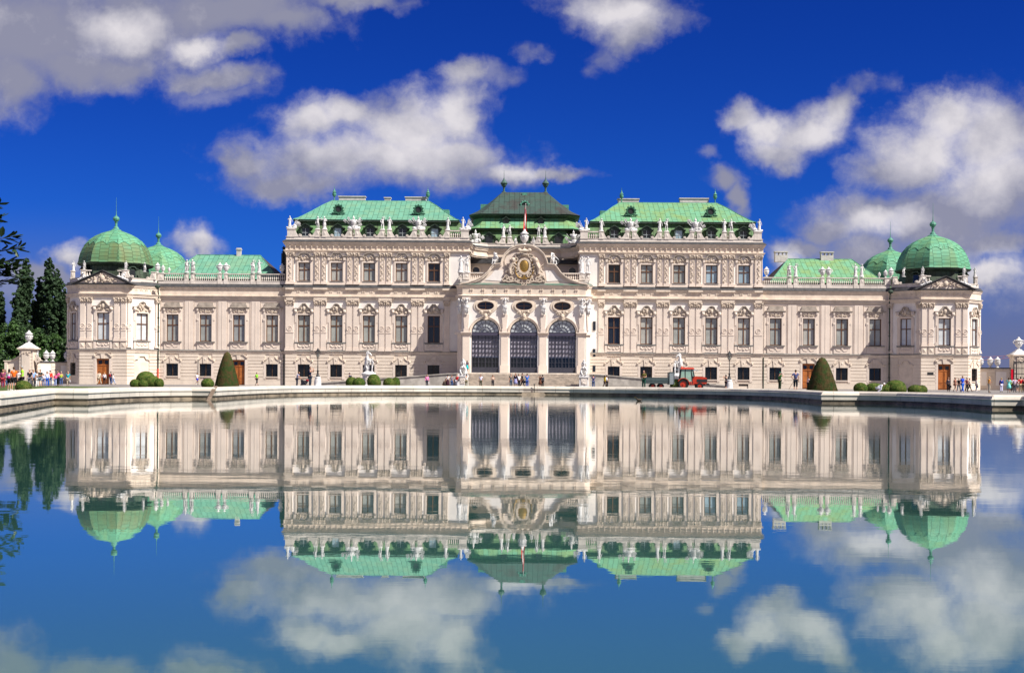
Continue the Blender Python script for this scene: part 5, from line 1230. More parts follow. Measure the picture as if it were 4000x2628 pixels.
def hand(mb, w, h, s):
    w, h = Vector(w), Vector(h); d = (h - w).normalized(); side = d.cross(Vector((0, 1, 0))); side = side.normalized() if side.length > .1 else Vector((1, 0, 0))
    nrm = d.cross(side)
    mb.ball(h, (.028, .028, .035), 6, 4)
    for i in range(4):
        b = h + d * .02 + side * (i - 1.5) * .017; L = (.062, .074, .07, .052)[i]
        m = b + d * L * .55 + nrm * .006; mb.tube(b, m, .0085, .008, 5); mb.tube(m, m + d * L * .4 + nrm * .018, .008, .006, 5)
    b = h - d * .01 + side * .026 * s; m = b + side * .022 * s + d * .02; mb.tube(b, m, .0095, .009, 5); mb.tube(m, m + d * .024, .009, .007, 5)
_c = {}
def body_mesh(pn):
    if ('b', pn) in _c: return _c['b', pn]
    J = POSES[pn]; b = fig(J, EDG); mb = MB(); mb.smooth = True; mb.addmesh(b, Matrix()); headmesh(mb, J); hand(mb, J['wl'], J['hl'], -1); hand(mb, J['wr'], J['hr'], 1)
    _c['b', pn] = mb.mesh('person'); bpy.data.meshes.remove(b); return _c['b', pn]
def top_mesh(pn, kind):
    k = ('t', pn, kind)
    if k in _c: return _c[k]
    J = dict(POSES[pn]); E = [('pel', 'spi'), ('spi', 'che'), ('che', 'sl'), ('che', 'sr')]
    lp = lambda a, b, t: tuple(x * (1 - t) + y * t for x, y in zip(J[a], J[b]))
    if kind == 'long': E += [('sl', 'el'), ('el', 'wl'), ('sr', 'er'), ('er', 'wr')]
    elif kind == 'short': J['el'] = lp('sl', 'el', .62); J['er'] = lp('sr', 'er', .62); E += [('sl', 'el'), ('sr', 'er')]
    J['pel'] = (J['pel'][0], J['pel'][1], J['pel'][2] - .02)
    o = dict(pel=(.15, .12), spi=(.125, .1), che=(.135, .11), el=.058 if kind == 'short' else .05, er=.058 if kind == 'short' else .05, wl=.036, wr=.036, sl=.075, sr=.075)
    m = fig(J, E, .008, o); _c[k] = m; return m
def bot_mesh(pn, kind):
    k = ('l', pn, kind)
    if k in _c: return _c[k]
    J = dict(POSES[pn]); lp = lambda a, b, t: tuple(x * (1 - t) + y * t for x, y in zip(J[a], J[b]))
    if kind in ('skirt', 'dress', 'long_skirt'):
        mb = MB(); mb.smooth = True; z1 = {'skirt': .5, 'dress': .48, 'long_skirt': .12}[kind]; z0 = 1.05; p = J['pel']; w = .26 if kind != 'long_skirt' else .3
        mb.lathe([(w, z1), (w * .93, (z1 + p[2]) / 2), (.165, p[2]), (.13, p[2] + .12)], p[0], p[1], 14); m = mb.mesh('skirt')
    else:
        E = [('pel', 'pl'), ('pl', 'kl'), ('pel', 'pr'), ('pr', 'kr')]
        if kind == 'long': E += [('kl', 'al'), ('kr', 'ar')]
        elif kind == 'mid': J['al'] = lp('kl', 'al', .4); J['ar'] = lp('kr', 'ar', .4); E += [('kl', 'al'), ('kr', 'ar')]
        else: J['kl'] = lp('pl', 'kl', .9); J['kr'] = lp('pr', 'kr', .9)
        m = fig(J, E, .012, dict(pel=(.14, .115), kl=.068, kr=.068, al=.052, ar=.052, pl=.098, pr=.098))
    _c[k] = m; return m
def hair_mesh(pn, kind):
    k = ('h', pn, kind)
    if k in _c: return _c[k]
    J = POSES[pn]; h = Vector(J['hea']) + (Vector(J['hea']) - Vector(J['nek'])).normalized() * .075; mb = MB(); mb.smooth = True
    if kind == 'bald': mb.lathe([(.085, -.03), (.088, 0)], h.x, h.y, 12, h.z)
    elif kind == 'cap':
        mb.ball((h.x, h.y + .008, h.z + .05), (.09, .105, .085), 14, 8); mb.box(h.x - .06, h.x + .06, h.y - .18, h.y - .08, h.z + .045, h.z + .06)
    else:
        mb.ball((h.x, h.y + .022, h.z + .03), (.089, .1, .108), 14, 8)
        if kind == 'long': mb.ball((h.x, h.y + .06, h.z - .08), (.095, .06, .16), 12, 8)
        if kind == 'bob': mb.ball((h.x, h.y + .03, h.z - .03), (.105, .085, .11), 12, 8)
    _c[k] = mb.mesh('hair'); return _c[k]
def shoe_mesh(pn):
    k = ('s', pn)
    if k in _c: return _c[k]
    J = POSES[pn]; mb = MB(); mb.smooth = True
    for s in 'lr':
        a = Vector(J['a' + s]); t = Vector(J['t' + s]); c = (a + t) / 2; q = (t - a); q.z = 0; an = math.atan2(q.y, q.x)
        o = len(mb.v); mb.ball((0, 0, 0), (.13, .048, .042), 10, 6)
        for i in range(o, len(mb.v)):
            x, y, z = mb.v[i]; mb.v[i] = (c.x + x * math.cos(an) - y * math.sin(an), c.y + x * math.sin(an) + y * math.cos(an), max(c.z - .02 + z, c.z - .055))
    _c[k] = mb.mesh('shoes'); return _c[k]
def sub(par, name, me, m):
    o = bpy.data.objects.new(name, me)
    if not me.materials: me.materials.append(m)
    C.objects.link(o); o.parent = par
    if me.materials[0] != m: o.material_slots[0].link = 'OBJECT'; o.material_slots[0].material = m
    return o
def person(px, p, label, pn='stand', face=180, h=1.72, top=('short', (.5, .5, .5)), bot=('long', (.05, .07, .15)), hair=('short', 'hairb'), skin='skin', shoes=(.03, .03, .03), bag=None, x=None, y=None, z=None):
    """face: 0 looks at the pool, 180 at the palace, 90 right, -90 left"""
    if y is not None: p = FPX / y
    X, Y = at(px, p)
    o = thing('person', label, 'person', (X, Y, gz(X, Y) if z is None else z), R(face)); k = h / 1.75; o.scale = (k, k, k)
    sub(o, 'body', body_mesh(pn), M[skin]); sub(o, 'hair' if hair[0] != 'cap' else 'cap', hair_mesh(pn, hair[0]), M[hair[1]] if isinstance(hair[1], str) else cloth(hair[1]))
    sub(o, 'top', top_mesh(pn, top[0]), cloth(top[1]))
    sub(o, {'long': 'trousers', 'mid': 'trousers', 'short': 'shorts', 'dress': 'dress', 'skirt': 'skirt', 'long_skirt': 'skirt'}[bot[0]], bot_mesh(pn, bot[0]), cloth(bot[1]))
    sub(o, 'shoes', shoe_mesh(pn), cloth(shoes))
    if bag:
        J = POSES[pn]; mb = MB(); kind, col = bag
        if kind == 'backpack': mb.ball((J['che'][0], J['che'][1] + .2, J['che'][2] - .1), (.15, .1, .22), 10, 7)
        elif kind == 'hand': hx, hy, hz = J['hr']; mb.box(hx - .04, hx + .06, hy - .14, hy + .14, hz - .32, hz - .06); mb.tube((hx, hy - .1, hz - .07), (hx, hy, hz + .02), .012); mb.tube((hx, hy + .1, hz - .07), (hx, hy, hz + .02), .012)
        elif kind == 'shoulder': mb.ball((.24, .02, .98), (.06, .16, .14), 8, 6); mb.tube((.2, -.02, 1.08), (-.1, -.02, 1.44), .012); mb.tube((.2, .06, 1.08), (-.1, .08, 1.44), .012)
        elif kind == 'waist':
            mb.lathe([(.17, 1.0), (.185, 1.08), (.17, 1.16)], 0, .01, 14)
        b = obj('bag' if kind != 'waist' else 'tied_jacket', mb, cloth(col), o, (0, 0, 0))
    return o
W_, B_, DK, JE = (.75, .74, .75), (.02, .02, .025), (.03, .035, .06), (.06, .11, .25)
person(12, 44, 'person in purple top at far left edge of the crowd', 'stand', 10, 1.7, ('long', (.25, .05, .12)), ('long', (.3, .03, .05)), ('long', 'hairbr'), y=None)
person(20, 43, 'person in teal top and jeans with a white pouch, far left', 'walk', -20, 1.68, ('long', (.02, .16, .18)), ('long', JE), ('long', 'hairbr'), bag=('shoulder', W_))
person(36, 50, 'black haired person in white tank top and black shorts beside the orange shirt', 'akimbo', 170, 1.66, ('none', (.72, .72, .82)), ('short', B_), ('long', 'hairb'), bag=('waist', (.5, .02, .2)), shoes=W_)
person(54, 51, 'person in bright orange sports shirt and black shorts seen from behind', 'stand', 190, 1.82, ('short', (.95, .16, .02)), ('short', B_), ('short', 'hairbr'), shoes=W_)
person(71, 47, 'person in white top behind the orange and green shirts', 'hold', 0, 1.62, ('short', (.7, .72, .8)), ('long', B_), ('bob', 'hairbr'))
person(86, 52, 'tall person in neon green shirt and black trousers facing left', 'hold', -60, 1.88, ('short', (.33, .92, .03)), ('long', B_), ('short', 'hairg'), shoes=B_)
person(116, 42, 'heavy person in black polo shirt and grey trousers', 'stand', 5, 1.76, ('short', B_), ('long', (.14, .14, .17)), ('short', 'hairg'))
person(130, 41, 'person in blue and white striped shirt behind the black polo', 'stand', 30, 1.72, ('short', (.25, .4, .75)), ('long', (.04, .04, .05)), ('short', 'hairb'))
person(146, 37, 'person in striped white top and bright white trousers', 'hold', 10, 1.66, ('short', (.6, .6, .64)), ('long', (.8, .8, .84)), ('bob', 'hairbr'), shoes=W_)
person(158, 37, 'person in dark grey t-shirt and denim shorts in the second row', 'cross', -5, 1.8, ('short', (.04, .05, .05)), ('short', (.25, .32, .45)), ('short', 'hairb'))
person(170, 36, 'child in pale pink jacket and blue trousers', 'hold', 5, 1.38, ('long', (.75, .65, .72)), ('long', (.06, .1, .3)), ('long', 'hairb'))
person(184, 38, 'person in white and blue top wearing sunglasses', 'stand', 15, 1.62, ('long', (.62, .68, .85)), ('long', (.02, .1, .5)), ('bob', 'hairbr'))
person(196, 36, 'person in open red jacket with jeans and cap', 'stand', 5, 1.74, ('long', (.75, .05, .03)), ('long', JE), ('cap', B_))
person(216, 36, 'child in pink top and patterned pale blue leggings', 'hold', -10, 1.42, ('long', (.8, .12, .3)), ('long', (.35, .42, .75)), ('long', 'hairbr'))
person(227, 35, 'person in bright pink shirt and black trousers', 'cross', -20, 1.72, ('short', (.85, .1, .35)), ('long', B_), ('short', 'hairbr'))
person(239, 34, 'person in yellow green vest and jeans with shoulder bag', 'stand', 15, 1.66, ('none', (.4, .5, .06)), ('long', JE), ('short', 'hairg'), bag=('shoulder', (.1, .1, .1)))
person(266, 34, 'blond person in turquoise top and beige trousers standing alone by the wall', 'stand', 5, 1.64, ('short', (.01, .36, .42)), ('long', (.45, .38, .28)), ('short', 'hairbl'), bag=('hand', (.4, .4, .42)))
person(318, 26.5, 'small person in dark teal top and black trousers walking by the left pavilion', 'walk', 120, 1.42, ('long', (.01, .14, .13)), ('long', B_), ('long', 'hairbr'))
person(336, 26.5, 'person in white and blue jacket and light jeans by left pavilion', 'stand', -20, 1.6, ('long', (.5, .55, .7)), ('long', (.25, .32, .45)), ('short', 'hairbr'))
person(387, 28.5, 'person in cream jacket striding past the left pavilion door', 'stride', 190, 1.82, ('long', (.62, .56, .45)), ('long', (.45, .4, .3)), ('short', 'hairbr'))
person(408, 28.5, 'blond person in white blouse with crossbody bag before the left pavilion door', 'stand', 175, 1.66, ('long', (.8, .8, .84)), ('long', B_), ('short', 'hairbl'), bag=('shoulder', (.2, .05, .04)))
person(433, 28.5, 'person with red and black backpack right of the left pavilion door', 'stand', 160, 1.78, ('short', (.03, .04, .08)), ('long', (.05, .08, .2)), ('short', 'hairb'), bag=('backpack', (.3, .02, .03)))
person(443, 28, 'person in light jeans bending beside the backpack wearer', 'walk', 110, 1.5, ('long', (.7, .72, .75)), ('long', (.3, .4, .6)), ('short', 'hairbr'))
person(770, 27, 'jogger in white shirt and blue shorts beside the low box bush', 'run', 60, 1.66, ('short', (.8, .78, .82)), ('short', (.02, .04, .5)), ('short', 'hairbr'), shoes=W_)
person(800, 27, 'person mostly hidden behind the low box bush', 'stand', 20, 1.3, ('long', (.06, .06, .09)), ('long', B_), ('short', 'hairb'))
person(1003, 29, 'person in lime green t-shirt and black shorts walking right of the tall hedge cone', 'walk', 60, 1.8, ('short', (.22, .6, .04)), ('mid', B_), ('short', 'hairb'))
person(1160, 36, 'person in blue striped top pushing the stroller', 'push', 80, 1.64, ('short', (.3, .34, .5)), ('long', DK), ('bob', 'hairbr'), shoes=B_)
person(1211, 44.5, 'tall person in dark blue clothes holding up a camera', 'photo', 75, 1.84, ('short', (.015, .02, .05)), ('long', (.03, .04, .06)), ('short', 'hairb'), shoes=W_)
person(1366, 31, 'person with backpack and cap walking behind the box bushes', 'walk', -100, 1.76, ('short', (.04, .05, .09)), ('long', DK), ('cap', (.02, .03, .08)), bag=('backpack', (.06, .05, .05)))
person(1668, 31, 'person in pink cardigan standing alone left of the stairs', 'stand', 5, 1.62, ('long', (.85, .25, .5)), ('long', DK), ('short', 'hairbr'), bag=('hand', W_))
person(1733, 31, 'person in brown crouching left of the left sphinx', 'crouch', 60, 1.7, ('long', (.15, .11, .09)), ('long', (.05, .04, .04)), ('short', 'hairb'))
person(1749, 31, 'person in white top and long dark skirt with orange bag', 'stand', 170, 1.66, ('short', (.75, .7, .66)), ('long_skirt', (.05, .02, .03)), ('bob', 'hairb'), bag=('shoulder', (.6, .12, .03)))
person(1765, 31, 'person in grey striped top and blue jeans near the left sphinx', 'stand', 0, 1.58, ('short', (.2, .19, .24)), ('long', JE), ('bob', 'hairbr'))
person(1785, 31, 'person in red scarf and white trousers beside the left sphinx', 'stand', -30, 1.66, ('short', (.62, .03, .04)), ('long', (.75, .75, .8)), ('short', 'hairbr'), bag=('shoulder', (.03, .03, .03)))
person(1822, 31, 'person in white shirt and khaki trousers in front of left sphinx pedestal', 'photo', 185, 1.68, ('short', (.68, .67, .62)), ('long', (.2, .18, .1)), ('short', 'hairb'))
person(1824, 0, 'person in turquoise skirt standing on the top step behind the left sphinx', 'stand', 0, 1.7, ('short', (.05, .05, .1)), ('skirt', (.02, .4, .42)), ('long', 'hairb'), y=181.4, z=2.32, skin='skin2')
person(1878, 31, 'person in white t-shirt and olive trousers alone below the left arch', 'stand', -5, 1.68, ('short', (.7, .7, .85)), ('long', (.09, .09, .06)), ('short', 'hairbr'))
person(1925, 31, 'person in beige vest with arms folded between left and middle arch', 'cross', 10, 1.64, ('none', (.5, .45, .38)), ('long', (.03, .03, .04)), ('long', 'hairbr'))
person(1996, 31.5, 'big person in grey shirt, leftmost of the group before the middle arch', 'stand', 20, 1.8, ('short', (.13, .12, .11)), ('long', (.06, .09, .14)), ('short', 'hairg'))
person(2014, 31.5, 'long haired person in lilac dress and dark cardigan before the middle arch', 'stand', -15, 1.84, ('long', (.02, .02, .05)), ('dress', (.28, .28, .5)), ('long', 'hairb'))
person(2027, 30, 'person in white shirt half hidden behind the dark suit', 'stand', 30, 1.8, ('short', (.75, .73, .72)), ('long', B_), ('bob', 'hairbr'))
person(2040, 31.5, 'person in black suit with handbag before the middle arch', 'walk', 100, 1.84, ('long', (.012, .012, .02)), ('long', (.012, .012, .02)), ('short', 'hairb'), bag=('hand', B_))
person(2059, 31.5, 'person in bright blue t-shirt and jeans taking a photo of the palace', 'photo', 185, 1.78, ('short', (.01, .16, .62)), ('long', (.02, .08, .35)), ('short', 'hairb'))
person(2110, 30, 'person in brown coat pointing left right of the middle arch', 'point', -60, 1.64, ('long', (.12, .05, .03)), ('dress', (.12, .05, .03)), ('short', 'hairb'))
person(2119, 30, 'person in grey top and black trousers behind the brown coat', 'stand', 150, 1.72, ('long', (.08, .1, .13)), ('long', B_), ('bob', 'hairb'))
person(2318, 31, 'person in navy shirt and jeans right of the right sphinx', 'photo', 185, 1.74, ('short', (.03, .05, .16)), ('long', (.04, .08, .2)), ('short', 'hairb'))
person(2363, 31, 'person with yellow jacket on the arm beside the ramp', 'walk', 120, 1.68, ('long', (.6, .42, .02)), ('long', (.1, .07, .05)), ('long', 'hairb'))
person(2370, 31, 'person in black top carrying a white backpack beside the ramp', 'stand', 170, 1.7, ('short', (.03, .02, .03)), ('long', B_), ('short', 'hairb'), bag=('backpack', W_))
person(2515, 41.5, 'gardener in olive shirt and green work trousers behind the trailer', 'hold', -20, 1.78, ('short', (.12, .11, .03)), ('long', (.015, .07, .05)), ('long', 'hairbr'))
person(2836, 34, 'person in black t-shirt and shorts photographing beside the right street lamp', 'photo', -120, 1.68, ('short', B_), ('mid', (.03, .02, .025)), ('short', 'hairb'), shoes=B_)
person(3046, 41, 'gardener in green shirt and green cap drinking', 'photo', 120, 1.72, ('short', (.05, .17, .04)), ('long', (.05, .07, .04)), ('cap', (.01, .12, .08)))
person(3108, 45.5, 'person in slate blue shirt and dark shorts leaning on a rake', 'akimbo', 175, 1.84, ('short', (.08, .09, .2)), ('mid', (.015, .02, .03)), ('short', 'hairbr'))
person(3157, 31, 'person in pale pink top half hidden behind the right hedge cone', 'hold', -60, 1.66, ('short', (.62, .45, .45)), ('long', DK), ('long', 'hairb'))
person(3428, 43, 'gardener in white clothes and white cap bending over the bushes', 'kneel', 85, 1.7, ('long', (.75, .76, .82)), ('long', (.6, .62, .7)), ('cap', W_))
person(3705, 33, 'person in black open jacket and white shirt before the right pavilion door', 'stand', 5, 1.7, ('long', (.05, .05, .07)), ('long', B_), ('long', 'hairb'), bag=('hand', B_))
person(3731, 34, 'person in brown tunic and bare legs right of the right pavilion door', 'walk', 40, 1.66, ('short', (.28, .12, .09)), ('short', (.2, .08, .06)), ('bob', 'hairbr'), shoes=W_)
person(3746, 34, 'person in black top behind the bright blue shirt', 'walk', -40, 1.6, ('short', (.03, .03, .04)), ('long', (.1, .12, .18)), ('short', 'hairg'))
person(3760, 36, 'person in bright blue shirt and blue trousers walking by the right pavilion', 'walk', 20, 1.8, ('short', (.02, .07, .55)), ('long', (.02, .13, .62)), ('short', 'hairbr'), shoes=W_)
person(3777, 34, 'person in maroon top walking right of the bright blue shirt', 'stride', 30, 1.68, ('short', (.09, .015, .03)), ('long', B_), ('short', 'hairg'))
person(3787, 33, 'small person in grey top behind the maroon top', 'walk', 70, 1.55, ('short', (.4, .35, .33)), ('long', (.03, .03, .03)), ('short', 'hairbr'))
person(3814, 31.5, 'person in grey top and jeans carrying a black jacket by the shadowed wall', 'stride', 60, 1.64, ('long', (.22, .2, .22)), ('long', (.02, .04, .1)), ('long', 'hairbr'), bag=('hand', B_), shoes=W_)
person(3864, 36, 'person in mustard orange t-shirt and beige trousers standing sideways', 'hold', 90, 1.74, ('short', (.72, .32, .03)), ('long', (.5, .45, .36)), ('short', 'hairbl'))
person(3912, 33.5, 'blond person in blue jacket and white trousers', 'hold', 185, 1.66, ('long', (.02, .05, .3)), ('long', (.7, .7, .9)), ('bob', 'hairbl'), bag=('shoulder', (.12, .05, .07)))
person(3941, 35.5, 'person in long turquoise coat raising a camera', 'photo', 160, 1.66, ('long', (.2, .6, .55)), ('dress', (.2, .6, .55)), ('bob', 'hairbr'))
person(3949, 33, 'person in yellow green top behind the turquoise coat', 'stand', 170, 1.6, ('short', (.3, .6, .05)), ('long', B_), ('short', 'hairbr'))
person(3963, 34.5, 'person in lilac jacket with black crossbody bag', 'hip', 180, 1.7, ('long', (.55, .45, .6)), ('long', (.1, .1, .12)), ('short', 'hairg'), bag=('shoulder', B_))
person(3975, 33.5, 'person in beige top behind the lilac jacket', 'stand', 190, 1.62, ('short', (.6, .56, .5)), ('short', (.2, .2, .2)), ('short', 'hairbr'))
person(3987, 35, 'person in red jacket and khaki trousers near the right edge', 'hip', 180, 1.76, ('long', (.5, .015, .02)), ('long', (.35, .27, .17)), ('short', 'hairb'), shoes=(.3, .2, .1))
person(4000, 35, 'person in black clothes cut off by the right edge', 'stand', 190, 1.7, ('long', B_), ('long', (.1, .07, .05)), ('short', 'hairb'))

# ------------------------------------------------------------------ statues
POSES.update(
 s_a=pose(pel=(.03, 0, .95), hea=(.03, -.02, 1.56), er=(.34, -.06, 1.5), wr=(.26, -.1, 1.72), hr=(.22, -.12, 1.8), el=(-.3, .0, 1.16), wl=(-.2, -.12, 1.0), hl=(-.14, -.15, .98), kl=(-.16, -.08, .5), al=(-.14, .04, .09)),
 s_b=pose(pel=(-.04, 0, .95), hea=(-.04, -.02, 1.56), el=(-.3, -.05, 1.3), wl=(-.42, -.1, 1.5), hl=(-.46, -.1, 1.58), er=(.3, .0, 1.18), wr=(.14, -.16, 1.12), hr=(.08, -.18, 1.12), kr=(.16, -.1, .5)),
 s_c=pose(hea=(.02, -.03, 1.56), el=(-.28, -.04, 1.18), wl=(-.1, -.2, 1.22), hl=(-.04, -.2, 1.26), er=(.3, .05, 1.15), wr=(.34, -.02, .92), hr=(.35, -.04, .85), kl=(-.14, -.1, .5)),
 s_d=pose(pel=(.04, 0, .95), er=(.36, -.08, 1.4), wr=(.5, -.2, 1.3), hr=(.56, -.24, 1.28), el=(-.26, .06, 1.14), wl=(-.3, .0, .88), hl=(-.3, -.02, .8), kr=(.15, -.1, .49)),
 s_sit=drop(pose(er=(.34, -.1, 1.3), wr=(.46, -.2, 1.14), hr=(.5, -.24, 1.1), el=(-.3, -.06, 1.16), wl=(-.22, -.26, 1.02), hl=(-.18, -.3, 1.0), al=(-.18, -.42, .06), tl=(-.2, -.56, .03), ar=(.16, -.46, .06), tr=(.18, -.6, .03)), .48, 0),
 s_atl=pose(che=(.02, -.05, 1.3), nek=(.02, -.1, 1.42), hea=(.03, -.17, 1.5), er=(.36, -.12, 1.44), wr=(.2, -.08, 1.66), hr=(.1, -.06, 1.7), el=(-.36, -.08, 1.3), wl=(-.2, -.16, 1.5), hl=(-.1, -.14, 1.6)),
)
def stat_fig(pn, drape, seed):
    k = ('st', pn, drape)
    if k in _c: return _c[k]
    rr = random.Random(seed); J = POSES[pn]; mb = MB(); mb.smooth = True
    ed = EDG if drape != 'herm' else EDG[:12]
    b = fig(J, ed, .012); mb.addmesh(b, Matrix()); headmesh(mb, J, 1.12); hand(mb, J['wl'], J['hl'], -1); hand(mb, J['wr'], J['hr'], 1)
    h = Vector(J['hea']); mb.ball((h.x, h.y + .03, h.z + .12), (.1, .1, .1), 8, 6, .15)
    bm_ = mb.mesh('body'); mb = MB(); mb.smooth = True; p = J['pel']
    if drape == 'robe':
        n = 18; vs = []; prof = [(.13, 1.2), (.17, 1.0), (.19, .75), (.2, .45), (.25, .18), (.27, .04)]
        for i in range(n):
            a = 2 * math.pi * i / n; f = 1 + .13 * math.sin(a * 5) + rr.uniform(-.05, .05)
            for r, z in prof: fz = 1 + (f - 1) * (1.3 - z); vs.append((p[0] * (z / .95) + r * fz * math.cos(a + z * .5), p[1] + r * fz * .85 * math.sin(a + z * .5), z))
        m = len(prof); mb.add(vs, [(i * m + j, i * m + j + 1, ((i + 1) % n) * m + j + 1, ((i + 1) % n) * m + j) for i in range(n) for j in range(m - 1)])
    elif drape == 'cloak':
        for t in range(9): a = t / 8; mb.tube((-.2 + .3 * a, .1, 1.42 - .1 * a), (-.26 + .5 * a, .18 + .05 * math.sin(t * 2), .1 + .25 * a), .05, .075, 6)
        for t in range(5): mb.tube((-.16, -.1 + .03 * t, 1.05 - t * .05), (.18, -.1 + .03 * t, .92 - t * .05), .05, .05, 6)
    elif drape == 'herm':
        for t in range(7): mb.tube(((t - 3) * .06, -.05, 1.0), ((t - 3) * .03 + rr.uniform(-.04, .04), -.06, .15 + rr.uniform(0, .3)), .07, .05, 6)
        for t in range(5): mb.tube((-.24, -.1, 1.0 - t * .04), (.24, -.1, .94 - t * .04), .06, .06, 6)
    else:
        for t in range(4): mb.tube((-.15, -.1, 1.0 - t * .05), (.16, -.1, .94 - t * .05), .045, .05, 6)
        mb.tube((.14, .08, 0), (.1, .08, .75), .09, .07, 7)         # tree stump support
    dm = mb.mesh('drapery'); _c[k] = (bm_, dm); return _c[k]
PLN = MB(); PLN.lathe([(.34, 0), (.34, .06), (.3, .1)], n=10); PLNM = PLN.mesh('plinth')
def statue(x, y, z, label, pn, drape, h=1.95, face=0, group=None, cat='statue', plinth=True):
    o = thing('statue', label, cat, (x, y, z), R(face), group); k = h / 1.85; o.scale = (k, k, k)
    b, d = stat_fig(pn, drape, len(_c)); sub(o, 'body', b, M['marble']); sub(o, 'drapery', d, M['marble'])
    if plinth: sub(o, 'plinth', PLNM, M['marble'])
    return o
def trophy(x, y, z, label, seed, w=1.0, seated=0, side=0):
    rr = random.Random(seed); o = thing('armour_trophy', label, 'trophy sculpture', (x, y, z)); 
    if seated:
        b, d = stat_fig('s_c', 'robe', 3); q = sub(o, 'figure', b, M['marble']); q.location = (side * -.25, 0, .25); q.scale = (.95, .95, .95); q2 = sub(o, 'drapery', d, M['marble']); q2.location = q.location; q2.scale = (1, 1, .9)
    else:
        mb = MB(); mb.lathe([(.2, .55), (.34, .8), (.42, 1.1), (.38, 1.35), (.2, 1.45), (.12, 1.5)], n=10); mb.ball((0, 0, 1.68), (.17, .19, .2), 8, 6); mb.tube((0, 0, 1.85), (0, .1, 2.05), .07, .04)
        for s in (-1, 1): mb.ball((s * .4, 0, 1.3), (.16, .16, .16), 8, 5)
        for t in range(8): a = 2 * math.pi * t / 8; mb.tube((.2 * math.cos(a), .2 * math.sin(a), .6), (.32 * math.cos(a), .32 * math.sin(a), .2), .09, .06, 5)
        obj('cuirass', mb, M['marble'], o, (0, 0, 0))
    mb = MB()
    for t in range(10):
        s = -1 if t % 2 else 1; s = side if seated else s; a = R(rr.uniform(18, 62)) * s; L = rr.uniform(1.1, 1.75) * w; yy = rr.uniform(-.1, .25)
        b0 = (s * .15, yy, .35); b1 = (s * .15 + L * math.sin(a), yy, .3 + L * math.cos(a)); mb.tube(b0, b1, .03, .025, 5)
        if t % 2 == (t // 2) % 2: # flag cloth
            c = Vector(b1); d = (Vector(b1) - Vector(b0)).normalized(); p = c - d * .55 * w; q = Vector((-d.z, 0, d.x)) * -s
            for k in range(4): mb.tube(c - d * .13 * k * w, c - d * .13 * k * w + q * .3 * w + Vector((0, .03 * k, -.1)), .06, .045, 5)
    obj('flags_and_spears', mb, M['marble'], o, (0, 0, 0))
    mb = MB(); mb.smooth = True
    for t in range(7):
        s = (-1 if t % 2 else 1) if not seated else side; mb.ball((s * rr.uniform(.25, .8) * w, rr.uniform(-.2, .1), rr.uniform(.18, .45)), (rr.uniform(.18, .3), .12, rr.uniform(.18, .3)), 10, 6)
    for s in (-1, 1): mb.tube((s * .2, -.1, .15), (s * .85 * w, -.1, .25), .13, .15, 8)
    mb.ball((0, 0, .12), (.85 * w, .35, .14), 12, 5); obj('shields_and_drums', mb, M['marble'], o, (0, 0, 0)); return o
VP = [(.2, 0), (.22, .04), (.12, .12), (.08, .2), (.16, .28), (.3, .45), (.37, .68), (.36, .85), (.28, .95), (.36, 1.02), (.4, 1.06), (.38, 1.12), (.24, 1.18), (.2, 1.28), (.1, 1.36), (.11, 1.44), (.04, 1.5)]
def vase(x, y, z, label, h=1.5, handles=True, group=None, fat=1.0):
    o = thing('urn', label, 'urn', (x, y, z), 0, group); k = h / 1.5; o.scale = (k * fat, k * fat, k)
    if 'vase' not in _c:
        mb = MB(); mb.smooth = True; mb.lathe(VP, n=16)
        for i in range(12): a = 2 * math.pi * i / 12; mb.ball((.35 * math.cos(a), .35 * math.sin(a), .8), (.07, .07, .09), 6, 4)
        for i in range(16): a = 2 * math.pi * i / 16; mb.tube((.1 * math.cos(a), .1 * math.sin(a), .24), (.3 * math.cos(a), .3 * math.sin(a), .52), .03, .045, 4)
        b = MB(); b.box(-.24, .24, -.24, .24, -.02, .05)
        hds = []
        for s in (-1, 1):
            hd = MB()
            pts = [(s * .34, .98), (s * .5, 1.02), (s * .56, .86), (s * .46, .72), (s * .34, .7)]
            for p, q in zip(pts, pts[1:]): hd.tube((p[0], 0, p[1]), (q[0], 0, q[1]), .05, .05, 6)
            hd.ball((s * .42, 0, 1.04), .1, 6, 4); hds.append(hd.mesh('handle'))
        _c['vase'] = (mb.mesh('bowl'), b.mesh('foot'), hds)
    sub(o, 'bowl', _c['vase'][0], M['marble']); sub(o, 'foot', _c['vase'][1], M['marble'])
    if handles:
        for q in _c['vase'][2]: sub(o, 'handle', q, M['marble'])
    return o
mids = [WX[i] + 2.3625 for i in range(4)]
ordn = ['innermost', 'second', 'third', 'outermost']
desc = {'s_a': 'with one arm raised', 's_b': 'with an arm stretched outwards', 's_c': 'leaning with folded cloak', 's_d': 'holding one arm forward'}
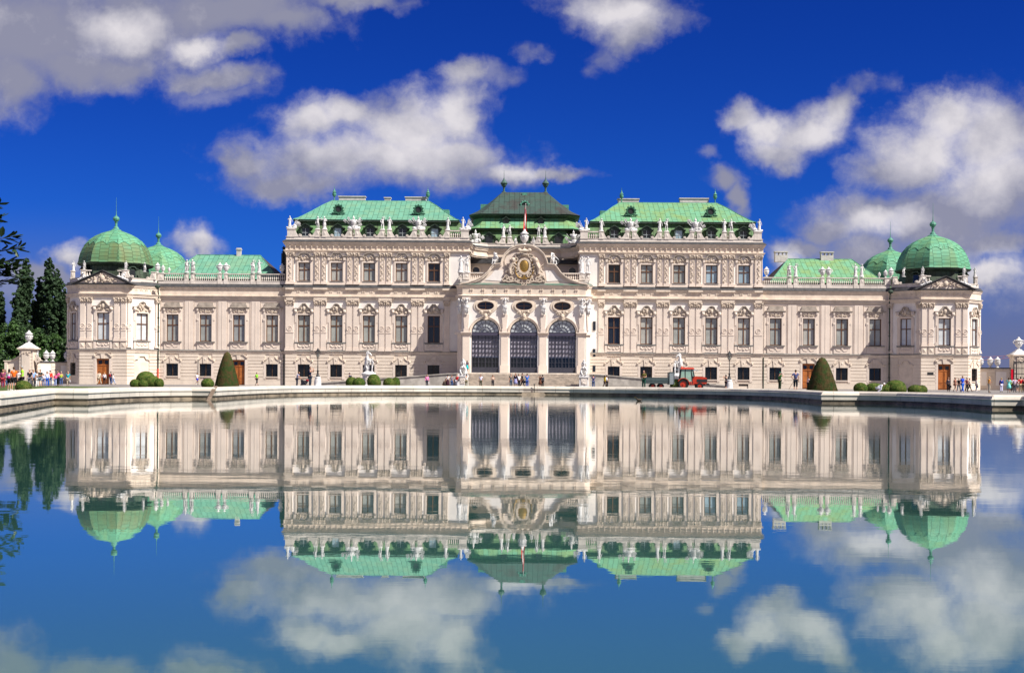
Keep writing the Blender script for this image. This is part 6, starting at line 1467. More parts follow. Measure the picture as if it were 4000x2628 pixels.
for s in (-1, 1):
    sd_ = 'left' if s < 0 else 'right'; yy = YM + .32
    for i, m in enumerate(mids):
        if i % 2 == 1 :     # 20.2 pair, 29.6 pair
            for d in (-1, 1):
                pn = ['s_a', 's_b', 's_c', 's_d'][(i + d + (s > 0) * 2 + (i > 1)) % 4]
                statue(s * m + d * .5, yy, 23.05, '%s statue %s in %s pair on %s main parapet' % ('left' if d < 0 else 'right', desc[pn], 'inner' if i == 1 else 'outer', sd_), pn, 'nude' if d * s > 0 else 'robe', 1.98, 0, 'statues on the main parapets')
        else:
            trophy(s * m, yy, 23.05, 'white stone trophy of armour and flags, %s of two on %s main parapet' % ('inner' if i == 0 else 'outer', sd_), i + s, 1.0)
    statue(s * 11.2, yy, 23.05, 'single draped statue at the inner end of the %s main parapet' % sd_, 's_c', 'robe', 1.95, s * 10, 'statues on the main parapets')
    trophy(s * 34.0, yy, 23.05, 'seated figure with trophies on the outer corner of the %s main parapet' % sd_, 30 + s, .85, 1, -s)
    trophy(s * 8.75, yy, 23.05, 'helmeted figure with flags on the inner corner of the %s main parapet' % sd_, 40 + s, .9, 1, -s)
    trophy(s * 7.3, YM + 4.2, 21.6, 'lower flag trophy tucked beside the %s inner parapet corner' % sd_, 50 + s, .85)
    for d in (-1, 1):
        nm = 'left' if d < 0 else 'right'
        statue(s * 39.2 + d * .45, YW + .15, 16.65, 'white statue, %s of the pair nearest the main block on %s wing balustrade' % (nm, sd_), 's_a' if d * s > 0 else 's_d', 'robe' if d > 0 else 'cloak', 2.0, 0, 'statues on the wing balustrades')
        statue(s * 48.87 + d * .45, YW + .15, 16.65, 'white statue, %s of the pair nearest the dome on %s wing balustrade' % (nm, sd_), 's_c' if d * s > 0 else 's_b', 'robe' if s > 0 else 'cloak', 2.0, 0, 'statues on the wing balustrades')
        vase(s * 44.02 + d * .45, YW + .15, 16.6, 'garlanded white urn, %s of the pair midway along %s wing balustrade' % (nm, sd_), 1.55, True, 'urns on the wing balustrades')
    for k, (dx, hh) in enumerate(((53.6, 1.5), (52.8, 1.15), (51.9, .8))):
        vase(s * dx, YW + .2, 16.6, '%s white urn beside the %s dome at the wing end' % (['tallest', 'middle sized', 'smallest'][k], sd_), hh, False)
    vase(s * 35.4, YW + .2, 16.6, 'white urn at the %s wing balustrade end touching the main block' % sd_, 1.5, False)
    # pavilion sculptures
    for d in (-1, 1):
        nm = 'inner' if d * s < 0 else 'outer'
        statue(s * PCX + d * 3.0, 183.8, 16.7, 'pair of embracing putti on the %s pedestal of the %s pavilion' % (nm, sd_), 's_c', 'cloak', 1.35, 20 * d); 
        x = s * PCX + d * 2.5
        o = thing('reclining_statue', 'reclining white figure on the %s slope of the %s pavilion gable' % (nm, sd_), 'statue', (x, 182.9, 15.45), 0)
        b, dr = stat_fig('s_sit', 'nude', 9)
        q = sub(o, 'body', b, M['marble']); q.rotation_euler = (0, R(42 * d), R(35 * d)); q.scale = (.85, .85, .85)
        mb = MB(); mb.smooth = True
        for t in range(6): mb.ball((d * (-.3 + t * .25), -.05, .28 - t * .1), (.25, .2, .14), 8, 5)
        obj('drapery', mb, M['marble'], o, (0, 0, 0))
    statue(s * 65.6, 186.3, 16.7, 'slim white statue at the outermost corner of the %s pavilion' % sd_, 's_c', 'robe', 1.5, -30 * s)
    statue(s * 55.0, 185.4, 16.6, 'putto statue at the inner corner of the %s pavilion by the dome' % sd_, 's_a', 'cloak', 1.4, 30 * s)
    # centre
    for k, x in enumerate((-3.2, -2.25) if s < 0 else (2.15, 3.1)):
        statue(x, YR + .3, 22.95, 'white statue, %s of the pair %s of the flag before the centre roof' % ('left' if k == 0 else 'right', sd_), ['s_c', 's_d', 's_c', 's_b'][k + (s > 0) * 2], 'robe' if k == (s > 0) else 'nude', 2.0, 0, 'statues before the centre roof')
    for k, x in enumerate((9.1, 8.2)):
        statue(s * x, YC + 1.0, 16.62, 'tall white statue on the %s terrace balustrade, %s one of two' % (sd_, 'outer' if k == 0 else 'inner'), 's_c' if k == 0 else 's_a', 'nude' if (k == 0) == (s > 0) else 'robe', 2.5, 0, 'statues on the terrace balustrades')
    o = statue(s * 4.15, YC + .2, 17.75, 'seated white figure on the %s shoulder of the curved gable' % sd_, 's_sit', 'cloak', 2.3, 25 * s)
    o = statue(s * 1.15, YC + .35, 20.3, 'small winged figure kneeling %s of the crowning urn' % sd_, 's_c', 'cloak', 1.45, -40 * s); o.rotation_euler = (0, R(8 * s), R(-40 * s))
ll = {-9.15: 'on the left chamfer', -8.2: 'left of the left arch', -2.735: 'between left and middle arch', 2.735: 'between middle and right arch', 8.2: 'right of the right arch', 9.15: 'on the right chamfer'}
for x, t in ll.items():
    ch = abs(x) > 9; statue(x, YC - .3 + (.45 if ch else 0), 10.35, 'carved bearer figure holding up the cornice %s' % t, 's_atl', 'herm', 2.75, (35 if x > 0 else -35) if ch else 0, 'bearer figures of the centre bay', 'statue', False)
vase(0, YC + .35, 20.5, 'large white crowning urn on top of the curved gable', 2.3, False, fat=1.0)
o = thing('flag', 'red and white striped flag hanging from its pole behind the gable urn', 'flag', (0, YC + 2.2, 15.2))
mb = MB(); mb.tube((0, YC + 2.2, 15.2), (.15, YC + 2.2, 26.6), .05, .035, 8); mb.ball((.15, YC + 2.2, 26.65), .08); obj('pole', mb, M['chim'], o)
fl = MB(); n = 10
for j in range(3):
    fl.m = 1 if j == 1 else 0
    rows = []
    for i in range(n + 1):
        t = i / n; z = 26.2 - 4.0 * t
        for jj in (j, j + 1): 
            u = jj / 3 - .3 * (1 - t); rows.append((.1 - .2 * t + (.16 + .5 * t) * u - .1 * t, YC + 2.2 + .12 * math.sin(jj * 2.2 + t * 7) - .06, z - .15 * jj))
    fl.add(rows, [(2 * i, 2 * i + 2, 2 * i + 3, 2 * i + 1) for i in range(n)])
obj('cloth', fl, [cloth((.6, .015, .02)), cloth((.75, .73, .73))], o)
# sphinxes
for s in (-1, 1):
    sd_ = 'left' if s < 0 else 'right'; X, Y = s * 8.25, 175.2
    p = thing('pedestal', 'tapering white pedestal under the %s sphinx with a carved shield relief' % sd_, 'pedestal', (X, Y, GZ))
    mb = MB(); mb.frustum(-.8, .8, -.9, 1.2, 0, -.68, .68, -.8, 1.1, .15); mb.frustum(-.66, .66, -.78, 1.1, .15, -.6, .6, -.72, 1.0, 1.4); mb.box(-.74, .74, -.86, 1.15, 1.4, 1.55); mb.box(-.68, .68, -.8, 1.1, 1.55, 1.68); obj('block', mb, M['marble'], p, (0, 0, 0))
    mb = MB(); mb.box(-.42, .42, -.8, -.7, .4, 1.25)
    for k in range(10): mb.ball((random.uniform(-.28, .28), -.82, random.uniform(.5, 1.15)), (.1, .06, .1), 6, 4)
    obj('carved_panel', mb, M['parapet'], p, (0, 0, 0))
    o = thing('sphinx_statue', 'white stone sphinx at the %s foot of the stairs' % sd_, 'statue', (X, Y, GZ + 1.68))
    P = [(0, .9, .5), (0, .4, .6), (0, -.05, .75), (0, -.3, 1.05), (0, -.32, 1.35), (0, -.34, 1.5), (-.3, -.3, .95), (-.42, -.55, .55), (-.28, -.72, .2), (-.22, -.95, .1), (.3, -.3, .95), (.42, -.55, .55), (.28, -.72, .2), (.22, -.95, .1),
         (-.3, .8, .45), (-.42, .4, .3), (-.4, .8, .1), (.3, .8, .45), (.42, .4, .3), (.4, .8, .1)]
    E = [(0, 1), (1, 2), (2, 3), (3, 4), (4, 5), (3, 6), (6, 7), (7, 8), (8, 9), (3, 10), (10, 11), (11, 12), (12, 13), (0, 14), (14, 15), (15, 16), (0, 17), (17, 18), (18, 19)]
    b = skin_mesh(P, E, [.3, .3, .32, .3, .13, .13, .16, .13, .1, .1, .16, .13, .1, .1, .24, .18, .12, .24, .18, .12])
    mb = MB(); mb.smooth = True; mb.addmesh(b, Matrix()); J = dict(nek=(0, -.33, 1.4), hea=(0, -.36, 1.52)); headmesh(mb, J, 1.9)
    for t in (-1, 1): mb.ball((t * .15, -.56, 1.02), (.15, .13, .15), 10, 6)
    obj('body', mb, M['marble'], o, (0, 0, 0))
    mb = MB(); mb.smooth = True; mb.ball((0, -.28, 1.72), (.26, .24, .26), 12, 7, .04); mb.ball((0, -.34, 1.98), (.17, .14, .16), 8, 6)
    for t in (-1, 1): mb.ball((t * .27, -.28, 1.5), (.11, .14, .3), 8, 6)
    obj('headdress', mb, M['marble'], o, (0, 0, 0))
    mb = MB(); mb.box(-.6, .6, -.8, 1.05, 0, .1); obj('base', mb, M['marble'], o, (0, 0, 0))
# horse tamers
for s in (-1, 1):
    sd_ = 'left' if s < 0 else 'right'; X, Y = s * 20.5, 169.5
    p = thing('pedestal', 'round fronted white pedestal under the %s horse tamer' % sd_, 'pedestal', (X, Y, GZ))
    mb = MB(); mb.lathe([(.98, 0), (.98, .2), (.86, .3), (.82, 1.4), (.9, 1.5), (.98, 1.62), (.98, 1.72), (.8, 1.85)], n=20); obj('block', mb, M['marble'], p, (0, 0, 0))
    mb = MB()
    for k in range(14): mb.ball((random.uniform(-.3, .3), -.82, random.uniform(.5, 1.25)), (.12, .08, .12), 6, 4)
    obj('carved_relief', mb, M['parapet'], p, (0, 0, 0))
    o = thing('horse_tamer_statue', 'white statue of a rearing horse and its tamer, %s of the stairs' % sd_, 'statue', (X, Y, GZ + 1.85))
    f = -s      # horse on the outer side, man towards the centre
    P = [(f * -.25, .1, 1.0), (f * -.28, .05, 1.35), (f * -.2, -.05, 1.75), (f * -.22, -.05, 2.15), (f * -.12, -.05, 2.5), (f * .08, -.1, 2.62), (f * .3, -.15, 2.38), (f * .38, -.17, 2.22),
         (f * -.4, .0, .9), (f * -.2, -.15, .55), (f * -.38, .0, .25), (f * -.3, -.1, .02), (f * -.1, .2, .9), (f * 0, .05, .55), (f * -.15, .2, .25), (f * -.05, .1, .02),
         (f * -.1, -.2, 1.7), (f * .22, -.3, 1.55), (f * .2, -.32, 1.2), (f * .12, -.3, 1.02), (f * -.1, .15, 1.72), (f * .3, .1, 1.7), (f * .38, .1, 1.35), (f * .32, .1, 1.2)]
    E = [(0, 1), (1, 2), (2, 3), (3, 4), (4, 5), (5, 6), (6, 7), (0, 8), (8, 9), (9, 10), (10, 11), (0, 12), (12, 13), (13, 14), (14, 15), (2, 16), (16, 17), (17, 18), (18, 19), (2, 20), (20, 21), (21, 22), (22, 23)]
    b = skin_mesh(P, E, [.34, .33, .32, .22, .16, .15, .1, .08, .2, .13, .08, .08, .2, .13, .08, .08, .13, .09, .06, .06, .13, .09, .06, .06])
    mb = MB(); mb.smooth = True; mb.addmesh(b, Matrix())
    for t in (-1, 1): mb.ball((f * -.02, t * .08 - .1, 2.8), (.03, .03, .1), 6, 4)
    obj('horse', mb, M['marble'], o, (0, 0, 0))
    mb = MB()
    for t in range(9): z = 2.75 - t * .12; mb.ball((f * (-.14 - .03 * t - .08 * math.sin(t)), -.02, z), (.13, .09, .13), 7, 5)
    for t in range(6): mb.tube((f * -.5, .15, 1.1 - t * .02), (f * (-.66 - .02 * t), .2, .35), .06, .04, 5)
    obj('mane_and_tail', mb, M['marble'], o, (0, 0, 0))
    b2, d2 = stat_fig('s_b' if f > 0 else 's_a', 'nude', 5)
    q = sub(o, 'tamer', b2, M['marble']); q.location = (f * .48, -.25, .05); q.scale = (1.0, 1.0, 1.0); q.rotation_euler = (0, 0, R(-50 * f))
    mb = MB(); mb.smooth = True; mb.ball((0, 0, .0), (.78, .5, .22), 14, 6, .08); mb.ball((f * -.2, .1, .4), (.3, .25, .5), 10, 7, .1); obj('rock_base', mb, M['marble'], o, (0, 0, 0))
# ------------------------------------------------------------------ street lamps
for s in (-1, 1):
    sd_ = 'left' if s < 0 else 'right'; o = thing('street_lamp', 'black cast iron lamp on a white stone foot, %s of the staircase' % sd_, 'street lamp', (s * 26.8, 166.7, GZ))
    mb = MB(); mb.smooth = True; mb.lathe([(.52, 0), (.52, .12), (.45, .2), (.47, .5), (.4, .95), (.34, 1.05), (.38, 1.12), (.38, 1.22), (.3, 1.26)], n=18); obj('stone_base', mb, M['marble'], o, (0, 0, 0))
    mb = MB(); mb.smooth = True; mb.lathe([(.28, 1.26), (.26, 1.34), (.2, 1.45), (.12, 1.7), (.1, 1.9), (.13, 1.95), (.13, 2.05), (.07, 2.15), (.06, 2.6), (.09, 2.65), (.05, 2.72), (.045, 3.6), (.08, 3.66), (.06, 3.75), (.14, 3.85)], n=12); mb.tube((-.25, 0, 3.62), (.25, 0, 3.62), .02); obj('pole', mb, M['black'], o, (0, 0, 0))
    mb = MB()
    for i in range(6):
        a = math.pi / 3 * i; mb.tube((.13 * math.cos(a), .13 * math.sin(a), 3.85), (.26 * math.cos(a), .26 * math.sin(a), 4.4), .018, .018, 4)
    mb.lathe([(.3, 4.4), (.27, 4.46), (.14, 4.62), (.1, 4.68), (.1, 4.74), (.04, 4.8), (.02, 4.92)], n=6)
    for i in range(6): a = math.pi / 3 * i; mb.ball((.28 * math.cos(a), .28 * math.sin(a), 4.48), .05, 6, 4)
    mb.v = [(x * 1.35, y * 1.35, 3.85 + (z - 3.85) * 1.12) for x, y, z in mb.v]; ln = obj('lantern', mb, M['black'], o, (0, 0, 0)); mb = MB(); mb.lathe([(.11, 3.87), (.23, 4.39)], n=6); obj('lantern_glass', mb, M['gl_blind'], ln, (0, 0, 0))
# ------------------------------------------------------------------ garden walls, gate pillars
pil = {}
for s in (-1, 1):
    sd_ = 'left' if s < 0 else 'right'; xp = 71.6 if s < 0 else 71.9; Y = 187.2
    LW = 4.7; ca, sa = math.cos(R(35)), math.sin(R(35))
    o = thing('garden_wall', 'low cream garden wall with white panels joining the %s pavilion' % sd_, 'garden wall', (s * 68.3, 185.6, GZ))
    fg = frame(66.2, 187.1, ca, -sa) if s > 0 else frame(-66.2 - LW * ca, 187.1 - LW * sa, ca, sa)
    wx = (lambda t: t) if s > 0 else (lambda t: LW - t)      # distance from the pavilion
    ww = MB(fg); ww.box(0, LW, 0, .5, GZ - .1, 3.4); p1, p2 = sorted((wx(.5), wx(1.5))), sorted((wx(2.7), wx(4.3))); courses(ww, 0, LW, .9, 3.2, [(*p1, 1, 3.0), (*p2, 1, 3.0)], .47, .04, .06)
    obj('wall', ww, M['base'], o); ww = MB(fg); ww.box(-.05, LW, -.12, .62, 3.4, 3.55); obj('coping', ww, M['slate'], o)
    for x0, x1 in (p1, p2): ww = MB(fg); ww.box(x0 + .05, x1 - .05, -.03, .01, .95, 2.95); obj('panel', ww, M['white'], o)
    for k, t in enumerate((.5, 1.9, 2.9) if s > 0 else (.5, 2.5, 3.4)):
        q = fg((wx(t), .25, 3.55)); vase(q[0], q[1], 3.55, '%s lidded white urn on the %s garden wall, counted from the pavilion' % (['first', 'second', 'third'][k], sd_), 1.6, False, 'urns on the garden walls', 1.05)
    Y = 184.6; xp = 70.6
    o = thing('gate_pillar', 'big square stone gate pillar with stepped cap at the %s edge' % sd_, 'gate pillar', (s * (xp + .9), Y, GZ)); X = s * (xp + .9)
    mb = MB(frame(X, Y - .6, 1, 0)); mb.box(-.95, .95, 0, 1.9, GZ, 5.1); courses(mb, -.95, .95, .9, 4.9, [], .47, .05, .06); mb.box(-.6, .6, -.18, 0, GZ, 5.0); obj('shaft', mb, M['base'], o)
    mb = MB(frame(X, Y - .6, 1, 0)); mb.box(-1.1, 1.1, -.15, 2.05, 5.1, 5.25); mb.box(-1.25, 1.25, -.3, 2.2, 5.25, 5.45); obj('cap', mb, M['trim'], o)
    mb = MB(frame(X, Y - .6, 1, 0)); mb.frustum(-1.15, 1.15, -.2, 2.1, 5.45, -.75, .75, .2, 1.7, 5.75); mb.frustum(-.75, .75, .2, 1.7, 5.75, -.3, .3, .65, 1.25, 6.15); obj('stepped_top', mb, M['marble'], o)
    mb = MB(frame(X, Y - .6, 1, 0))
    for k in range(14): mb.ball((random.uniform(-.7, .7), -.2, random.uniform(4.4, 4.95)), (.14, .08, .1), 6, 4)
    obj('carved_festoon', mb, M['relief'], o)
    vase(X, Y + .35, 6.15, 'large white urn crowning the %s gate pillar' % sd_, 1.85, s > 0, None, 1.15)
    if s < 0:
        statue(X + 1.35, Y + .1, 3.95, 'small putto statue on the scroll beside the left gate pillar', 's_a', 'cloak', 1.1, 20)
        mb = MB(frame(X + 1.4, Y - .1, 1, 0)); ring2(mb, .1, 0, 3.75, .42, .1, .3, 14); mb.quadstrip([(-.5, 4.2), (0, 3.9), (.7, 3.62)], [(-.5, 3.6), (0, 3.6), (.7, 3.6)], 0, .4); obj('scroll', mb, M['trim'], o)
        o = thing('curved_wall', 'sweeping cream wall wing with a white panel left of the gate pillar', 'garden wall', (X - 1.8, Y, GZ))
        mb = MB(frame(X - 1.7, Y, 1, 0)); top_ = [(-1.6, 3.5), (-.9, 3.62), (-.3, 3.85), (.4, 4.25), (.85, 4.6)]; mb.quadstrip(top_, [(x, GZ) for x, z in top_], 0, .4); mb.box(-1.62, -1.2, -.15, .02, GZ, 3.4); obj('wall', mb, M['base'], o)
        mb = MB(frame(X - 1.7, Y, 1, 0)); mb.strip([(-1.75, 3.62)] + top_[1:], .13, -.2, .5); obj('coping', mb, M['trim'], o)
        for k, xx in enumerate((-75.9, -74.3)):
            o = thing('sphinx_statue', '%s low reclining white sphinx at the far left beyond the crowd' % ('farther' if k == 0 else 'nearer'), 'statue', (xx - .4, 178, GZ + 1.0)); b = skin_mesh([(-.9, 0, .45), (-.2, 0, .5), (.3, 0, .7), (.45, 0, 1.05), (.5, 0, 1.2), (.5, -.25, .4), (.95, -.25, .12), (-.9, -.3, .3), (-.4, -.35, .15), (-1.2, 0, .7), (-1.3, 0, 1.1)], [(0, 1), (1, 2), (2, 3), (3, 4), (2, 5), (5, 6), (0, 7), (7, 8), (0, 9), (9, 10)], [.3, .28, .26, .14, .16, .14, .1, .2, .12, .07, .05])
            mb = MB(); mb.smooth = True; mb.addmesh(b, Matrix()); mb.ball((.5, 0, 1.35), .2, 10, 7); obj('body', mb, M['marble'], o, (0, 0, 0)); mb = MB(); mb.box(-1.3, 1.2, -.45, .45, -1.0, .1); obj('plinth', mb, M['marble'], o, (0, 0, 0))
    else:
        o = thing('iron_gate', 'dark wrought iron gate panel in front of the right pillar', 'gate', (71.9, 182.6, GZ))
        mb = MB(frame(71.9, 182.6, 1, 0))
        for i in range(26): mb.box(-1.9 + i * .2, -1.9 + i * .2 + .05, 0, .05, GZ + .1, 4.3)
        for z in (.5, 1.4, 2.6, 3.4, 4.1): mb.box(-1.95, 3.2, -.02, .07, z + GZ - .3, z + GZ - .2)
        obj('bars', mb, M['black'], o); mb = MB(frame(71.9, 182.6, 1, 0)); mb.box(-2.0, -1.88, -.05, .1, GZ, 4.5); mb.box(1.2, 1.32, -.05, .1, GZ, 4.5); mb.box(-2.0, 3.2, -.03, .08, 4.28, 4.4); obj('frame', mb, M['black'], o)
        o = thing('banner', 'narrow red banner panel beside the right iron gate', 'banner', (69.75, 182.6, GZ)); mb = MB(frame(69.75, 182.6, 1, 0)); mb.box(-.2, .2, 0, .04, 1.6, 3.3); obj('panel', mb, cloth((.55, .01, .03)), o); mb = MB(frame(69.75, 182.6, 1, 0))
        for x in (-.2, .2): mb.tube((x, .06, GZ), (x, .06, 3.3), .025)
        obj('posts', mb, M['black'], o)
# far construction crane behind the right wall
o = thing('construction_crane', 'faint red jib of a crane far behind the right garden wall', 'crane', (128, 330, GZ))
mb = MB(); mb.tube((118, 330, 7.1), (137, 330, 8.6), .07); mb.tube((118, 330, 7.9), (137, 330, 9.0), .06)
for k in range(14): x = 118 + k * 1.36; mb.tube((x, 330, 7.1 + k * .107), (x + .7, 330, 7.95 + k * .08), .06)
obj('jib', mb, cloth((.28, .13, .18)), o); mb = MB(); mb.box(127.3, 128.5, 329.4, 330.6, GZ, 8.5); obj('mast', mb, cloth((.28, .13, .18)), o)
# ------------------------------------------------------------------ hedges
def leafy(mb, pts, n, size, rr, up=.4):
    for _ in range(n):
        p, nr = pts(rr); nr = (nr + Vector((rr.uniform(-.6, .6), rr.uniform(-.6, .6), rr.uniform(-.3, .6)))).normalized()
        t = nr.orthogonal().normalized(); t = Matrix.Rotation(rr.uniform(0, 6.28), 3, nr) @ t; b = nr.cross(t); s = size * rr.uniform(.6, 1.4)
        mb.add([p - t * s, p + b * s * .5, p + t * s, p - b * s * .5], [(0, 1, 2, 3)])
def cone(px, p, h, rb, label):
    X, Y = at(px, p); o = thing('hedge_cone', label, 'topiary', (X, Y, gz(X, Y))); prof = [(rb * .97, 0), (rb, .08), (rb * .93, h * .12), (rb * .8, h * .32), (rb * .63, h * .54), (rb * .46, h * .74), (rb * .32, h * .88), (rb * .2, h * .96), (.04, h)]
    mb = MB(); mb.smooth = True; mb.lathe(prof, n=36); obj('foliage', mb, M['hedge'], o, (0, 0, 0)); mb = MB(); rr = random.Random(int(px))
    def pts(rr):
        t = 1 - math.sqrt(rr.random()); z = t * h
        for (r0, z0), (r1, z1) in zip(prof, prof[1:]):
            if z0 <= z <= z1: r = r0 + (r1 - r0) * (z - z0) / max(z1 - z0, 1e-6); break
        a = rr.uniform(0, 6.28); return Vector((r * math.cos(a), r * math.sin(a), z)), Vector((math.cos(a), math.sin(a), .35)).normalized()
    leafy(mb, pts, 7000, .07, rr); obj('clipped_leaves', mb, M['hedge'], o, (0, 0, 0))
cone(886.5, 33.5, 4.1, 1.4, 'tall clipped yew cone left of the staircase, narrower of the two')
cone(3211, 37.5, 3.55, 1.6, 'tall clipped yew cone on the right, broader of the two')
def bush(px, p, rx, h, label, group='clipped box bushes'):
    X, Y = at(px, p); o = thing('box_bush', label, 'bush', (X, Y, gz(X, Y)), 0, group); rr = random.Random(int(px)); mb = MB(); mb.smooth = True
    mb.ball((0, 0, h * .42), (rx, rx * .9, h * .58), 20, 12, .015); obj('foliage', mb, M['box'], o, (0, 0, 0)); mb = MB()
    def pts(rr):
        a = rr.uniform(0, 6.28); c = rr.uniform(-.6, 1); s_ = math.sqrt(1 - c * c); n_ = Vector((s_ * math.cos(a), s_ * math.sin(a), c)); return Vector((rx * n_.x, rx * .9 * n_.y, h * .42 + h * .58 * n_.z)), n_
    leafy(mb, pts, 3000, .055, rr); obj('leaves', mb, M['box'], o, (0, 0, 0))
bush(92, 56, .54, .8, 'single round box bush among the crowd at the left')
bush(570, 34, 1.1, 1.75, 'largest bush at the top of the left cluster by the pavilion')
bush(528, 36, .56, .85, 'small front bush at the left end of the left cluster')
bush(595, 35, .85, 1.25, 'wide front bush on the right of the left cluster')
bush(560, 36.5, .5, .8, 'low middle bush of the left cluster'); bush(622, 36, .5, .95, 'dark end bush at the right of the left cluster')
bush(811, 38, .66, .95, 'lone low box bush left of the hedge cone')
for px, p, r, h, l in ((1373, 34, .66, 1.15, 'leftmost of the low bushes by the left horse statue'), (1402, 35, .7, 1.05, 'second bush from the left by the left horse statue'), (1460, 34, .76, 1.5, 'tallest bush in front of the left horse statue'), (1462, 37, .7, 1.1, 'bush in front of the tallest one by the horse statue'), (1520, 35, .66, 1.05, 'fourth bush right of the left horse statue'), (1546, 34, .5, 1.15, 'rightmost bush by the left ramp')): bush(px, p, r, h, l)
for px, p, r, h, l in ((3362, 41, .66, .95, 'leftmost lit bush right of the broad cone'), (3415, 40, .9, .98, 'wide bush behind the bending gardener'), (3455, 39, .6, .95, 'low bush between gardener and large bush'), (3498, 38, 1.05, 1.3, 'largest bush before the right pavilion'), (3508, 42, .78, .95, 'front bush below the largest one at the right pavilion'), (3577, 42, .72, .85, 'bush nearest the right pavilion door'), (3602, 40, .5, .8, 'rightmost small bush near the right pavilion door')): bush(px, p, r, h, l)
# ------------------------------------------------------------------ trees
def tree(name, label, X, Y, h, blobs_, leafm, n, size, trunk_r, group, seed):
    rr = random.Random(seed); o = thing(name, label, 'tree', (X, Y, GZ), 0, group)
    mb = MB(); segs = 6; pts = [Vector((rr.uniform(-.02, .02) * h * (i > 0), rr.uniform(-.02, .02) * h * (i > 0), h * .85 * i / segs)) for i in range(segs + 1)]
    for i in range(segs): mb.tube(pts[i], pts[i + 1], trunk_r * (1 - i / segs) + .04, trunk_r * (1 - (i + 1) / segs) + .04, 8)
    for b in blobs_:
        c = Vector(b[:3]); k = min(segs, max(1, int(c.z / (h * .85) * segs) - 1)); mb.tube(pts[k], c, trunk_r * .4, .04, 5)
    obj('trunk', mb, M['bark'], o, (0, 0, 0)); mb = MB(); tot = sum(b[3] * b[4] for b in blobs_)
    for bx, by, bz, r, hz in blobs_:
        m = int(n * r * hz / tot); cl = []
        for _ in range(max(6, int(m / 40))):
            a = rr.uniform(0, 6.28); c_ = rr.uniform(-1, 1); q = rr.uniform(.2 if name == 'poplar_tree' else .5, 1) ; s_ = math.sqrt(1 - c_ * c_); cl.append((Vector((bx + r * q * s_ * math.cos(a), by + r * q * s_ * math.sin(a), bz + hz * q * c_)), r * rr.uniform(.2, .36) * (.8 if name == 'poplar_tree' else 1)))
        for c, cr in cl:
            for _ in range(40):
                v = Vector((rr.gauss(0, 1), rr.gauss(0, 1), rr.gauss(0, 1.15))).normalized() * cr * rr.uniform(.5, 1.1); nr = (v.normalized() + Vector((rr.uniform(-.5, .5), rr.uniform(-.5, .5), rr.uniform(0, .9)))).normalized()
                t = nr.orthogonal().normalized(); t = Matrix.Rotation(rr.uniform(0, 6.28), 3, nr) @ t; b = nr.cross(t); s = size * rr.uniform(.6, 1.3); p = c + v
                mb.add([p - t * s, p - b * s * .55, p + t * s, p + b * s * .55], [(0, 1, 2, 3)])
    obj('crown', mb, leafm, o, (0, 0, 0))
def poplar(px, top, halfw, label, seed, Y=228):
    p = FPX / Y; X = (px - PXC) / p; h = CAMZ + (HY - top - ROLL * (px - PXC)) / p - GZ; r = halfw * 1.22 / p; rr = random.Random(seed); bl = []
    for i in range(16):
        t = i / 15; rad = r * ((.8 + .2 * min(1, t * 3)) if t < .82 else 1 - ((t - .82) / .18) ** 1.6 * .42)
        bl.append((rr.uniform(-.1, .1) * r, rr.uniform(-.2, .2), 1.5 + (h - 2.6) * t, rad * rr.uniform(.88, 1.05), h / 11))
    tree('poplar_tree', label, X, Y, h, bl, M['poplar'], 24000, .22, .3, 'poplars behind the left wall', seed)
poplar(97, 1045, 30, 'wide columnar poplar, left one of the two tall groups', 1); poplar(66, 1160, 24, 'lower slim poplar at the left flank of the left group', 2, 226)
poplar(190, 1037, 30, 'tallest columnar poplar with pointed tops', 3); poplar(225, 1085, 24, 'poplar leaning against the tallest one on its right', 4, 231); poplar(153, 1108, 18, 'slim poplar at the left flank of the tallest one', 5, 230)
poplar(253, 1155, 14, 'thin short poplar touching the pavilion edge', 6, 229); poplar(132, 1190, 14, 'short poplar filling the gap between the two groups', 7, 232); poplar(2, 1158, 14, 'poplar cut off by the left photo edge', 8, 228)
for i, (px, top, r, lab) in enumerate(((-30, 1290, 60, 'broad leafy tree at the far left edge behind the gate'), (60, 1262, 62, 'broad leafy tree below the left poplar group'), (140, 1290, 50, 'broad leafy tree behind the gate pillar urn'), (205, 1310, 45, 'broad leafy tree behind the garden wall urns'), (258, 1330, 36, 'dark leafy tree hard against the left pavilion'), (-110, 1250, 80, 'broad leafy tree beyond the left frame edge'))):
    Y = 205 + (i % 2) * 8; p = FPX / Y; X = (px - PXC) / p; h = CAMZ + (HY - top - ROLL * (px - PXC)) / p - GZ; R_ = r / p; rr = random.Random(i + 20)
    bl = [(rr.uniform(-.5, .5) * R_, rr.uniform(-.5, .5) * R_, h * rr.uniform(.35, .7), R_ * rr.uniform(.55, .75), h * .26) for _ in range(6)] + [(0, 0, h * .7, R_ * .7, h * .27), (0, 0, h * .3, R_, h * .3)]
    tree('broadleaf_tree', lab, X, Y, h, bl, M['leaf'], 9000, .22, .3, 'broad leafy trees behind the left wall', i + 50)
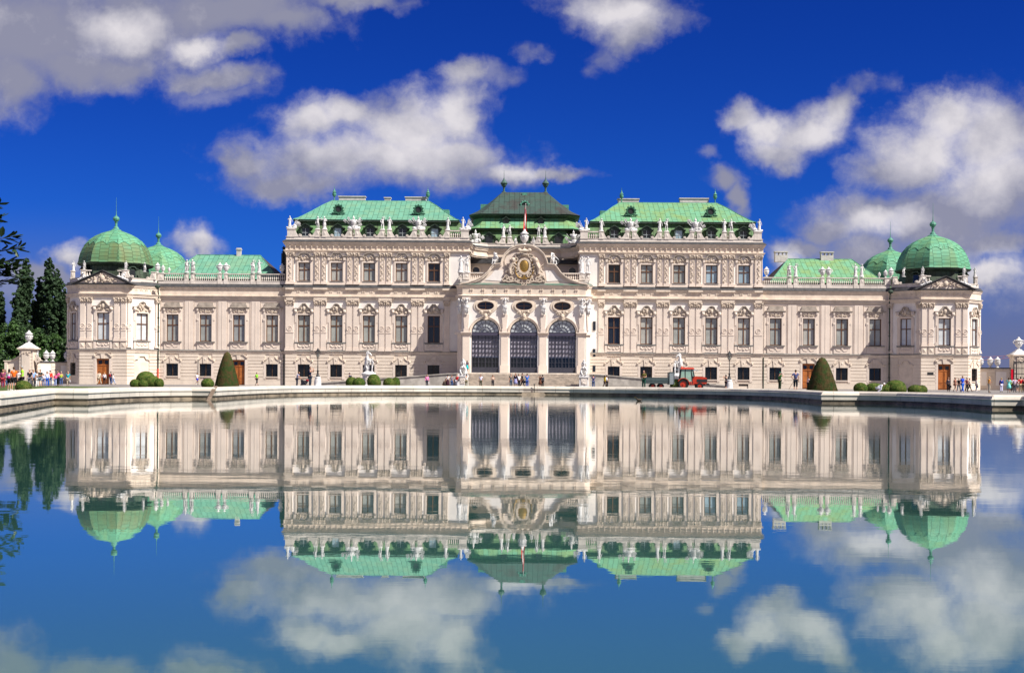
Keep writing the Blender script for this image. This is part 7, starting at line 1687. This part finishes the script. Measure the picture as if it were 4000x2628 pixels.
# horse chestnut standing left of the frame, its branch tips reach into it
def chestnut():
    X, Y, rr = -49.0, 101.5, random.Random(4); o = thing('chestnut_tree', 'dark leafy branch tips reaching in from the left edge', 'tree', (X, Y, GZ)); mb = MB()
    mb.tube((0, 0, 0), (.2, 0, 4.5), .55, .42, 10); mb.tube((.2, 0, 4.5), (0, .1, 9), .42, .28, 10); mb.tube((0, .1, 9), (-.2, 0, 14), .28, .1, 8); lf = MB()
    tips = []
    for zt, reach in ((13.9, 7.9), (12.4, 9.1), (11.6, 9.4), (10.6, 9.3), (10.1, 9.5), (9.7, 8.9), (9.2, 8.9), (15.2, 7.4)): tips.append((Vector((reach - .35, rr.uniform(-1, 1), zt - GZ)), 1))
    for _ in range(60): a = rr.uniform(.6, 5.7); c = rr.uniform(-.5, 1); s_ = math.sqrt(1 - c * c); tips.append((Vector((6.2 * s_ * math.cos(a), 6.2 * s_ * math.sin(a), 10.5 + 5.5 * c)), 0))
    for tp, inn in tips:
        b0 = Vector((0, 0, max(5, tp.z - 3))); md = b0.lerp(tp, .55) + Vector((0, 0, .6)); mb.tube(b0, md, .13, .06, 6); mb.tube(md, tp, .06, .02, 5)
        n = 28 if inn else 46
        for k in range(n):
            t = rr.uniform(.3, 1.0) if not inn else rr.uniform(.55, 1.0); base = md.lerp(tp, (t - .3) / .7) if t > .3 else md
            d = Vector((rr.uniform(.1, 1) if inn else rr.uniform(-1, 1), rr.uniform(-.8, .8), rr.uniform(-.35, .4))).normalized(); L = rr.uniform(.6, 1.1); w = L * .28
            sd2 = d.cross(Vector((rr.uniform(-.3, .3), rr.uniform(-.3, .3), 1))).normalized(); up = d.cross(sd2) * .05; p0 = base + d * .1
            lf.add([p0, p0 + d * L * .35 + sd2 * w * .8 + up, p0 + d * L * .75 + sd2 * w * .7 + up, p0 + d * L, p0 + d * L * .75 - sd2 * w * .7 + up, p0 + d * L * .35 - sd2 * w * .8 + up], [(0, 1, 2, 3), (0, 3, 4, 5)])
    obj('trunk', mb, M['bark'], o, (0, 0, 0)); obj('crown', lf, M['leafdark'], o, (0, 0, 0))
chestnut()
# ------------------------------------------------------------------ tractor and trailer
def wheel(par, x, y, r, w, name='wheel'):
    f = MB(frame(x, y, 1, 0)); n = 22; pr = [(r * .62, -w * .4), (r * .9, -w * .5), (r, -w * .35), (r, w * .35), (r * .9, w * .5), (r * .62, w * .4)]
    vs = [(q[0] * math.cos(2 * math.pi * i / n), q[1], r + q[0] * math.sin(2 * math.pi * i / n)) for i in range(n) for q in pr]; m = len(pr)
    f.add(vs, [(i * m + k, i * m + (k + 1) % m, ((i + 1) % n) * m + (k + 1) % m, ((i + 1) % n) * m + k) for i in range(n) for k in range(m)])
    for i in range(n): a = 2 * math.pi * i / n; f.box(r * .99 * math.cos(a) - .025, r * .99 * math.cos(a) + .025, -w * .4, w * .4, r + r * .99 * math.sin(a) - .025, r + r * .99 * math.sin(a) + .025)
    o = obj(name, f, M['rubber'], par, (0, 0, 0)); g = MB(frame(x, y, 1, 0)); q = [(r * .64 * math.cos(2 * math.pi * i / n), r + r * .64 * math.sin(2 * math.pi * i / n)) for i in range(n)]; g.prism(q, -w * .22, w * .22); q = [(r * .2 * math.cos(2 * math.pi * i / 8), r + r * .2 * math.sin(2 * math.pi * i / 8)) for i in range(8)]; g.prism(q, -w * .4, w * .4); obj('rim', g, M['red'], o, (0, 0, 0)); return o
K = 40.0; tx, ty = at(2666, K)
o = thing('tractor', 'small red garden tractor with glazed cab behind the pool edge', 'tractor', (tx, ty, gz(tx, ty)))
for y in (-.6, .6): wheel(o, 0, y, .5, .32); wheel(o, 1.62, y * .95, .33, .22)
b = MB(); b.prism([(.95, .55), (2.3, .55), (2.38, .75), (2.33, 1.12), (2.1, 1.22), (.95, 1.28)], -.32, .32); b.box(.1, 1.1, -.4, .4, .45, .75); obj('bonnet', b, M['red'], o, (0, 0, 0))
b = MB(); b.box(1.35, 2.36, -.34, .34, .72, 1.0); b.box(.5, 2.2, -.25, .25, .4, .6); b.box(2.3, 2.55, -.3, .3, .45, .62)
for z in (.76, .84, .92): b.box(2.34, 2.4, -.26, .26, z, z + .03)
b.tube((2.5, -.2, .6), (2.75, -.2, .3), .03); b.tube((2.5, .2, .6), (2.75, .2, .3), .03); obj('engine_grille', b, M['black'], o, (0, 0, 0))
b = MB()
for s in (-1, 1):
    pts = [(.62 * math.cos(a), .5 + .62 * math.sin(a)) for a in [R(x) for x in range(150, -11, -16)]]; b.strip(pts, .06, *sorted((s * .42, s * .8)))
obj('fender', b, M['red'], o, (0, 0, 0))
b = MB()
for s in (-1, 1):
    yy0, yy1 = sorted((s * .5, s * .56))
    for p0, p1 in (((-.28, 1.05), (-.18, 1.98)), ((.22, .75), (.2, 1.98)), ((.92, .55), (.78, 1.98)), ((-.28, 1.05), (.22, .75)), ((.22, .6), (.95, .55)), ((1.1, 1.25), (.95, 1.98)), ((.92, 1.25), (1.1, 1.25))): b.tube((p0[0], s * .53, p0[1]), (p1[0], s * .53, p1[1]), .035, .035, 6)
for x, z in ((-.28, 1.05), (-.18, 1.98), (1.1, 1.25), (.95, 1.98)): b.tube((x, -.53, z), (x, .53, z), .03)
b.box(-.3, .3, -.5, .5, .72, 1.05); obj('cab_frame', b, M['black'], o, (0, 0, 0))
b = MB()
for s in (-1, 1):
    y = s * .52
    b.add([(-.24, y, 1.08), (.18, y, 1.08), (.17, y, 1.95), (-.16, y, 1.95)], [(0, 1, 2, 3)]); b.add([(.24, y, .8), (.88, y, .8), (.75, y, 1.95), (.24, y, 1.95)], [(0, 1, 2, 3)]); b.add([(.92, y, 1.28), (1.06, y, 1.28), (.92, y, 1.95), (.8, y, 1.95)], [(0, 1, 2, 3)])
b.add([(1.1, -.5, 1.27), (1.1, .5, 1.27), (.95, .5, 1.95), (.95, -.5, 1.95)], [(0, 1, 2, 3)]); obj('cab_glass', b, M['cabglass'], o, (0, 0, 0))
b = MB(); b.frustum(-.28, 1.08, -.6, .6, 1.98, -.2, .98, -.52, .52, 2.14); b.box(-.25, 1.1, -.62, .62, 1.96, 2.0); obj('cab_roof', b, M['red'], o, (0, 0, 0))
b = MB(); b.lathe([(.06, 0), (.06, .1), (.04, .14)], -.1, -.3, 10, 2.14); obj('beacon', b, mat('amber_beacon', (.85, .16, .01), .3), o, (0, 0, 0))
b = MB(); b.box(.98, 1.5, -.5, .5, 1.83, 1.86); b.tube((.95, -.5, 1.97), (1.5, -.5, 1.8), .02); b.tube((.95, .5, 1.97), (1.5, .5, 1.8), .02); b.tube((-.2, -.55, 1.97), (-.75, -.6, 1.88), .02); obj('open_window', b, M['gl_blue'], o, (0, 0, 0))
b = MB(); b.ball((.35, 0, .95), (.2, .25, .14), 8, 6); b.ball((.2, 0, 1.25), (.08, .22, .28), 8, 6); b.tube((.95, 0, 1.0), (.75, 0, 1.3), .025); obj('seat', b, M['rubber'], o, (0, 0, 0))
tx2, ty2 = at(2572, K); o = thing('trailer', 'grey green flatbed trailer with raised side boards behind the tractor', 'trailer', (tx2, ty2, gz(tx2, ty2)))
b = MB(); b.box(-1.45, 1.0, -.7, .7, .55, .66)
for s in (-1, 1): b.box(-1.45, .95, *sorted((s * .68, s * .73)), .66, 1.14); b.box(-1.45, .95, *sorted((s * .72, s * .76)), .84, .9); b.box(-1.45, .95, *sorted((s * .72, s * .76)), 1.08, 1.14)
b.box(-1.5, -1.45, -.72, .72, .6, 1.12); b.tube((1.4, 0, .5), (2.0, 0, .5), .05); obj('bed', b, M['steel'], o, (0, 0, 0))
for x in (-.6, .2):
    for y in (-.5, .5): wheel(o, x, y, .28, .2)
b = MB(); b.box(.98, 1.42, -.75, -.7, .5, 1.62); b.box(.98, 1.42, .7, .75, .5, 1.62)
for k in range(9): b.box(1.0, 1.4, -.78, -.75, .62 + k * .11, .66 + k * .11)
obj('mesh_gate', b, M['mesh'], o, (0, 0, 0)); b = MB()
for x in (.96, 1.42): b.box(x, x + .05, -.8, .8, .45, 1.66)
b.box(.96, 1.47, -.8, -.74, 1.6, 1.68); obj('gate_frame', b, M['steel'], o, (0, 0, 0))
gx, gy = at(2640, K); b = MB(); rr = random.Random(3)
for _ in range(1500):
    r_ = rr.random() ** .5; a = rr.uniform(0, 6.28); p = Vector((r_ * .62 * math.cos(a), r_ * .5 * math.sin(a), .1 + (1 - r_) * 1.0 * rr.uniform(.6, 1))); d = Vector((rr.uniform(-1, 1), rr.uniform(-1, 1), rr.uniform(-.4, .8))).normalized() * .12; sd2 = d.cross(Vector((0, 0, 1))).normalized() * .03; b.add([p - sd2, p + sd2, p + d], [(0, 1, 2)])
b.ball((0, 0, .3), (.58, .45, .72), 14, 8, .08)
tag(obj('cuttings_pile', b, mat('cut_greenery', (.1, .13, .03), .9, .4, 6), None, (gx - .0, gy + .1, gz(gx, gy))), 'heap of cut green hedge clippings between trailer and tractor', 'clippings')
# stroller
sx, sy = at(1188, 36); o = thing('stroller', 'dark stroller with red hood between the striped top and the tall photographer', 'stroller', (sx, sy, gz(sx, sy)), R(0))
b = MB(); b.tube((-.45, -.2, 1.0), (.35, -.2, .25), .02); b.tube((-.45, .2, 1.0), (.35, .2, .25), .02); b.tube((-.45, -.2, 1.0), (-.45, .2, 1.0), .025); b.tube((-.25, -.22, .15), (.1, -.22, .6), .02); b.tube((-.25, .22, .15), (.1, .22, .6), .02); obj('frame', b, M['black'], o, (0, 0, 0))
b = MB(); b.prism([(-.3, .3), (.3, .3), (.42, .62), (-.35, .75)], -.2, .2); b.box(-.35, .2, -.22, .22, .15, .3); obj('seat', b, cloth((.02, .02, .03)), o, (0, 0, 0)); b = MB(); b.ball((.34, 0, .66), (.17, .2, .14), 10, 6); obj('hood', b, cloth((.22, .01, .02)), o, (0, 0, 0))
for x in (-.3, .35):
    for y in (-.22, .22): b = MB(frame(x, y, 1, 0)); b.prism([(.1 * math.cos(i * math.pi / 7), .1 + .1 * math.sin(i * math.pi / 7)) for i in range(14)], -.03, .03); obj('wheel', b, M['rubber'], o, (0, 0, 0))
# rake, plank, duck, post
x, y = at(3092, 45.5); o = thing('rake', 'long wooden rake standing slanted beside the slate blue shirt', 'rake', (x, y, gz(x, y))); b = MB(); b.tube((-.3, 0, .04), (.4, 0, 1.25), .018); obj('handle', b, M['wood'], o, (0, 0, 0)); b = MB(); b.box(-.35, -.25, -.25, .25, .0, .04); obj('rake_head', b, M['wood'], o, (0, 0, 0))
b = MB(); a0, a1 = Vector((-20.2, 84, .82)), Vector((-19.6, 79.6, -.06)); d = (a1 - a0).normalized(); sd2 = Vector((.99, .14, 0)) * .12; u = Vector((0, 0, .05))
b.add([a0 - sd2, a0 + sd2, a1 + sd2, a1 - sd2, a0 - sd2 + u, a0 + sd2 + u, a1 + sd2 + u, a1 - sd2 + u], [(0, 1, 2, 3), (7, 6, 5, 4), (0, 4, 5, 1), (1, 5, 6, 2), (2, 6, 7, 3), (3, 7, 4, 0)])
for k in range(9): c = a0.lerp(a1, (k + .5) / 9) + u * 1.02; b.add([c - sd2 - d * .03, c + sd2 - d * .03, c + sd2 + d * .03, c - sd2 + d * .03, c - sd2 - d * .03 + u, c + sd2 - d * .03 + u, c + sd2 + d * .03 + u, c - sd2 + d * .03 + u], [(7, 6, 5, 4), (0, 4, 5, 1), (2, 6, 7, 3), (1, 5, 6, 2), (3, 7, 4, 0)])
tag(obj('duck_ramp', b, M['plank']), 'ribbed wooden plank ramp leading over the left curb into the water', 'plank')
dX, dY = (2497 - PXC) / 57, FPX / 57; o = thing('duck', 'small dark duck swimming near the far pool edge', 'duck', (dX, dY, 0), R(20))
b = MB(); b.smooth = True; P = [(.22, 0, .12), (.08, 0, .06), (-.12, 0, .07), (-.2, 0, .17), (-.23, 0, .25)]; me_ = skin_mesh(P, [(0, 1), (1, 2), (2, 3), (3, 4)], [.03, .09, .09, .04, .045]); b.addmesh(me_, Matrix()); obj('body', b, cloth((.06, .045, .035)), o, (0, 0, 0)); b = MB(); b.ball((-.31, 0, .245), (.05, .02, .012), 6, 4); obj('beak', b, cloth((.3, .2, .03)), o, (0, 0, 0))
b = MB(); b.tube((1.0, 118.2, -.2), (1.0, 118.2, .95), .035); b.ball((1.0, 118.2, .97), .07); tag(obj('overflow_post', b, M['black']), 'thin dark post standing in the water at the curb centre', 'post')
b = MB(); b.frustum(-.4, 2.2, 117.4, 118.6, -.2, -.1, 1.9, 117.7, 118.6, .2); tag(obj('stone_step', b, M['curbdark']), 'low sloping stone step in the water at the curb centre', 'stone step')
b = MB(frame(PCX - 2.0, YP, 1, 0)); b.box(-.45, .45, -.1, -.065, 2.4, 2.8); tag(obj('wall_plaque', b, M['black']), 'small dark plaque left of the right pavilion door', 'plaque')
for s_ in bpy.data.scenes:
    if s_.name == 'tmp_skin': bpy.data.scenes.remove(s_)
